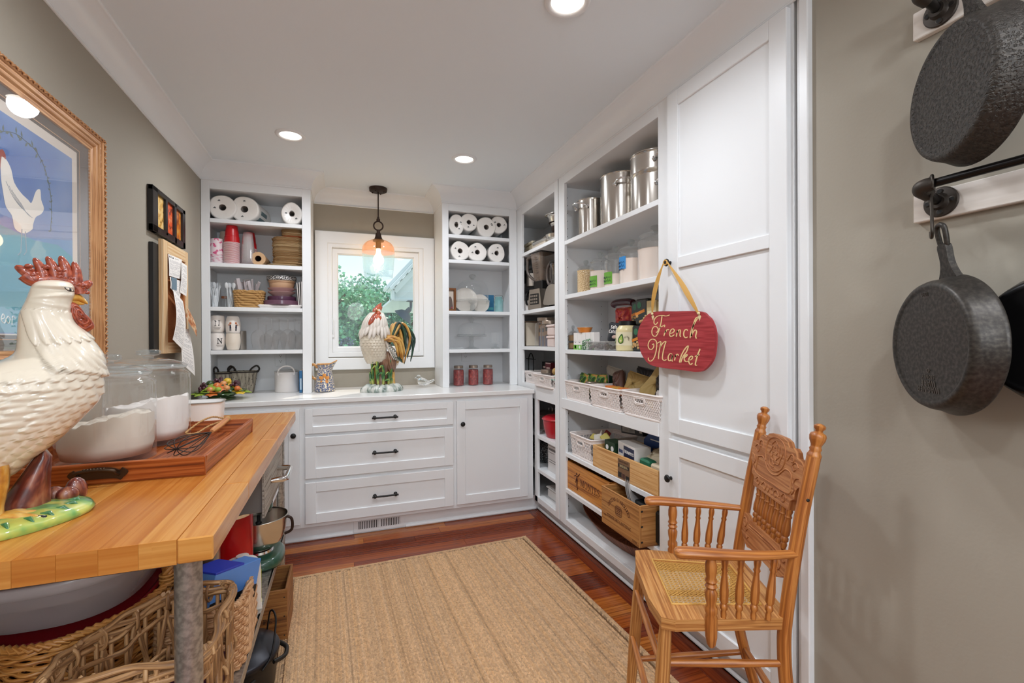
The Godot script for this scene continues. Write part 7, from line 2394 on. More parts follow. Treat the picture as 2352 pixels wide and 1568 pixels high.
	pouch("clear_bag", "clear plastic bag slumped over the right basket's edge", "bag", V(1.37, S + 0.05, -1.765), V(-10, -90, 0), 0.1, 0.09, 0.02, hexm("clear_film", "d8d0cc", 0.2))
	# basket and crate shelf
	S = H[4]
	perf_basket("white plastic basket with large diamond holes beside the labelled crate", V(1.5, S + 0.0005, -2.49), -90, 0.275, 0.32, 0.135, 0.021)
	for k in 6:
		b = Mb.new()
		b.box(Vector3.ZERO, V(0.05, 0.04, 0.012), 0.004)
		var o = solo("tea_packet", ["yellow tea packet in the diamond basket, front", "white tea packet in the diamond basket, front", "yellow tea packet in the diamond basket, right", "red striped packet at the back of diamond basket", "red striped packet in the middle of diamond basket", "pale packet sunk in the diamond basket"][k], "packet", b, hexm(["tea_y", "tea_w", "tea_y", "tea_r", "tea_r", "tea_w"][k], ["e0d070", "ece6dc", "e0d070", "a83a3e", "a83a3e", "ece6dc"][k], 0.5), V(1.42 + [0, 0.0, 0.02, 0.1, 0.06, 0.05][k], S + 0.135 + 0.006 * (k % 3), -2.46 + [0, 0.045, 0.09, -0.02, 0.05, 0.0][k]))
		o.rotation_degrees = V(-50 + k * 13, -80 + k * 25, k * 17)
	woodm("crate_pine", ["b0783e", "cc9658", "daaa6e", "e0b47a", "c08850"], Vector2(1.6, 5), 0.6, 95, 12)
	woodm("crate_amber", ["7a4010", "b06a20", "c8822e", "d69240", "9a5818"], Vector2(1.6, 4), 0.45, 96, 16)
	woodm("crate_old", ["6a3c1c", "a06a34", "b47c42", "c08c50", "8a5428"], Vector2(1.6, 5), 0.6, 97, 12)
	t = crate("pale pine wine crate with dark paper label full of tea boxes", V(1.485, S + 0.0005, -2.04), -90, 0.585, 0.12, 0.29, M.crate_pine)
	t.position.z = -2.045
	var lab = part(t, "paper_label", bx(V(-0.035, 0.004, 0.1452), V(0.072, 0.104, 0.1458), 0), hexm("label_brown", "7a5a3e", 0.7))
	part(lab, "black_band", bx(V(-0.03, 0.06, 0.1458), V(0.066, 0.078, 0.1462), 0), hexm("label_black", "1c1612", 0.6))
	txt(lab, "INSIGNIA", 0.0115, V(0.018, 0.069, 0.1463), Vector3.ZERO, hexm("label_gold", "d8c090", 0.6), true)
	part(lab, "printed_block", bx(V(-0.03, 0.01, 0.1458), V(0.0, 0.036, 0.1462), 0), M.label_black)
	part(lab, "printed_block", bx(V(0.006, 0.01, 0.1458), V(0.03, 0.034, 0.1462), 0), hexm("label_wine", "4a2a22", 0.6))
	part(lab, "printed_block", bx(V(0.036, 0.01, 0.1458), V(0.066, 0.03, 0.1462), 0), M.label_black)
	txt(lab, "JOSEPH PHELPS", 0.0075, V(0.018, 0.092, 0.1459), Vector3.ZERO, M.label_black, true)
	carton("food_box", "black and white nutrition box tilted on top at back of crate shelf", "box", V(1.56, S + 0.18, -2.24), V(0, -92, 5), V(0.22, 0.075, 0.05), hexm("box_black", "1a1a1c", 0.5), [[0.05, 0.12, 0.65, 0.88, hexm("box_grey", "a8a49e", 0.6)], [0.1, 0.2, 0.36, 0.8, hexm("box_lt", "d0ccc6", 0.6)], [0.42, 0.2, 0.62, 0.8, M.box_lt], [0.86, 0.2, 0.97, 0.45, M.box_lt]])
	carton("tea_box", "dark green box with two white discs in the pine crate", "box", V(1.42, S + 0.03, -2.235), V(0, -90, -2), V(0.105, 0.125, 0.07), hexm("box_green", "1c3a22", 0.5), [[0.1, 0.2, 0.45, 0.32, M.print_white], [0.55, 0.2, 0.9, 0.32, M.print_white], [0.12, 0.42, 0.44, 0.46, M.print_white], [0.56, 0.42, 0.88, 0.46, M.print_white]])
	for x in [-0.025, 0.027]:
		b = Mb.new()
		b.at(V(x, 0.09, 0.0352), V(90, 0, 0))
		b.cyl(0.014, 0.0006, 16)
		part(get_node("tea_box"), "printed_disc", b, M.print_white)
	t = carton("tea_box", "white and navy box standing upright in the pine crate", "box", V(1.425, S + 0.03, -2.06), V(0, -98, 0), V(0.19, 0.145, 0.09), hexm("box_white", "e6e2de", 0.5), [[0.36, 0.02, 0.98, 0.92, hexm("box_navy", "1c2748", 0.5)], [0.06, 0.6, 0.3, 0.72, hexm("box_ink", "4a5478", 0.6)], [0.08, 0.3, 0.26, 0.34, gy], [0.5, 0.5, 0.86, 0.54, M.print_white], [0.46, 0.4, 0.9, 0.44, M.print_white]])
	txt(t, "TRUMPETS", 0.016, V(0.032, 0.105, 0.0458), Vector3.ZERO, M.print_white, false, 0.0004, true)
	t = thing("paper_bag", "blue gable topped bag at the back of the pine crate", "bag", V(1.56, S + 0.06, -2.02), -92)
	b = Mb.new()
	b.prism(pv2([-0.09, 0.0, 0.09, 0.0, 0.09, 0.12, 0.04, 0.165, -0.04, 0.165, -0.09, 0.12]), 0.08, 30, -0.04)
	part(t, "bag", b, hexm("bag_blue", "274a8a", 0.5))
	part(t, "print", bx(V(-0.03, 0.13, 0.04), V(0.05, 0.136, 0.0406), 0), M.print_white)
	for k in 4:
		carton("spice_box", ["dark brown box at the right back of pine crate", "black box beside the brown box in pine crate", "dark box with grey square at right of pine crate", "black box at the far right corner of pine crate"][k], "box", V(1.53, S + 0.03, -1.965 + k * 0.062), V(0, -90, 0), V(0.056, 0.13 - k * 0.004, 0.08), hexm(["box_brown", "box_black", "box_umber", "box_black"][k], ["4a3426", "1a1a1c", "3a2c22", "1a1a1c"][k], 0.5), [[0.2, 0.6, 0.7, 0.85, hexm("box_slate", "5a6274", 0.5)]] if k > 1 else [])
	pouch("paper_bag", "crumpled cream paper bag lying at the front of pine crate", "bag", V(1.4, S + 0.06, -1.985), V(-55, -100, -20), 0.15, 0.17, 0.035, hexm("bag_cream", "d8c8ac", 0.7))
	pouch("paper_bag", "grey brown crumpled bag at the right end of pine crate", "bag", V(1.45, S + 0.065, -1.84), V(-30, -84, -12), 0.14, 0.14, 0.035, hexm("bag_grey", "a8988a", 0.7))
	t = thing("flour_bag", "green paper bag with red band in the pine crate", "bag", V(1.395, S + 0.03, -1.9), -94)
	part(t, "bag", bx(V(-0.042, 0, -0.025), V(0.042, 0.105, 0.025), 0.008), hexm("bag_teal", "1f6a4c", 0.55))
	part(t, "red_band", bx(V(-0.042, 0.022, 0.025), V(0.03, 0.04, 0.0258), 0), hexm("band_red", "d03a2a", 0.5))
	b = Mb.new()
	b.prism(PackedVector2Array(sm2([-0.036, 0.04, 0.006, 0.04, 0.006, 0.075, -0.006, 0.08, -0.028, 0.062], 3, true)), 0.0008, 30, 0.025)
	part(t, "white_badge", b, M.print_white)
	t = thing("flour_bag", "cream bag with black printed band at crate's right end", "bag", V(1.395, S + 0.02, -1.808), -90)
	part(t, "bag", bx(V(-0.045, 0, -0.025), V(0.045, 0.11, 0.025), 0.008), M.bag_cream)
	for k in 3:
		part(t, "printed_mark", bx(V(-0.036 + k * 0.026, 0.06, 0.025), V(-0.014 + k * 0.026, 0.085, 0.0258), 0), hexm("mark_dark", "3a302a", 0.6)).rotation_degrees.z = -12
	part(t, "dark_band", bx(V(-0.045, 0.01, 0.025), V(0.045, 0.03, 0.0256), 0), M.label_deep)
	# lower crates
	S = H[5]
	t = crate("amber wine crate branded with winged figure and MONTES lettering", V(1.5, S + 0.0005, -2.432), -90, 0.51, 0.175, 0.3, M.crate_amber)
	txt(t, "MONTES", 0.04, V(0.038, 0.08, 0.1502), Vector3.ZERO, hexm("brand_burn", "4a1c10", 0.8), true)
	b = Mb.new()
	for s in [[V(-0.115, 0.05, 0.1503), V(-0.112, 0.085, 0.1503), V(-0.118, 0.11, 0.1503), 0.006], [V(-0.115, 0.05, 0.1503), V(-0.108, 0.035, 0.1503), V(-0.116, 0.022, 0.1503), 0.004], [V(-0.118, 0.108, 0.1503), V(-0.135, 0.11, 0.1503), V(-0.155, 0.1, 0.1503), 0.003], [V(-0.115, 0.106, 0.1503), V(-0.095, 0.118, 0.1503), V(-0.078, 0.135, 0.1503), 0.0035], [V(-0.12, 0.1, 0.1503), V(-0.128, 0.08, 0.1503), V(-0.135, 0.062, 0.1503), 0.003]]:
		b.tube([s[0], s[1], s[2]], [s[3] * 0.6, s[3], s[3] * 0.4], 6, false, 1.0)
	b.ball(V(-0.12, 0.122, 0.15), V(0.007, 0.008, 0.002), 10, 6)
	b.tube([V(-0.05, 0.052, 0.1503), V(0.0, 0.05, 0.1503), V(0.012, 0.046, 0.1503), V(0.024, 0.05, 0.1503), V(0.13, 0.052, 0.1503)], 0.0008, 4)
	var em = part(t, "branded_emblem", b, M.brand_burn)
	t = crate("old wine crate with arched branded lettering jutting out of lower shelf", V(1.385, S + 0.0015, -1.945), -91, 0.335, 0.19, 0.25, M.crate_old)
	var arc = "CHATEAU D'ARGLUDET"
	for k in arc.length():
		if arc[k] == " ":
			continue
		var a = deg_to_rad(158 - k * 136.0 / (arc.length() - 1))
		txt(t, arc[k], 0.017, V(-0.005 + cos(a) * 0.098, 0.085 + sin(a) * 0.075, 0.1252), V(0, 0, rad_to_deg(a) - 90), M.brand_burn, true)
	txt(t, "TERREFORT CANTENAC", 0.014, V(-0.005, 0.058, 0.1252), Vector3.ZERO, M.brand_burn, true)
	txt(t, "129-86", 0.009, V(0.13, 0.016, 0.1252), Vector3.ZERO, M.brand_burn, true)
	txt(t, "1987", 0.009, V(-0.13, 0.05, 0.1252), Vector3.ZERO, M.brand_burn, true)
	b = Mb.new()
	for q2 in [0.03, 0.024]:
		var ring = []
		for k in 24:
			var a = TAU * k / 24
			ring.append(V(-0.005 + signf(cos(a)) * pow(absf(cos(a)), 0.6) * q2, 0.108 + signf(sin(a)) * pow(absf(sin(a)), 0.6) * q2 * 0.8, 0.1253))
		b.tube(ring, 0.0011, 4, true)
	for k in 4:
		b.slab(V(-0.022, 0.094 + k * 0.008, 0.125), V(0.012, 0.098 + k * 0.008, 0.1255), 0)
	part(t, "branded_seal", b, M.brand_burn)
	for yy in [0.025, 0.095, 0.165]:
		b = Mb.new()
		b.ball(V(0.1675, yy, 0.11), V(0.001, 0.005, 0.006), 8, 6)
		part(t, "nail_stain", b, M.dark)
	for k in 3:
		b = Mb.new()
		b.at(V(0, 0, 0), V(0, 0, 0))
		b.lathe(sm2([0.0, 0.0, 0.07, 0.0, 0.115, 0.012, 0.117, 0.016, 0.07, 0.006, 0.0, 0.006], 3), 36)
		var o = solo("dinner_plate", ["grey plate leaning in old crate, front", "grey plate leaning in old crate, middle", "grey plate leaning in old crate, rear"][k], "plate", b, hexm("plate_grey", "b4aeaa", 0.3), V(1.42, S + 0.155, -1.985 - k * 0.014))
		o.rotation_degrees = V(64, 24, 0)
	b = Mb.new()
	b.slab(V(-0.05, 0.012, -0.1), V(0.05, 0.16, 0.1), 0.008)
	solo("black_box", "black box filling the right part of old crate", "box", b, M.dark, V(1.395, S, -1.85))
	# carved dough bowl
	t = thing("dough_bowl", "long hand carved brown wooden dough bowl tilted on the bottom shelf", "bowl", V(1.5, H[6] + 0.062, -2.26), -90)
	t.rotation_degrees = V(24, -90, 0)
	P = []
	for r in [[0.05, -0.055], [0.7, -0.055], [0.86, -0.02], [1.0, 0.055], [0.965, 0.056], [0.84, -0.01], [0.66, -0.04], [0.0, -0.042]]:
		var row = PackedVector3Array()
		for k in 56:
			var a = TAU * k / 56
			row.append(V(cos(a) * 0.375 * (r[0] * 0.93 + 0.07 * r[0]), r[1] + 0.03 * pow(absf(cos(a)), 4.0) * (1.0 if r[1] > 0 else 0.0), signf(sin(a)) * pow(absf(sin(a)), 0.8) * 0.115 * r[0]))
		P.append(row)
	b = Mb.new()
	b.grid(P, true, true)
	part(t, "bowl_body", b, woodm("dough_wood", ["3a1c10", "6a3820", "84492c", "945a38", "54281a"], Vector2(2, 6), 0.6, 98))

func build_corner_goods() -> void:
	var rg = RandomNumberGenerator.new()
	rg.seed = 29
	var x = 1.45
	# top: lidded tubs, dish, bowls
	var t = thing("food_tub", "cream lidded plastic tub at left of the corner unit's top shelf", "tub", V(1.5, 1.9575, -3.5), -90)
	part(t, "body", bx(V(-0.09, 0, -0.08), V(0.09, 0.085, 0.08), 0.012), hexm("tub_cream", "dccfb4", 0.45))
	part(t, "lid", bx(V(-0.1, 0.085, -0.09), V(0.1, 0.105, 0.09), 0.006), hexm("tub_lid", "e6dabf", 0.4))
	t = thing("baking_dish", "steel baking dish with glass cover on corner top shelf", "dish", V(1.45, 1.9575, -3.21), -90)
	part(t, "dish", bx(V(-0.12, 0, -0.07), V(0.12, 0.04, 0.07), 0.01), hexm("dish_cream", "d8cbb8", 0.4))
	part(t, "cover", bx(V(-0.125, 0.04, -0.075), V(0.125, 0.075, 0.075), 0.02), M.steel)
	t = thing("mixing_bowls", "stack of steel bowls and colander on the corner top shelf", "bowl", V(1.46, 1.9575, -3.0))
	part(t, "lower_bowl", lath(sm2([0.0, 0.0, 0.05, 0.0, 0.09, 0.03, 0.1, 0.06, 0.104, 0.062], 3), 36), M.steel)
	part(t, "colander", lath(sm2([0.03, 0.062, 0.06, 0.1, 0.055, 0.135, 0.08, 0.15], 3), 36), M.bronze)
	part(t, "upper_bowl", lath(sm2([0.0, 0.12, 0.05, 0.12, 0.07, 0.15, 0.085, 0.19, 0.105, 0.2, 0.107, 0.204], 3), 36), M.steel)
	# appliances
	var y = 1.5045
	t = thing("coffee_maker", "black coffee maker with steel cylinder and glass carafe on corner shelf", "coffee maker", V(1.5, y, -3.52), -90)
	part(t, "base", bx(V(-0.09, 0, -0.11), V(0.09, 0.035, 0.11), 0.01), M.black)
	part(t, "column", bx(V(-0.09, 0.03, -0.11), V(0.09, 0.34, -0.03), 0.012), M.black)
	part(t, "head", bx(V(-0.1, 0.24, -0.11), V(0.1, 0.345, 0.1), 0.02), M.black)
	part(t, "steel_cylinder", lath(v2([0.0, 0.0, 0.055, 0.0, 0.052, 0.1, 0.0, 0.1]), 28), M.brushed).position = V(0.06, 0.2, 0.06)
	part(t, "carafe", lath(sm2([0.0, 0.002, 0.055, 0.002, 0.066, 0.03, 0.06, 0.09, 0.042, 0.125, 0.046, 0.14], 3), 28, 60), glassm("carafe", Color("3a3634"), 0.45)).position = V(0.03, 0.036, 0.04)
	var b = Mb.new()
	b.tube(smooth([V(0.075, 0.05, 0.1), V(0.1, 0.06, 0.13), V(0.1, 0.13, 0.13), V(0.075, 0.15, 0.1)], 4), 0.008, 7)
	part(t, "carafe_handle", b, M.black)
	var wm = solo("white_mug", "white mug on the shelf before the coffee maker", "mug", lath(v2([0.0, 0.0, 0.034, 0.0, 0.042, 0.085, 0.039, 0.085, 0.032, 0.006, 0.0, 0.006]), 28), hexm("mug_white", "e8e2de", 0.3), V(1.4, y, -3.46))
	# blender
	t = thing("blender", "tall blender with clear square pitcher and steel base on corner shelf", "blender", V(1.43, y, -3.22), -78)
	b = Mb.new()
	b.prism(pv2([-0.085, 0.0, 0.085, 0.0, 0.085, 0.03, 0.065, 0.15, -0.065, 0.15, -0.085, 0.03]), 0.17, 30, -0.085)
	part(t, "base", b, M.brushed)
	var kp = part(t, "keypad", bx(V(-0.055, 0.035, 0.085), V(0.055, 0.115, 0.089), 0.002), M.dark)
	for r in 3:
		for c in 4:
			part(kp, "key", bx(V(-0.045 + c * 0.024, 0.043 + r * 0.024, 0.089), V(-0.029 + c * 0.024, 0.057 + r * 0.024, 0.0905), 0.0005), M.brushed)
	part(t, "collar", bx(V(-0.055, 0.15, -0.055), V(0.055, 0.215, 0.055), 0.006), M.black)
	b = Mb.new()
	var P = []
	for q in [[0.05, 0.21], [0.062, 0.25], [0.078, 0.42]]:
		var row = PackedVector3Array()
		for k in 32:
			var a = TAU * k / 32
			row.append(V(signf(cos(a)) * pow(absf(cos(a)), 0.35) * q[0], q[1], signf(sin(a)) * pow(absf(sin(a)), 0.35) * q[0]))
		P.append(row)
	b.grid(P, true, true)
	part(t, "pitcher", b, glassm("pitcher_glass", Color("9a8676"), 0.4))
	part(t, "lid", bx(V(-0.08, 0.42, -0.08), V(0.08, 0.445, 0.08), 0.006), M.black)
	part(t, "handle", tub(smooth([V(-0.07, 0.41, 0.03), V(-0.13, 0.4, 0.05), V(-0.14, 0.36, 0.05), V(-0.135, 0.29, 0.05), V(-0.09, 0.24, 0.04), V(-0.05, 0.225, 0.03)], 5), 0.011, 8), hexm("handle_grey", "5c524c", 0.35, 0.2))
	for k in 8:
		part(t, "measure_mark", bx(V(0.0, 0.27 + k * 0.016, 0.0665 + k * 0.0015), V(0.02 if k % 2 else 0.03, 0.2715 + k * 0.016, 0.0672 + k * 0.0015), 0), M.black)
	# food processor
	t = thing("food_processor", "food processor with ring handled bowl and steel base beside the divider", "food processor", V(1.46, y, -2.955), -84)
	b = Mb.new()
	b.prism(PackedVector2Array(sm2([-0.1, 0.02, 0.1, 0.02, 0.1, 0.07, 0.07, 0.13, 0.03, 0.155, -0.03, 0.155, -0.07, 0.13, -0.1, 0.07], 3, true)), 0.19, 30, -0.095)
	part(t, "base", b, M.brushed)
	for sx in [-0.075, 0.075]:
		part(t, "foot", bx(V(sx - 0.02, 0.0, -0.08), V(sx + 0.02, 0.022, 0.08), 0.004), M.black)
	part(t, "bowl", lath(sm2([0.05, 0.155, 0.085, 0.165, 0.09, 0.3, 0.092, 0.305], 3), 32, 60), glassm("bowl_smoke", Color("3a302a"), 0.5))
	part(t, "lid", lath(sm2([0.094, 0.305, 0.094, 0.322, 0.06, 0.335, 0.04, 0.34, 0.04, 0.4, 0.0, 0.402], 2), 28), M.black)
	part(t, "handle", tub(range(24).map(func(k): return V(-0.085 + cos(TAU * k / 24) * 0.045, 0.24 + sin(TAU * k / 24) * 0.075, 0.05)), 0.011, 8, true), M.handle_grey)
	# books, brown cartons and big jars
	y = 1.2265
	var i = 0
	for q in [[-3.6, 0.17, -24.0, "b8895a"], [-3.52, 0.2, -8.0, "6a4a34"], [-3.46, 0.185, 4.0, "d8ccb8"]]:
		t = thing("book", ["tan book leaning left on the corner shelf", "brown book leaning between tan and white books", "white spined book beside the brown cartons"][i], "book", V(1.45, y + (0.008 if i == 0 else 0.003), q[0]))
		t.rotation_degrees = V(-q[2], -90, 0)
		t.rotation_degrees = V(0, -90, q[2])
		part(t, "cover", bx(V(-0.012, 0, -0.07), V(0.012, q[1], 0.07), 0.001), hexm("book" + q[3], q[3], 0.6))
		part(t, "pages", bx(V(-0.009, 0.002, -0.067), V(0.009, q[1] + 0.001, 0.069), 0), M.pages)
		i += 1
	for k in 3:
		t = carton("food_carton", ["brown printed carton, left of three behind the jars", "brown printed carton, middle of three behind the jars", "brown printed carton, right of three behind the jars"][k], "box", V(1.52, y, -3.385 + k * 0.062), V(0, -90, 0), V(0.058, 0.2 + 0.012 * (k == 2 as int), 0.1), hexm("carton_brown", "a0754e", 0.6), [[0.1, 0.0, 0.9, 0.4, hexm("carton_mauve", "5a5468", 0.6)], [0.15, 0.55, 0.85, 0.7, hexm("carton_dark", "3a2a20", 0.6)], [0.2, 0.85, 0.8, 0.92, M.carton_dark]])
	for q in [[-3.2, 0.083, 0.2, 1.44, "large wide mouth glass jar with metal lid before the cartons"], [-3.045, 0.07, 0.17, 1.4, "slightly smaller glass jar with metal lid in front"]]:
		t = thing("canning_jar", q[4], "jar", V(q[3], y, q[0]))
		var r: float = q[1]
		var h: float = q[2]
		part(t, "wall", lath(sm2([0.0, 0.002, r * 0.9, 0.002, r, 0.015, r, h * 0.75, r * 0.9, h * 0.88, r * 0.75, h * 0.92, r * 0.76, h], 4), 36, 60), M.glass)
		part(t, "lid", lath(v2([r * 0.8, h * 0.95, r * 0.8, h + 0.012, r * 0.76, h + 0.016, 0.0, h + 0.0155]), 36), hexm("zinc", "a8988a", 0.35, 0.8))
	for k in 2:
		t = thing("food_tub", ["small pale pink plastic tub, lower by the divider", "small pale pink plastic tub stacked above by the divider"][k], "tub", V(1.385, y + k * 0.078, -2.92), -90)
		part(t, "body", bx(V(-0.055, 0, -0.04), V(0.055, 0.06, 0.04), 0.008), hexm("tub_pink", "e2cfc8", 0.4))
		part(t, "lid", bx(V(-0.06, 0.06, -0.045), V(0.06, 0.076, 0.045), 0.004), hexm("tub_pink_lid", "ead6d0", 0.4))
	# lower counter-level shelf: wire holder, boxes, baskets
	y = 0.9435
	t = thing("towel_holder", "black wire paper holder with looped top at left of corner shelf", "holder", V(1.44, y, -3.5), -90)
	part(t, "loop", tub(smooth([V(-0.05, 0.0, 0), V(-0.05, 0.14, 0), V(-0.045, 0.19, 0), V(0.0, 0.225, 0), V(0.045, 0.19, 0), V(0.05, 0.14, 0), V(0.05, 0.0, 0)], 5), 0.004, 7), M.black)
	part(t, "cross_bar", tub([V(-0.09, 0.178, 0.004), V(0.1, 0.178, 0.004)], 0.003, 6), M.black)
	part(t, "foot", lath(v2([0.0, 0.0, 0.07, 0.0, 0.07, 0.005, 0.0, 0.006]), 28), M.black)
	i = 0
	for q in [[1.53, -3.33, 0.1, 0.115, "box_black2", "17110f", "black box at left behind the small white baskets"], [1.5, -3.2, 0.1, 0.115, "box_wine", "5e1620", "dark red box in the middle behind small baskets"], [1.53, -3.02, 0.12, 0.12, "box_wine", "5e1620", "dark red box at right behind small baskets"]]:
		t = carton("pantry_box", q[6], "box", V(q[0], y + 0.045, q[1]), V(0, -90, 0), V(q[2], q[3], 0.09), hexm(q[4], q[5], 0.45), [[0.2, 0.6, 0.8, 0.7, hexm("box_txt", "c8b0a8", 0.6)], [0.3, 0.42, 0.7, 0.47, M.box_txt], [0.05, 0.93, 0.95, 1.0, M.box_txt if i == 1 else M.dark]])
		i += 1
	t = thing("grinder", "black hand grinder standing behind the dark red boxes", "grinder", V(1.58, y + 0.1, -3.13), -90)
	part(t, "body", bx(V(-0.04, 0, -0.035), V(0.04, 0.09, 0.035), 0.006), M.black)
	b = Mb.new()
	b.prism(pv2([-0.04, 0.14, -0.015, 0.09, 0.03, 0.09, 0.035, 0.145]), 0.05, 30, -0.025)
	part(t, "spout", b, M.black)
	perf_basket("small white perforated basket at left of the corner ledge", V(1.46, y + 0.0005, -3.33), -90, 0.24, 0.2, 0.085)
	perf_basket("small white perforated basket at right of the corner ledge", V(1.435, y + 0.0005, -3.0), -90, 0.32, 0.24, 0.085, 0.018)
	t = thing("mason_jar", "zinc lidded glass jar lying upright in right corner basket", "jar", V(1.41, y + 0.04, -3.12))
	part(t, "wall", lath(sm2([0.0, 0.0, 0.042, 0.0, 0.045, 0.01, 0.045, 0.04, 0.04, 0.055], 3), 28, 60), M.glass)
	part(t, "lid", lath(v2([0.046, 0.05, 0.046, 0.072, 0.043, 0.075, 0.0, 0.0745]), 32), M.zinc)
	pouch("herb_bag", "green packet peeking out of the left corner basket", "bag", V(1.42, y + 0.02, -3.31), V(-60, -90, 10), 0.1, 0.08, 0.012, hexm("green_bag", "3c8a3c", 0.4))
	pouch("mint_bag", "mint coloured packet in the right corner basket", "bag", V(1.38, y + 0.05, -2.97), V(-60, -90, 0), 0.11, 0.07, 0.012, hexm("mint", "8ac4b4", 0.4))
	b = Mb.new()
	b.ball(Vector3.ZERO, V(0.024, 0.026, 0.024), 14, 10)
	solo("ginger_ball", "round tan snack ball in the right corner basket", "snack", b, hexm("ginger", "c09a5c", 0.7), V(1.4, y + 0.11, -2.955))
	# lower cupboards
	y = 0.5825
	t = pot("dark steel lidded saucepan at the back of corner lower shelf", V(1.52, y, -3.3), 0.13, 0.11, 90, 0.08, true)
	t = thing("dutch_oven", "red enamel dutch oven with side handle on corner lower shelf", "pot", V(1.46, y, -3.01), 75)
	part(t, "body", lath(sm2([0.0, 0.0, 0.085, 0.0, 0.1, 0.012, 0.115, 0.06, 0.122, 0.12, 0.124, 0.126], 3), 44), hexm("enamel_red", "b8202c", 0.2))
	part(t, "lid", lath(sm2([0.128, 0.126, 0.128, 0.134, 0.1, 0.15, 0.04, 0.158, 0.02, 0.16, 0.022, 0.18, 0.0, 0.184], 3), 44), M.enamel_red)
	for s in [-1, 1]:
		b = Mb.new()
		b.tube(smooth([V(s * 0.115, 0.11, 0.05), V(s * 0.15, 0.116, 0.04), V(s * 0.168, 0.118, 0.0), V(s * 0.15, 0.116, -0.04), V(s * 0.115, 0.11, -0.05)], 4), 0.01, 8)
		part(t, "handle", b, M.enamel_red)
	y = 0.3385
	t = thing("roasting_pan", "black speckled enamel roaster on the corner's middle lower shelf", "pan", V(1.53, y, -3.33))
	part(t, "body", lath(sm2([0.0, 0.0, 0.11, 0.0, 0.13, 0.02, 0.14, 0.09, 0.142, 0.095], 3), 40), mk("granite", Color.WHITE, 0.25, 0, {"albedo_texture": noise_tex(0.14, 1, [[0.0, 0.68, 0.72, 1.0], ["0c0c0e", "101014", "d8d8dc", "f0f0f0"]], 256, 256, 99, 1), "uv1_scale": Vector3(5, 5, 1)}))
	part(t, "lid", lath(sm2([0.145, 0.096, 0.144, 0.105, 0.12, 0.14, 0.05, 0.165, 0.0, 0.168], 3), 40), M.granite)
	part(t, "wire_handle", tub(smooth([V(-0.14, 0.09, 0.05), V(-0.19, 0.03, 0.06), V(-0.2, 0.015, 0.0), V(-0.19, 0.03, -0.06), V(-0.14, 0.09, -0.05)], 4), 0.003, 6), M.black)
	t = carton("appliance_box", "white appliance box with small grey print on lower corner shelf", "box", V(1.46, y, -2.96), V(0, -90, 0), V(0.21, 0.2, 0.14), hexm("box_white2", "dcd8d6", 0.5), [[0.05, 0.74, 0.6, 0.82, hexm("box_dark2", "6a6664", 0.6)], [0.05, 0.66, 0.5, 0.68, M.box_dark2], [0.05, 0.4, 0.6, 0.42, M.box_dark2], [0.1, 0.32, 0.7, 0.34, M.box_dark2], [0.02, 0.9, 0.98, 0.915, M.box_dark2]])
	t = thing("storage_bin", "white plastic bin on the floor of corner shelf unit", "bin", V(1.5, 0.1305, -2.97), -90)
	part(t, "body", bx(V(-0.13, 0, -0.1), V(0.13, 0.07, 0.1), 0.01), hexm("bin_white", "d8d4d0", 0.45))
	part(t, "rim", bx(V(-0.138, 0.07, -0.108), V(0.138, 0.08, 0.108), 0.004), M.bin_white)

func turned(a: Vector3, b: Vector3, prof: Array, seg := 14) -> Mb:
	# a turned spindle from a to b; prof: [fraction, radius] pairs
	var m = Mb.new()
	var d = b - a
	var y = d.normalized()
	var x = y.cross(Vector3.BACK).normalized() if absf(y.z) < 0.9 else y.cross(Vector3.RIGHT).normalized()
	m.t = Transform3D(Basis(x, y, x.cross(y)), a)
	var L = d.length()
	var p = [Vector2(0, 0)]
	for q in prof:
		p.append(Vector2(q.y, q.x * L))
	p.append(Vector2(0, L))
	m.lathe(p, seg, 50)
	return m

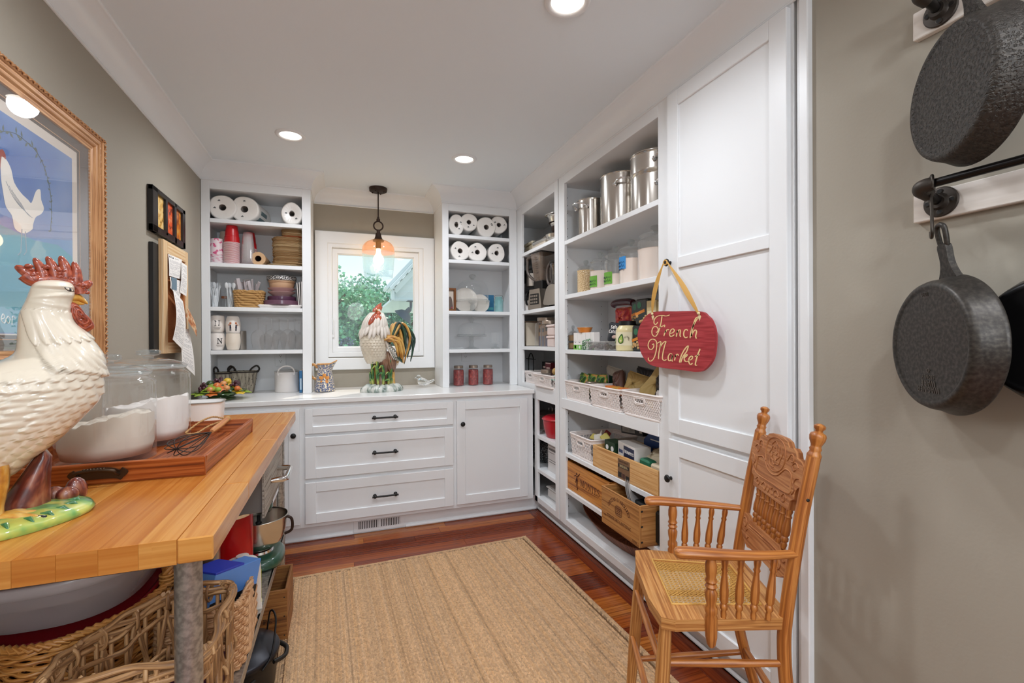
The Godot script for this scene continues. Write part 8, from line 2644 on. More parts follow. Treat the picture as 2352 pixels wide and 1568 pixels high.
func build_chair() -> void:
	var oak = woodm("oak", ["7a3f14", "9e5a22", "b56e30", "c4803e", "a4622a"], Vector2(3, 9), 0.4, 101, 12, {"clearcoat_enabled": true, "clearcoat": 0.25, "clearcoat_roughness": 0.3})
	woodm("oak_pale", ["8a5226", "ac7038", "c08548", "cc965a", "b07a42"], Vector2(3, 9), 0.5, 102, 12)
	woodm("oak_carved", ["8a5028", "a8683a", "b87a4a", "c48a58", "a8683a"], Vector2(3, 9), 0.55, 103, 8)
	var t = thing("child_high_chair", "tall oak child's armchair with carved crest, turned spindles and cane seat", "chair", V(0.9895, 0, -1.096), -115.1)
	var y = 0.56
	# seat frame round the cane
	var op = v2([-0.125, 0.112, 0.125, 0.112, 0.108, -0.118, -0.108, -0.118])
	var outline = [v2([-0.2, 0.125, -0.19, 0.158, -0.1, 0.172, 0.1, 0.172, 0.19, 0.158, 0.2, 0.125, 0.125, 0.112, -0.125, 0.112]), v2([0.2, 0.125, 0.168, -0.165, 0.155, -0.175, 0.108, -0.118, 0.125, 0.112]), v2([-0.2, 0.125, -0.168, -0.165, -0.155, -0.175, -0.108, -0.118, -0.125, 0.112]), v2([-0.155, -0.175, 0.155, -0.175, 0.108, -0.118, -0.108, -0.118])]
	for o in outline:
		var b = Mb.new()
		b.at(V(0, y, 0), V(-90, 0, 0))
		b.prism(PackedVector2Array(o.map(func(q): return Vector2(q.x, -q.y))), 0.03, 40, -0.03)
		part(t, "seat_rail", b, M.oak_pale)
	var cane = hexm("cane", "d2a050", 0.5)
	var cb = Mb.new()
	var poly = PackedVector2Array(op)
	for dir in 4:
		var d = [Vector2(1, 0), Vector2(0, 1), Vector2(1, 1).normalized(), Vector2(1, -1).normalized()][dir]
		var n = Vector2(-d.y, d.x)
		var sp = 0.0125 if dir < 2 else 0.00884
		for k in range(-30, 31):
			for e in ([-0.0017, 0.0017] if dir < 2 else [0.0]):
				var c = n * (k * sp + e)
				for seg in Geometry2D.intersect_polyline_with_polygon(PackedVector2Array([c - d * 0.4, c + d * 0.4]), poly):
					var a: Vector2 = seg[0]
					var z: Vector2 = seg[seg.size() - 1]
					var w = n * (0.0011 if dir < 2 else 0.0012)
					var h = y - 0.004 + dir * 0.0006
					cb.face([V(a.x - w.x, h, a.y - w.y), V(a.x + w.x, h, a.y + w.y), V(z.x + w.x, h, z.y + w.y), V(z.x - w.x, h, z.y - w.y)])
	part(t, "cane_weave", cb, cane, "", true)
	var bead = []
	for i in 4:
		for k in 20:
			var q: Vector2 = op[i].lerp(op[(i + 1) % 4], k / 20.0)
			bead.append(V(q.x * 1.03, y + 0.0005, q.y * 1.03))
	part(t, "cane_binding", tub(bead, 0.003, 6, true), cane)
	# posts with urn finials, carrying on as raked rear legs
	for s in [-1, 1]:
		var b = Mb.new()
		b.tube(smooth([V(s * 0.18, 0.0, -0.275), V(s * 0.172, 0.14, -0.222), V(s * 0.165, 0.34, -0.168), V(s * 0.16, 0.48, -0.157), V(s * 0.158, 0.6, -0.168), V(s * 0.156, 0.8, -0.2), V(s * 0.155, 0.975, -0.235)], 6), 0.0165, 16)
		var p = part(t, "back_post", b, oak)
		var up = V(0, 0.085, -0.015 * 1.1)
		part(p, "finial", turned(V(s * 0.155, 0.97, -0.234), V(s * 0.155, 0.97, -0.234) + up, [Vector2(0.0, 0.0165), Vector2(0.06, 0.017), Vector2(0.12, 0.014), Vector2(0.18, 0.0125), Vector2(0.24, 0.0145), Vector2(0.3, 0.012), Vector2(0.36, 0.0125), Vector2(0.5, 0.018), Vector2(0.62, 0.0195), Vector2(0.7, 0.017), Vector2(0.75, 0.009), Vector2(0.8, 0.009), Vector2(0.86, 0.0135), Vector2(0.93, 0.0135), Vector2(0.98, 0.008)], 18), oak)
		b = Mb.new()
		b.ball(V(s * 0.1715, 0.863, -0.211), V(0.002, 0.0045, 0.0045), 8, 6)
		part(p, "screw", b, M.dark)
		# front leg
		part(t, "front_leg", turned(V(s * 0.192, 0.0, 0.182), V(s * 0.172, y - 0.03, 0.143), [Vector2(0.0, 0.0125), Vector2(0.1, 0.0145), Vector2(0.5, 0.019), Vector2(0.85, 0.0185), Vector2(1.0, 0.015)], 16), M.oak_pale)
		# arm with its turned front stump hung outside the seat
		b = Mb.new()
		b.tube(smooth([V(s * 0.16, 0.722, -0.19), V(s * 0.18, 0.723, -0.1), V(s * 0.19, 0.726, 0.0), V(s * 0.193, 0.729, 0.08), V(s * 0.19, 0.728, 0.125)], 6), [0.012, 0.0125, 0.013, 0.0135, 0.014, 0.0145, 0.015, 0.0155, 0.016, 0.0165, 0.017, 0.0175, 0.018, 0.0185, 0.019, 0.0195, 0.0198, 0.02, 0.0202, 0.0204, 0.0204, 0.02, 0.019, 0.0165, 0.009], 14, false, 0.72)
		part(t, "arm_rest", b, oak)
		part(t, "arm_stump", turned(V(s * 0.193, 0.492, 0.035), V(s * 0.19, 0.715, 0.034), [Vector2(0.0, 0.006), Vector2(0.03, 0.0105), Vector2(0.09, 0.013), Vector2(0.12, 0.0145), Vector2(0.34, 0.0155), Vector2(0.37, 0.0125), Vector2(0.4, 0.0155), Vector2(0.45, 0.0155), Vector2(0.48, 0.011), Vector2(0.56, 0.0145), Vector2(0.62, 0.0155), Vector2(0.66, 0.011), Vector2(0.69, 0.0155), Vector2(0.72, 0.011), Vector2(0.75, 0.0155), Vector2(0.79, 0.0115), Vector2(0.86, 0.0145), Vector2(0.93, 0.0145), Vector2(1.0, 0.011)], 18), oak)
		var zs = [[-0.005, 0.0], [-0.046, -0.037], [-0.088, -0.073], [-0.13, -0.109]]
		for q in zs:
			part(t, "arm_spindle", turned(V(s * 0.179, y, q[1]), V(s * (0.178 + q[0] * 0.06), 0.716, q[0]), [Vector2(0.0, 0.0065), Vector2(0.06, 0.0075), Vector2(0.12, 0.006), Vector2(0.15, 0.0095), Vector2(0.2, 0.0098), Vector2(0.23, 0.0068), Vector2(0.28, 0.0105), Vector2(0.45, 0.011), Vector2(0.68, 0.0075), Vector2(0.75, 0.0065), Vector2(0.78, 0.009), Vector2(0.82, 0.0065), Vector2(0.88, 0.0085), Vector2(0.94, 0.009), Vector2(1.0, 0.0065)], 14), oak)
		part(t, "side_stretcher", turned(V(s * 0.178, 0.2, 0.16), V(s * 0.17, 0.25, -0.19), [Vector2(0.0, 0.008), Vector2(0.5, 0.0105), Vector2(1.0, 0.008)], 12), oak)
		part(t, "side_stretcher", turned(V(s * 0.172, 0.43, 0.155), V(s * 0.163, 0.44, -0.155), [Vector2(0.0, 0.008), Vector2(0.5, 0.01), Vector2(1.0, 0.008)], 12), oak)
	for q in [[0.277, 0.171, 0.18], [0.27, -0.185, 0.168], [0.435, 0.158, 0.174]]:
		part(t, "cross_stretcher", turned(V(-q[2], q[0], q[1]), V(q[2], q[0], q[1]), [Vector2(0.0, 0.008), Vector2(0.5, 0.0105), Vector2(1.0, 0.008)], 12), oak)
	# carved crest board, leaning with the posts
	var lean = Transform3D(Basis(Vector3.RIGHT, deg_to_rad(-8.4)), V(0, 0.62, -0.172))
	var half = [0.0, 0.376, 0.03, 0.376, 0.055, 0.37, 0.068, 0.356, 0.09, 0.36, 0.106, 0.352, 0.114, 0.338, 0.135, 0.334, 0.152, 0.325, 0.152, 0.272, 0.136, 0.262, 0.13, 0.25, 0.13, 0.232, 0.112, 0.222, 0.108, 0.196, 0.0, 0.196]
	var cp = []
	for i in range(0, half.size(), 2):
		cp.append(Vector2(half[i], half[i + 1]))
	for i in range(half.size() - 4, 0, -2):
		cp.append(Vector2(-half[i], half[i + 1]))
	var b = Mb.new()
	b.t = lean
	b.prism(PackedVector2Array(cp), 0.018, 30, -0.009)
	var cr = part(t, "crest_board", b, M.oak_carved)
	b = Mb.new()
	b.t = lean
	var f = 0.0092
	var line = func(m: Mb, f: float, p: Array, r: float) -> void: m.tube(sm2(p, 4).map(func(q): return V(q.x, q.y, f)), r, 5)
	line.call(b, f, [-0.05, 0.29, -0.058, 0.315, -0.05, 0.35, -0.02, 0.366, 0.02, 0.366, 0.05, 0.35, 0.058, 0.315, 0.04, 0.285, 0.0, 0.272, -0.04, 0.285], 0.0026)
	line.call(b, f, [-0.1, 0.29, -0.07, 0.296, -0.05, 0.283, -0.03, 0.268, 0.0, 0.262, 0.03, 0.268, 0.05, 0.283, 0.07, 0.296, 0.1, 0.29, 0.104, 0.262, 0.1, 0.238, 0.0, 0.236, -0.1, 0.238, -0.104, 0.262, -0.1, 0.29], 0.0026)
	for s in [-1, 1]:
		line.call(b, f, [s * 0.13, 0.315, s * 0.115, 0.325, s * 0.1, 0.315, s * 0.108, 0.302, s * 0.12, 0.308], 0.0022)
		line.call(b, f, [s * 0.07, 0.32, s * 0.085, 0.34, s * 0.1, 0.338, s * 0.102, 0.325, s * 0.09, 0.322], 0.0022)
		line.call(b, f, [s * 0.14, 0.29, s * 0.125, 0.285, s * 0.118, 0.27, s * 0.126, 0.255, s * 0.115, 0.24], 0.0022)
		line.call(b, f, [s * 0.095, 0.222, s * 0.08, 0.23, s * 0.068, 0.22, s * 0.074, 0.208, s * 0.086, 0.212, s * 0.082, 0.222], 0.0022)
		line.call(b, f, [s * 0.055, 0.215, s * 0.04, 0.226, s * 0.025, 0.218, s * 0.03, 0.206, s * 0.042, 0.21], 0.0022)
		line.call(b, f, [s * 0.012, 0.205, s * 0.004, 0.218, s * 0.014, 0.226], 0.002)
	for k in 14:
		var a = k * 2.4
		var r = 0.006 + 0.0022 * k
		line.call(b, f, [cos(a) * r, 0.32 + sin(a) * r, cos(a + 0.5) * (r + 0.008), 0.32 + sin(a + 0.5) * (r + 0.008), cos(a + 1.1) * (r + 0.005), 0.32 + sin(a + 1.1) * (r + 0.005)], 0.0019)
	part(cr, "carving", b, M.oak_carved, "raised scroll carving")
	for k in 7:
		var x = -0.082 + k * 0.0305
		part(t, "back_spindle", turned(lean * V(x * 0.96, 0.088, 0), lean * V(x, 0.2, 0), [Vector2(0.0, 0.006), Vector2(0.1, 0.0085), Vector2(0.16, 0.006), Vector2(0.2, 0.0095), Vector2(0.26, 0.0095), Vector2(0.3, 0.0065), Vector2(0.36, 0.0105), Vector2(0.5, 0.0108), Vector2(0.74, 0.007), Vector2(0.78, 0.0092), Vector2(0.83, 0.0065), Vector2(0.92, 0.009), Vector2(1.0, 0.007)], 14), oak)
	b = Mb.new()
	b.t = lean
	b.prism(pv2([-0.152, 0.04, -0.148, 0.098, -0.12, 0.094, -0.1, 0.082, -0.09, 0.092, 0.09, 0.092, 0.1, 0.082, 0.12, 0.094, 0.148, 0.098, 0.152, 0.04, 0.12, 0.02, 0.09, 0.006, 0.06, 0.012, -0.06, 0.012, -0.09, 0.006, -0.12, 0.02]), 0.016, 30, -0.008)
	var lo = part(t, "lower_splat", b, M.oak_carved)
	b = Mb.new()
	b.t = lean
	f = 0.0082
	for s in [-1, 1]:
		line.call(b, f, [s * 0.14, 0.08, s * 0.125, 0.086, s * 0.112, 0.074, s * 0.12, 0.06, s * 0.132, 0.066], 0.002)
		line.call(b, f, [s * 0.1, 0.06, s * 0.112, 0.045, s * 0.1, 0.03, s * 0.088, 0.04], 0.002)
		line.call(b, f, [s * 0.095, 0.074, s * 0.05, 0.076, s * 0.0, 0.076], 0.002)
		line.call(b, f, [s * 0.095, 0.066, s * 0.05, 0.068, s * 0.0, 0.068], 0.002)
	part(lo, "carving", b, M.oak_carved, "raised scroll carving")

func build_sign() -> void:
	# painted board hung by a ribbon from the upper door's knob; local x runs along the cabinets towards the viewer
	var red = woodm("sign_red", ["8a1c22", "9c262c", "a83036", "b43c40", "8e2228"], Vector2(3, 6), 0.55, 111, 20)
	var t = thing("hanging_sign", "red painted wooden sign lettered French Market hung by ribbon from cabinet knob", "sign", V(1.279, 1.4, -1.6), -90)
	var o = sm2([-0.11, -0.007, 0.046, -0.012, 0.181, -0.021, 0.218, -0.04, 0.24, -0.06, 0.257, -0.103, 0.255, -0.162, 0.239, -0.208, 0.199, -0.243, 0.161, -0.252, 0.087, -0.25, -0.106, -0.242, -0.176, -0.205, -0.209, -0.149, -0.216, -0.095, -0.181, -0.043], 4, true)
	var b = Mb.new()
	b.prism(PackedVector2Array(o), 0.012, 30, -0.012)
	part(t, "board", b, red)
	var strokes = [[0.008, -0.025, -0.015, -0.028, -0.044, -0.024, -0.074, -0.027, -0.092, -0.039, -0.095, -0.055, -0.083, -0.061, -0.069, -0.052], [-0.041, -0.027, -0.047, -0.053, -0.059, -0.083, -0.074, -0.105, -0.089, -0.113, -0.107, -0.105, -0.11, -0.087, -0.098, -0.072, -0.08, -0.071, -0.067, -0.081, -0.071, -0.092, -0.083, -0.096], [-0.059, -0.075, -0.038, -0.07, -0.024, -0.066, -0.026, -0.074], [-0.03, -0.112, -0.018, -0.089, -0.021, -0.099, -0.007, -0.085, 0.004, -0.087], [0.007, -0.103, 0.026, -0.099, 0.037, -0.091, 0.029, -0.083, 0.016, -0.088, 0.007, -0.103, 0.013, -0.114, 0.026, -0.112, 0.037, -0.107], [0.048, -0.116, 0.056, -0.091, 0.053, -0.1, 0.064, -0.089, 0.073, -0.091, 0.071, -0.111, 0.077, -0.116], [0.116, -0.092, 0.106, -0.087, 0.095, -0.095, 0.093, -0.111, 0.103, -0.12, 0.115, -0.117], [0.128, -0.122, 0.138, -0.087, 0.157, -0.061, 0.169, -0.047, 0.166, -0.043, 0.157, -0.05, 0.145, -0.077, 0.135, -0.115, 0.14, -0.105, 0.155, -0.091, 0.164, -0.097, 0.159, -0.115, 0.164, -0.124],
		[-0.111, -0.15, -0.099, -0.146, -0.098, -0.158, -0.111, -0.169, -0.129, -0.168, -0.138, -0.152, -0.127, -0.132, -0.105, -0.125, -0.083, -0.132, -0.077, -0.152, -0.084, -0.183, -0.099, -0.21, -0.121, -0.222, -0.137, -0.215, -0.134, -0.207], [-0.077, -0.144, -0.05, -0.136, -0.054, -0.155, -0.063, -0.186, -0.066, -0.211], [-0.054, -0.159, -0.033, -0.14, -0.016, -0.136, -0.024, -0.151, -0.036, -0.185, -0.039, -0.208, -0.028, -0.215, -0.013, -0.211], [0.023, -0.187, 0.009, -0.186, -0.002, -0.199, 0.001, -0.214, 0.015, -0.212, 0.026, -0.191, 0.02, -0.21, 0.026, -0.217], [0.037, -0.213, 0.045, -0.191, 0.042, -0.198, 0.053, -0.187, 0.064, -0.192], [0.066, -0.22, 0.079, -0.19, 0.1, -0.164, 0.115, -0.153, 0.118, -0.156, 0.108, -0.175, 0.087, -0.196, 0.074, -0.22], [0.087, -0.2, 0.107, -0.187, 0.112, -0.19, 0.095, -0.202, 0.102, -0.214, 0.117, -0.213], [0.12, -0.209, 0.135, -0.205, 0.142, -0.196, 0.135, -0.192, 0.123, -0.201, 0.121, -0.215, 0.13, -0.225, 0.142, -0.219], [0.183, -0.163, 0.171, -0.184, 0.161, -0.208, 0.157, -0.225, 0.166, -0.226], [0.154, -0.193, 0.18, -0.185]]
	b = Mb.new()
	for s in strokes:
		var p = sm2(s, 5)
		var P = [PackedVector3Array(), PackedVector3Array()]
		for i in p.size():
			var d: Vector2 = (p[mini(i + 1, p.size() - 1)] - p[maxi(i - 1, 0)]).normalized()
			var w = 0.0014 + 0.0022 * absf(d.y) * (0.4 if i == 0 or i == p.size() - 1 else 1.0)
			var n = Vector2(-d.y, d.x) * w
			P[0].append(V(p[i].x + n.x, p[i].y + n.y, 0.0007))
			P[1].append(V(p[i].x - n.x, p[i].y - n.y, 0.0007))
		b.grid(P, false, true)
	part(t, "lettering", b, hexm("sign_cream", "f0cf94", 0.6), "cream script lettering")
	# ribbon
	var rb = hexm("ribbon", "c8984a", 0.6, 0, {"rim_enabled": true, "rim": 0.3})
	for q in [[V(-0.105, -0.016, 0.003), V(-0.09, 0.05, 0.008), V(-0.065, 0.13, 0.004), V(-0.04, 0.195, -0.006), 0.0], [V(0.178, -0.03, 0.003), V(0.13, 0.04, 0.006), V(0.07, 0.11, 0.0), V(-0.018, 0.2, -0.008), 0.5]]:
		var p = smooth([q[0], q[1], q[2], q[3]], 8)
		var P = [PackedVector3Array(), PackedVector3Array(), PackedVector3Array()]
		for i in p.size():
			var f = float(i) / (p.size() - 1)
			var w = 0.003 + 0.0075 * sin(PI * clampf(f * 1.1, 0, 1))
			var d: Vector3 = (p[mini(i + 1, p.size() - 1)] - p[maxi(i - 1, 0)]).normalized()
			var n = d.cross(V(sin(f * 1.6 + q[4]) * 0.6, 0, 1)).normalized() * w
			P[0].append(p[i] + n)
			P[1].append(p[i] + V(0, 0, 0.001))
			P[2].append(p[i] - n)
		b = Mb.new()
		b.grid(P, false, true)
		part(t, "ribbon", b, rb)
	b = Mb.new()
	b.tube(range(16).map(func(k): return V(-0.03 + cos(TAU * k / 16) * 0.011, 0.199 + sin(TAU * k / 16) * 0.01, -0.008)), 0.003, 6, true)
	part(t, "ribbon_loop", b, rb)
	for q in [V(-0.105, -0.014, 0.003), V(0.178, -0.028, 0.003)]:
		b = Mb.new()
		b.ball(q, V(0.008, 0.006, 0.004), 10, 7)
		puff(b, [Vector2(q.x, q.y), Vector2(q.x - 0.009, q.y - 0.012), Vector2(q.x + 0.002, q.y - 0.03), Vector2(q.x + 0.01, q.y - 0.012)], 0.002)
		part(t, "ribbon_knot", b, hexm("ribbon_pale", "e6cfa0", 0.6))

func skillet(label: String, p: Vector3, phi: float, rb: float, rr: float, dep: float, hl: float, m: Material) -> Node3D:
	# hangs by its handle; local +z is the outside of the base, +y runs up the handle; p is the centre of the rim
	var t = thing("skillet", label, "skillet", p, phi)
	var prof = [Vector2(0.0, dep - 0.008), Vector2(rb - 0.006, dep - 0.008), Vector2(rr - 0.004, 0.0), Vector2(rr + 0.001, -0.0005), Vector2(rr + 0.0025, 0.003), Vector2(rr + 0.0005, 0.0075), Vector2(lerpf(rb, rr, 0.55), dep * 0.45), Vector2(rb + 0.004, dep - 0.012), Vector2(rb, dep - 0.004), Vector2(rb - 0.006, dep), Vector2(rb - 0.013, dep), Vector2(rb - 0.016, dep - 0.003), Vector2(0, dep - 0.003)]
	var b = Mb.new()
	b.at(Vector3.ZERO, V(90, 0, 0))
	b.lathe(prof, 96, 60)
	part(t, "pan_body", b, m)
	# handle: flaring root, waist, teardrop eye
	b = Mb.new()
	b.at(V(0, rr, 0.004), V(10, 0, 0))
	var o = sm2([0.034, -0.012, 0.02, 0.012, 0.0135, 0.035, 0.0125, hl * 0.6, -0.0125, hl * 0.6, -0.0135, 0.035, -0.02, 0.012, -0.034, -0.012], 4)
	b.prism(PackedVector2Array(o), 0.0125, 40, -0.003)
	b.tube(sm2([0.0, hl * 0.53, 0.0095, hl * 0.6, 0.0125, hl * 0.82, 0.0105, hl * 0.95, 0.0, hl, -0.0105, hl * 0.95, -0.0125, hl * 0.82, -0.0095, hl * 0.6], 4, true).map(func(q): return V(q.x, q.y, 0.0032)), 0.0052, 8, true)
	part(t, "handle", b, m)
	return t

func s_hook(label: String, p: Vector3, ry: float, h: float) -> void:
	# long S: round the pipe above, through the pan's eye below; p is the centre of the pipe
	var q = [V(-0.0135, -0.012, 0), V(-0.0165, 0.002, 0), V(-0.011, 0.0145, 0), V(0.0, 0.0175, 0), V(0.012, 0.013, 0), V(0.0165, 0.0, 0), V(0.013, -0.02, 0), V(0.002, -h * 0.55, 0), V(-0.008, -h * 0.9, 0), V(-0.006, -h - 0.004, 0), V(0.003, -h - 0.01, 0), V(0.014, -h - 0.006, 0), V(0.018, -h + 0.006, 0)]
	solo("s_hook", label, "hook", tub(smooth(q, 5), 0.0033, 8), hexm("hook_steel", "4c4640", 0.35, 0.8), p, ry, "")

func build_pans() -> void:
	var XW = 1.345
	var cast = noise_tex(0.03, 1, [[0.0, 0.4, 0.6, 1.0], ["26221f", "37332f", "443f3a", "58524b"]], 512, 512, 121)
	var im = {"albedo_texture": cast, "uv1_triplanar": true, "uv1_scale": Vector3(6, 6, 6)}
	var iron = mk("cast_iron", Color.WHITE, 0.42, 0.5, im)
	var pit = mk("pitted_iron", Color.WHITE, 0.5, 0.45, im.merged({"heightmap_enabled": true, "heightmap_texture": noise_tex(0.05, 1, [[0.0, 0.3, 0.42, 1.0], ["000000", "404040", "ffffff", "ffffff"]], 512, 512, 122, 3, FastNoiseLite.TYPE_CELLULAR), "heightmap_scale": 0.16, "uv1_scale": Vector3(7, 7, 7)}))
	var blk = hexm("black_iron", "121112", 0.3, 0.4)
	var pipe = hexm("pipe", "191615", 0.3, 0.5)
	var flg = hexm("flange", "4a443f", 0.5, 0.8)
	var pine = mk("washed_pine", Color.WHITE, 0.6, 0, {"albedo_texture": noise_tex(0.02, 16, [[0.0, 0.5, 1.0], ["d2c8be", "e2d9d0", "ebe3db"]], 256, 256, 123), "uv1_scale": Vector3(2, 6, 1)})
	var i = 0
	for yb in [1.59, 2.038]:
		var t = thing("pan_rail", ["black pipe rail on whitewashed board, lower of two on right wall", "black pipe rail on whitewashed board at the top right corner"][i], "pan rail", V(XW, yb, -0.74))
		part(t, "board", bx(V(-0.019, -0.034, 0.0), V(-0.0005, 0.034, 1.1), 0.002), pine)
		for zc in [0.058, 1.0]:
			var b = Mb.new()
			b.at(V(-0.019, 0.003, zc), V(0, 0, 90))
			b.lathe(v2([0.0, 0.0, 0.034, 0.0, 0.035, 0.003, 0.033, 0.006, 0.02, 0.008, 0.017, 0.012, 0.0155, 0.02, 0.0, 0.02]), 36)
			for k in 4:
				var a = PI / 4 + k * PI / 2
				b.at(V(-0.026, 0.003 + sin(a + 0.78) * 0.024, zc + cos(a + 0.78) * 0.024), V(0, 0, 90))
				b.lathe(v2([0.006, 0.0, 0.0068, 0.0016, 0.005, 0.0022]), 12)
			var f = part(t, "flange", b, flg)
			b = Mb.new()
			for k in 4:
				var a = PI / 4 + k * PI / 2 + 0.78
				b.at(V(-0.0265, 0.003 + sin(a) * 0.024, zc + cos(a) * 0.024), V(0, 0, 90))
				b.cyl(0.005, 0.002, 10)
			part(f, "screw", b, M.dark)
			b = Mb.new()
			b.tube([V(-0.03, 0.003, zc), V(-0.085, 0.02, zc)], 0.0105, 14)
			part(t, "standoff", b, pipe)
			if zc < 0.5:
				b = Mb.new()
				b.tube(smooth([V(-0.066, 0.014, zc), V(-0.086, 0.024, zc - 0.004), V(-0.094, 0.03, zc + 0.004), V(-0.09, 0.032, zc + 0.022)], 5), [0.0145, 0.0145, 0.015, 0.0155, 0.016, 0.0165, 0.0165, 0.0165, 0.0165, 0.016, 0.0155, 0.0155, 0.0155, 0.0155, 0.0155, 0.015], 16)
				part(t, "elbow", b, flg)
		part(t, "rail", tub([V(-0.088, 0.033, 0.066), V(-0.088, 0.033, 1.04)], 0.0095, 18), pipe)
		i += 1
	# pans
	var phi = -123.0
	var t = skillet("large cast iron skillet with worn maker's lettering hanging on lower rail", V(1.25, 1.258, -0.62), phi, 0.137, 0.15, 0.052, 0.115, iron)
	var ink = hexm("raised_iron", "5c554e", 0.45, 0.6)
	for q in [["WAGNER", -0.098, 0.013], ["WARE", -0.084, 0.013], ["SIDNEY", -0.07, 0.009], ["-0-", -0.056, 0.01]]:
		txt(t, q[0], q[2], V(0, q[1], 0.0495), V(0, 0, 180), ink, false, 0.0012, true)
	txt(t, "1056", 0.008, V(-0.01, 0.112, 0.0495), V(0, 0, 180), ink, false, 0.0012)
	s_hook("steel S hook holding the lettered skillet on lower rail", V(1.257, 1.623, -0.665), 33, 0.112)
	t = skillet("large pitted cast iron skillet hanging from the top rail", V(1.245, 1.79, -0.575), -124.0, 0.135, 0.15, 0.058, 0.115, pit)
	t = skillet("glossy black skillet half hidden behind the lettered skillet", V(1.268, 1.27, -0.46), -96, 0.115, 0.128, 0.045, 0.11, blk)
	txt(t, "IN USA", 0.014, V(0.03, 0.06, 0.0425), V(0, 0, 180), ink, false, 0.0012, true)
	txt(t, "LL", 0.014, V(0.012, 0.035, 0.0425), V(0, 0, 180), ink, false, 0.0012, true)
	s_hook("steel S hook at the right edge holding the glossy skillet", V(1.257, 1.623, -0.455), 10, 0.075)
	s_hook("steel S hook holding the pitted skillet on the top rail", V(1.257, 2.071, -0.6), 33, 0.02)

func build_under_table() -> void:
	var S = 0.3345
	var rg = RandomNumberGenerator.new()
	rg.seed = 77
	var rat = woodm("rattan", ["6a4a30", "9a7048", "b98c5c", "cba274", "8a6244"], Vector2(4, 10), 0.5, 131, 10)
	var wil = woodm("willow", ["7a4418", "a8682a", "c48440", "d49a54", "8e5420"], Vector2(4, 10), 0.4, 132, 10)
	var sea = woodm("seagrass", ["8a5c38", "b8865a", "cf9f72", "dcb288", "a8744c"], Vector2(6, 12), 0.65, 133, 8)
	# open rattan basket at the near end
	var t = thing("rattan_basket", "thick open weave rattan basket nearest the front pipe leg on steel shelf", "basket", V(-0.41, S, -1.29))
	var out = sm2([0.125, 0.14, 0.128, 0.0, 0.125, -0.15, 0.06, -0.165, -0.03, -0.155, -0.075, -0.06, -0.125, 0.0, -0.14, 0.08, -0.13, 0.145, 0.0, 0.155], 8, true)
	var N = out.size()
	var ring = func(y: float, g: float, amp: float, wv: float, ph: float) -> Array:
		var q = []
		for i in N:
			var p: Vector2 = out[i]
			var d = p.normalized()
			q.append(V(p.x + d.x * (g + amp * sin(wv * TAU * i / N + ph)), y + 0.006 * sin(5.0 * TAU * i / N + ph), p.y + d.y * (g + amp * sin(wv * TAU * i / N + ph))))
		return q
	var b = Mb.new()
	for y in [0.012, 0.026, 0.115, 0.13, 0.22]:
		b.tube(ring.call(y, -0.004, 0.005, 13, y * 60), 0.0062, 7, true)
	for k in 4:
		b.tube(ring.call(0.255 + k * 0.009, 0.004 * (k % 2), 0.004, 11, k * 1.6), 0.0068, 7, true)
	part(t, "hoops", b, rat)
	b = Mb.new()
	for k in 26:
		var i = int(k * N / 26.0)
		var j = (i + 5 * (1 if k % 2 else -1) + N) % N
		var p: Vector2 = out[i]
		var e: Vector2 = out[j]
		b.tube(smooth([V(p.x * 0.97, 0.0, p.y * 0.97), V(lerpf(p.x, e.x, 0.3) * 1.03, 0.09, lerpf(p.y, e.y, 0.3) * 1.03), V(lerpf(p.x, e.x, 0.7), 0.18, lerpf(p.y, e.y, 0.7)), V(e.x * 1.02, 0.27, e.y * 1.02), V(e.x * 0.97, 0.285, e.y * 0.97)], 3), 0.0055, 6)
		b.tube([V(p.x * 0.97, 0.0, p.y * 0.97), V(p.x, 0.26, p.y)], 0.005, 6)
	part(t, "weave", b, rat, "", true)
	b = Mb.new()
	for k in 11:
		var i = int(k * N / 11.0) + 2
		var p: Vector2 = out[i % N]
		var d = p.normalized()
		for y in [0.122, 0.262]:
			b.tube(range(10).map(func(a): return V(p.x, y, p.y) + V(d.x, 0, d.y) * cos(TAU * a / 10) * 0.012 + V(0, 1, 0) * sin(TAU * a / 10) * 0.022), 0.003, 5, true, 1.6)
	part(t, "bindings", b, rat)
	var bp = PackedVector2Array(out.map(func(q): return q * 0.94))
	b = Mb.new()
	b.at(V(0, 0.004, 0), V(90, 0, 0))
	b.prism(bp, 0.004)
	part(t, "bottom", b, rat)
	carton("food_box", "dark navy box with white band lying inside the rattan basket", "box", V(-0.4, S + 0.01, -1.27), V(0, 12, 0), V(0.16, 0.07, 0.11), hexm("box_navy", "1c2748", 0.5), [[0.1, 0.3, 0.9, 0.6, hexm("print_white", "f2efec", 0.6)]])
	carton("food_box", "plum coloured box behind the navy box in rattan basket", "box", V(-0.36, S + 0.01, -1.385), V(0, -8, 0), V(0.12, 0.11, 0.08), hexm("box_plum", "4a2434", 0.5))
	# willow basket with a twisted end handle
	t = thing("willow_basket", "oval brown willow basket with twisted handle under the table", "basket", V(-0.655, S, -1.625))
	var ax = func(y: float, a: float, g: float) -> Vector3:
		var k = lerpf(0.78, 1.0, pow(y / 0.25, 0.8))
		return V(cos(a) * (0.192 * k + g), y, sin(a) * (0.285 * k + g))
	b = Mb.new()
	for r in 21:
		var y = 0.006 + r * 0.0118
		b.tube(range(150).map(func(i): return ax.call(y + 0.0025 * sin(i * 0.37 + r), TAU * i / 150, 0.0045 * sin(TAU * i / 150 * 20 + PI * (r % 2)))), 0.0052 + 0.0006 * (r % 3), 6, true)
	part(t, "weave", b, wil, "", true)
	b = Mb.new()
	for k in 40:
		b.tube([ax.call(0.0, TAU * k / 40, -0.002), ax.call(0.12, TAU * k / 40, -0.002), ax.call(0.256, TAU * k / 40, -0.002)], 0.0036, 5)
	part(t, "stakes", b, wil, "", true)
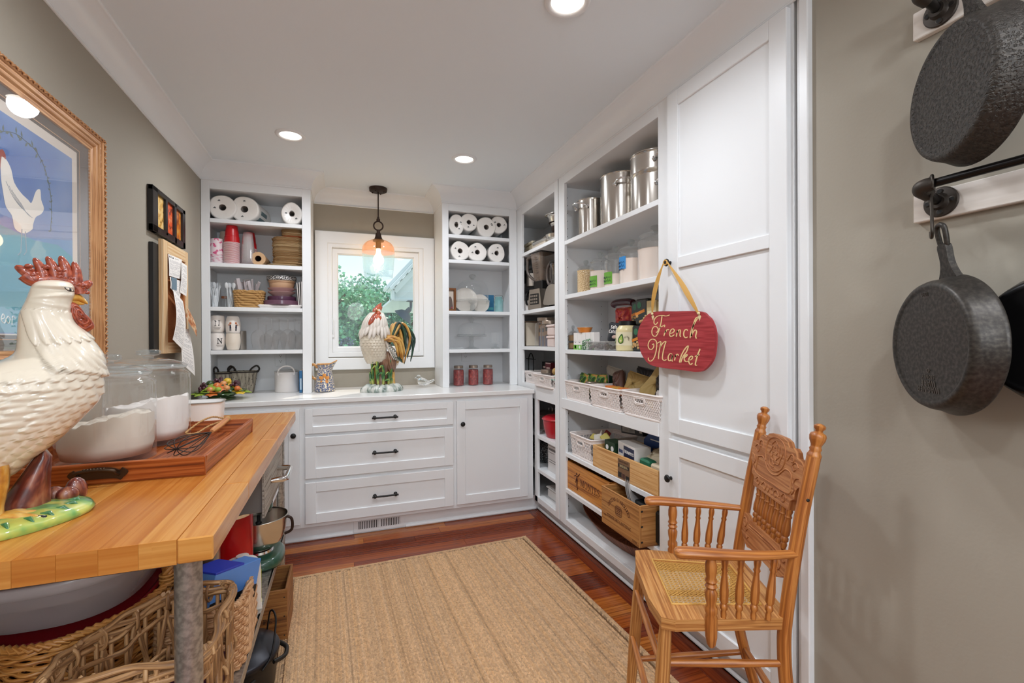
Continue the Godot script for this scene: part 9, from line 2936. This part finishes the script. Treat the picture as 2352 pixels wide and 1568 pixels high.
	var rp = range(81).map(func(i): return ax.call(0.257, TAU * i / 80, 0.0))
	part(t, "rim", rope(rp, 0.011, 30, 3, 6), wil)
	part(t, "handle", rope(smooth([V(0.178, 0.2, 0.06), V(0.186, 0.29, 0.055), V(0.19, 0.36, 0.03), V(0.19, 0.385, -0.02), V(0.19, 0.36, -0.07), V(0.186, 0.29, -0.095), V(0.178, 0.2, -0.1)], 8), 0.0135, 9, 3, 7), wil)
	b = Mb.new()
	for y in [0.262, 0.272, 0.282]:
		b.tube(range(12).map(func(k): return V(0.186 + cos(TAU * k / 12) * 0.016, y, 0.056 + sin(TAU * k / 12) * 0.016)), 0.004, 6, true)
	part(t, "handle_binding", b, wil)
	b = Mb.new()
	b.at(V(0, 0.004, 0))
	b.lathe(v2([0.0, 0.0, 0.15, 0.0, 0.15, 0.004, 0.0, 0.004]), 32)
	part(t, "bottom", b, wil)
	# red lid and clear tubs in it
	var oval = func(bm: Mb, rows: Array, rx: float, rz: float) -> void:
		var P = []
		for q in rows:
			var row = PackedVector3Array()
			for k in 56:
				var a = TAU * k / 56
				row.append(V(signf(cos(a)) * pow(absf(cos(a)), 0.75) * rx * q[0], q[1], signf(sin(a)) * pow(absf(sin(a)), 0.75) * rz * q[0]))
			P.append(row)
		bm.grid(P, true, true)
	b = Mb.new()
	oval.call(b, [[0.0, 0.0], [0.9, 0.0], [1.0, 0.006], [1.02, 0.02], [1.03, 0.026], [1.0, 0.03], [0.95, 0.024], [0.88, 0.012], [0.0, 0.01]], 0.172, 0.245)
	solo("tub_lid", "dark red plastic tub lid lying in the willow basket", "lid", b, hexm("lid_red", "86121c", 0.22), V(-0.665, S + 0.232, -1.6))
	t = thing("plastic_tub", "big translucent plastic tub with rolled rim stacked on the red lid", "tub", V(-0.67, S + 0.264, -1.575))
	var tubm = mk("tub_clear", Color(0.86, 0.82, 0.82, 0.42), 0.2, 0, {"transparency": BaseMaterial3D.TRANSPARENCY_ALPHA})
	b = Mb.new()
	oval.call(b, [[0.0, 0.002], [0.6, 0.0], [0.74, 0.012], [0.95, 0.115]], 0.215, 0.265)
	part(t, "tub_wall", b, tubm)
	b = Mb.new()
	oval.call(b, [[0.95, 0.115], [1.03, 0.118], [1.04, 0.14], [1.0, 0.145], [0.97, 0.13]], 0.215, 0.265)
	part(t, "rim", b, mk("tub_rim", Color(0.9, 0.87, 0.87, 0.6), 0.2, 0, {"transparency": BaseMaterial3D.TRANSPARENCY_ALPHA}))
	t = thing("plastic_tub", "second translucent tub nested inside the big plastic tub", "tub", V(-0.67, S + 0.3, -1.575))
	b = Mb.new()
	oval.call(b, [[0.0, 0.012], [0.62, 0.01], [0.76, 0.022], [0.97, 0.15], [1.04, 0.155], [1.04, 0.175]], 0.2, 0.25)
	part(t, "tub_wall", b, tubm)
	# seagrass basket
	t = thing("seagrass_basket", "tan braided seagrass basket holding blue freezer bag box", "basket", V(-0.385, S, -1.655), 1.5)
	basket_rect(t, 0.107, 0.155, 0.185, 13, 0.0088, sea, 1.0, 0.0, 9)
	t = carton("freezer_bag_box", "blue and black freezer bag box tilted in the seagrass basket", "box", V(-0.355, S + 0.06, -1.6), V(4, 62, -12), V(0.2, 0.2, 0.06), hexm("bag_box_blue", "5b8fd8", 0.4), [[0.0, 0.0, 1.0, 0.62, M.box_black]])
	part(t, "open_flap", bx(V(-0.1, 0.2, -0.06), V(0.02, 0.206, 0.03), 0.001), hexm("flap_blue", "2a3fb8", 0.4))
	txt(t, "gallon", 0.02, V(-0.01, 0.09, 0.0308), V(0, 0, 0), M.print_white, false, 0.0004, true)
	txt(t, "freezer bags", 0.02, V(0.0, 0.062, 0.0308), V(0, 0, 0), M.print_white, false, 0.0004, true)
	t = carton("freezer_bag_box", "slim grey bag box standing beside the blue box", "box", V(-0.31, S + 0.02, -1.7), V(0, 80, -6), V(0.14, 0.17, 0.03), hexm("box_grey2", "6a6e78", 0.4))
	solo("paper_cup", "white paper cup rim showing behind the blue box", "cup", lath(v2([0.028, 0.0, 0.038, 0.09, 0.036, 0.09, 0.026, 0.003, 0.0, 0.003]), 28), hexm("cup_white", "eee8e2", 0.5), V(-0.41, S + 0.1, -1.72))
	# jug
	t = thing("plastic_jug", "cream plastic jug with yellow label at shelf edge", "jug", V(-0.335, S, -1.865), 8)
	b = Mb.new()
	b.at(V(0, 0, 0.036))
	b.t = Transform3D(Basis(Vector3.UP, 0.0), V(0, 0, -0.036))
	b.prism(PackedVector2Array(sm2([-0.055, 0.0, 0.05, 0.0, 0.057, 0.012, 0.057, 0.12, 0.045, 0.155, 0.02, 0.168, -0.03, 0.168, -0.055, 0.14], 3, true)), 0.072, 35)
	part(t, "body", b, hexm("jug_cream", "ece4da", 0.35))
	part(t, "label", bx(V(0.0572, 0.02, -0.03), V(0.0582, 0.11, 0.03), 0), hexm("jug_yellow", "dcd820", 0.5), "yellow label")
	part(t, "cap", lath(v2([0.0, 0.165, 0.02, 0.165, 0.02, 0.185, 0.0, 0.186]), 20), M.jug_cream)
	# red canister
	t = thing("canister", "tall red metal canister with chrome rim under the drawer", "canister", V(-0.405, S, -2.02))
	part(t, "body", lath(v2([0.0, 0.0, 0.077, 0.0, 0.078, 0.004, 0.078, 0.29, 0.0, 0.29]), 48), hexm("canister_red", "b80c10", 0.22))
	part(t, "lid_rim", lath(v2([0.079, 0.284, 0.08, 0.296, 0.074, 0.304, 0.0, 0.305]), 48), M.chrome)
	# cans and boxes at the back
	for q in [[-0.52, -1.85, 0.055, 0.24, "15151a", "black printed box at the back of the steel shelf"], [-0.575, -1.96, 0.05, 0.2, "8a8a90", "grey printed box at the back behind the black box"], [-0.64, -2.05, 0.06, 0.22, "2a4aa0", "blue and yellow box at the back left of shelf"]]:
		carton("pantry_box", q[5], "box", V(q[0], S, q[1]), V(0, 10, 0), V(q[2] * 2, q[3], 0.06), hexm("pb" + q[4], q[4], 0.45), [[0.2, 0.55, 0.8, 0.8, M.print_white], [0.25, 0.2, 0.75, 0.4, M.jug_yellow if q[4] == "2a4aa0" else M.box_grey]])
	solo("steel_can", "ribbed steel food can behind the blue freezer box", "can", lath(v2([0.0, 0.0, 0.04, 0.0, 0.04, 0.03, 0.0385, 0.034, 0.04, 0.038, 0.04, 0.07, 0.0385, 0.074, 0.04, 0.078, 0.04, 0.25, 0.041, 0.252, 0.0, 0.252]), 32), M.brushed, V(-0.45, S, -1.9))
	# stand mixer
	t = thing("stand_mixer", "dark green stand mixer with large steel bowl on lower shelf", "mixer", V(-0.34, S, -2.235))
	var gm = hexm("mixer_green", "0c4a34", 0.15, 0.0, {"clearcoat_enabled": true, "clearcoat": 1.0})
	b = Mb.new()
	oval.call(b, [[0.0, 0.0], [0.95, 0.0], [1.0, 0.012], [0.97, 0.034], [0.85, 0.046], [0.0, 0.048]], 0.1, 0.12)
	part(t, "foot", b, gm)
	part(t, "bowl_seat", lath(v2([0.0, 0.047, 0.058, 0.047, 0.055, 0.056, 0.0, 0.056]), 32), M.chrome)
	part(t, "bowl", lath(sm2([0.0, 0.055, 0.045, 0.056, 0.085, 0.085, 0.106, 0.14, 0.112, 0.19, 0.115, 0.193, 0.112, 0.195, 0.109, 0.188, 0.1, 0.14, 0.08, 0.092, 0.0, 0.066], 3), 48), M.steel)
	part(t, "bowl_handle", tub(smooth([V(0.108, 0.18, 0.0), V(0.128, 0.165, 0.0), V(0.128, 0.12, 0.0), V(0.1, 0.105, 0.0)], 4), 0.006, 8), M.bronze)
	part(t, "planetary", lath(v2([0.0, 0.196, 0.02, 0.198, 0.052, 0.215, 0.055, 0.23, 0.0, 0.23]), 36), M.chrome)
	part(t, "hub_band", lath(v2([0.0555, 0.229, 0.056, 0.25, 0.0, 0.25]), 36), gm)
	b = Mb.new()
	b.tube([V(0, 0.2, 0), V(0, 0.13, 0)], 0.007, 10)
	b.ball(V(0, 0.165, 0), V(0.013, 0.01, 0.013), 10, 7)
	part(t, "beater_shaft", b, M.dark)
	part(t, "head", bx(V(-0.06, 0.249, -0.14), V(0.06, 0.302, 0.06), 0.02), gm)
	part(t, "trim_band", bx(V(0.0595, 0.255, -0.13), V(0.0615, 0.272, 0.04), 0), M.chrome)
	part(t, "column", bx(V(-0.05, 0.04, -0.175), V(0.05, 0.3, -0.122), 0.015), M.steel)
	# wooden crate on the floor
	woodm("crate_dark", ["5a3416", "865226", "9c6632", "aa763e", "724420"], Vector2(1.6, 5), 0.6, 134, 12)
	t = crate("open wooden crate on the floor at far end under the table", V(-0.385, 0.001, -2.3), 0, 0.32, 0.222, 0.245, M.crate_dark)
	txt(t, "P E", 0.018, V(0.085, 0.1, 0.1232), Vector3.ZERO, M.dark, true)
	for yy in [0.03, 0.11, 0.19]:
		b = Mb.new()
		b.ball(V(0.148, yy, 0.1225), V(0.003, 0.003, 0.001), 8, 5)
		part(t, "nail_head", b, M.dark)
	# cast iron camp oven
	t = thing("dutch_oven", "black cast iron dutch oven with wire bail on floor below shelf", "pot", V(-0.365, 0.001, -1.9))
	part(t, "body", lath(sm2([0.0, 0.0, 0.1, 0.0, 0.122, 0.015, 0.13, 0.08, 0.134, 0.135, 0.14, 0.142, 0.14, 0.15], 3), 48), M.iron)
	part(t, "lid", lath(sm2([0.142, 0.15, 0.142, 0.16, 0.13, 0.168, 0.09, 0.186, 0.03, 0.197, 0.0, 0.198], 4), 48), hexm("lid_iron", "2c2c32", 0.35, 0.5))
	b = Mb.new()
	for s in [-1, 1]:
		b.tube(smooth([V(0.06 * s - 0.02, 0.125, 0.13), V(0.06 * s, 0.128, 0.16), V(0.06 * s + 0.02, 0.125, 0.13)], 4), 0.008, 7)
	b.tube(smooth([V(0.13, 0.135, 0.06), V(0.16, 0.13, 0.03), V(0.165, 0.13, 0.0), V(0.16, 0.13, -0.03), V(0.13, 0.135, -0.06)], 4), 0.008, 7)
	part(t, "lug_handle", b, M.iron)
	part(t, "wire_bail", tub(smooth([V(0.1, 0.14, 0.105), V(0.125, 0.17, 0.07), V(0.13, 0.24, 0.0), V(0.118, 0.262, -0.04), V(0.1, 0.24, -0.08), V(0.085, 0.15, -0.115)], 5), 0.0034, 7), M.black)
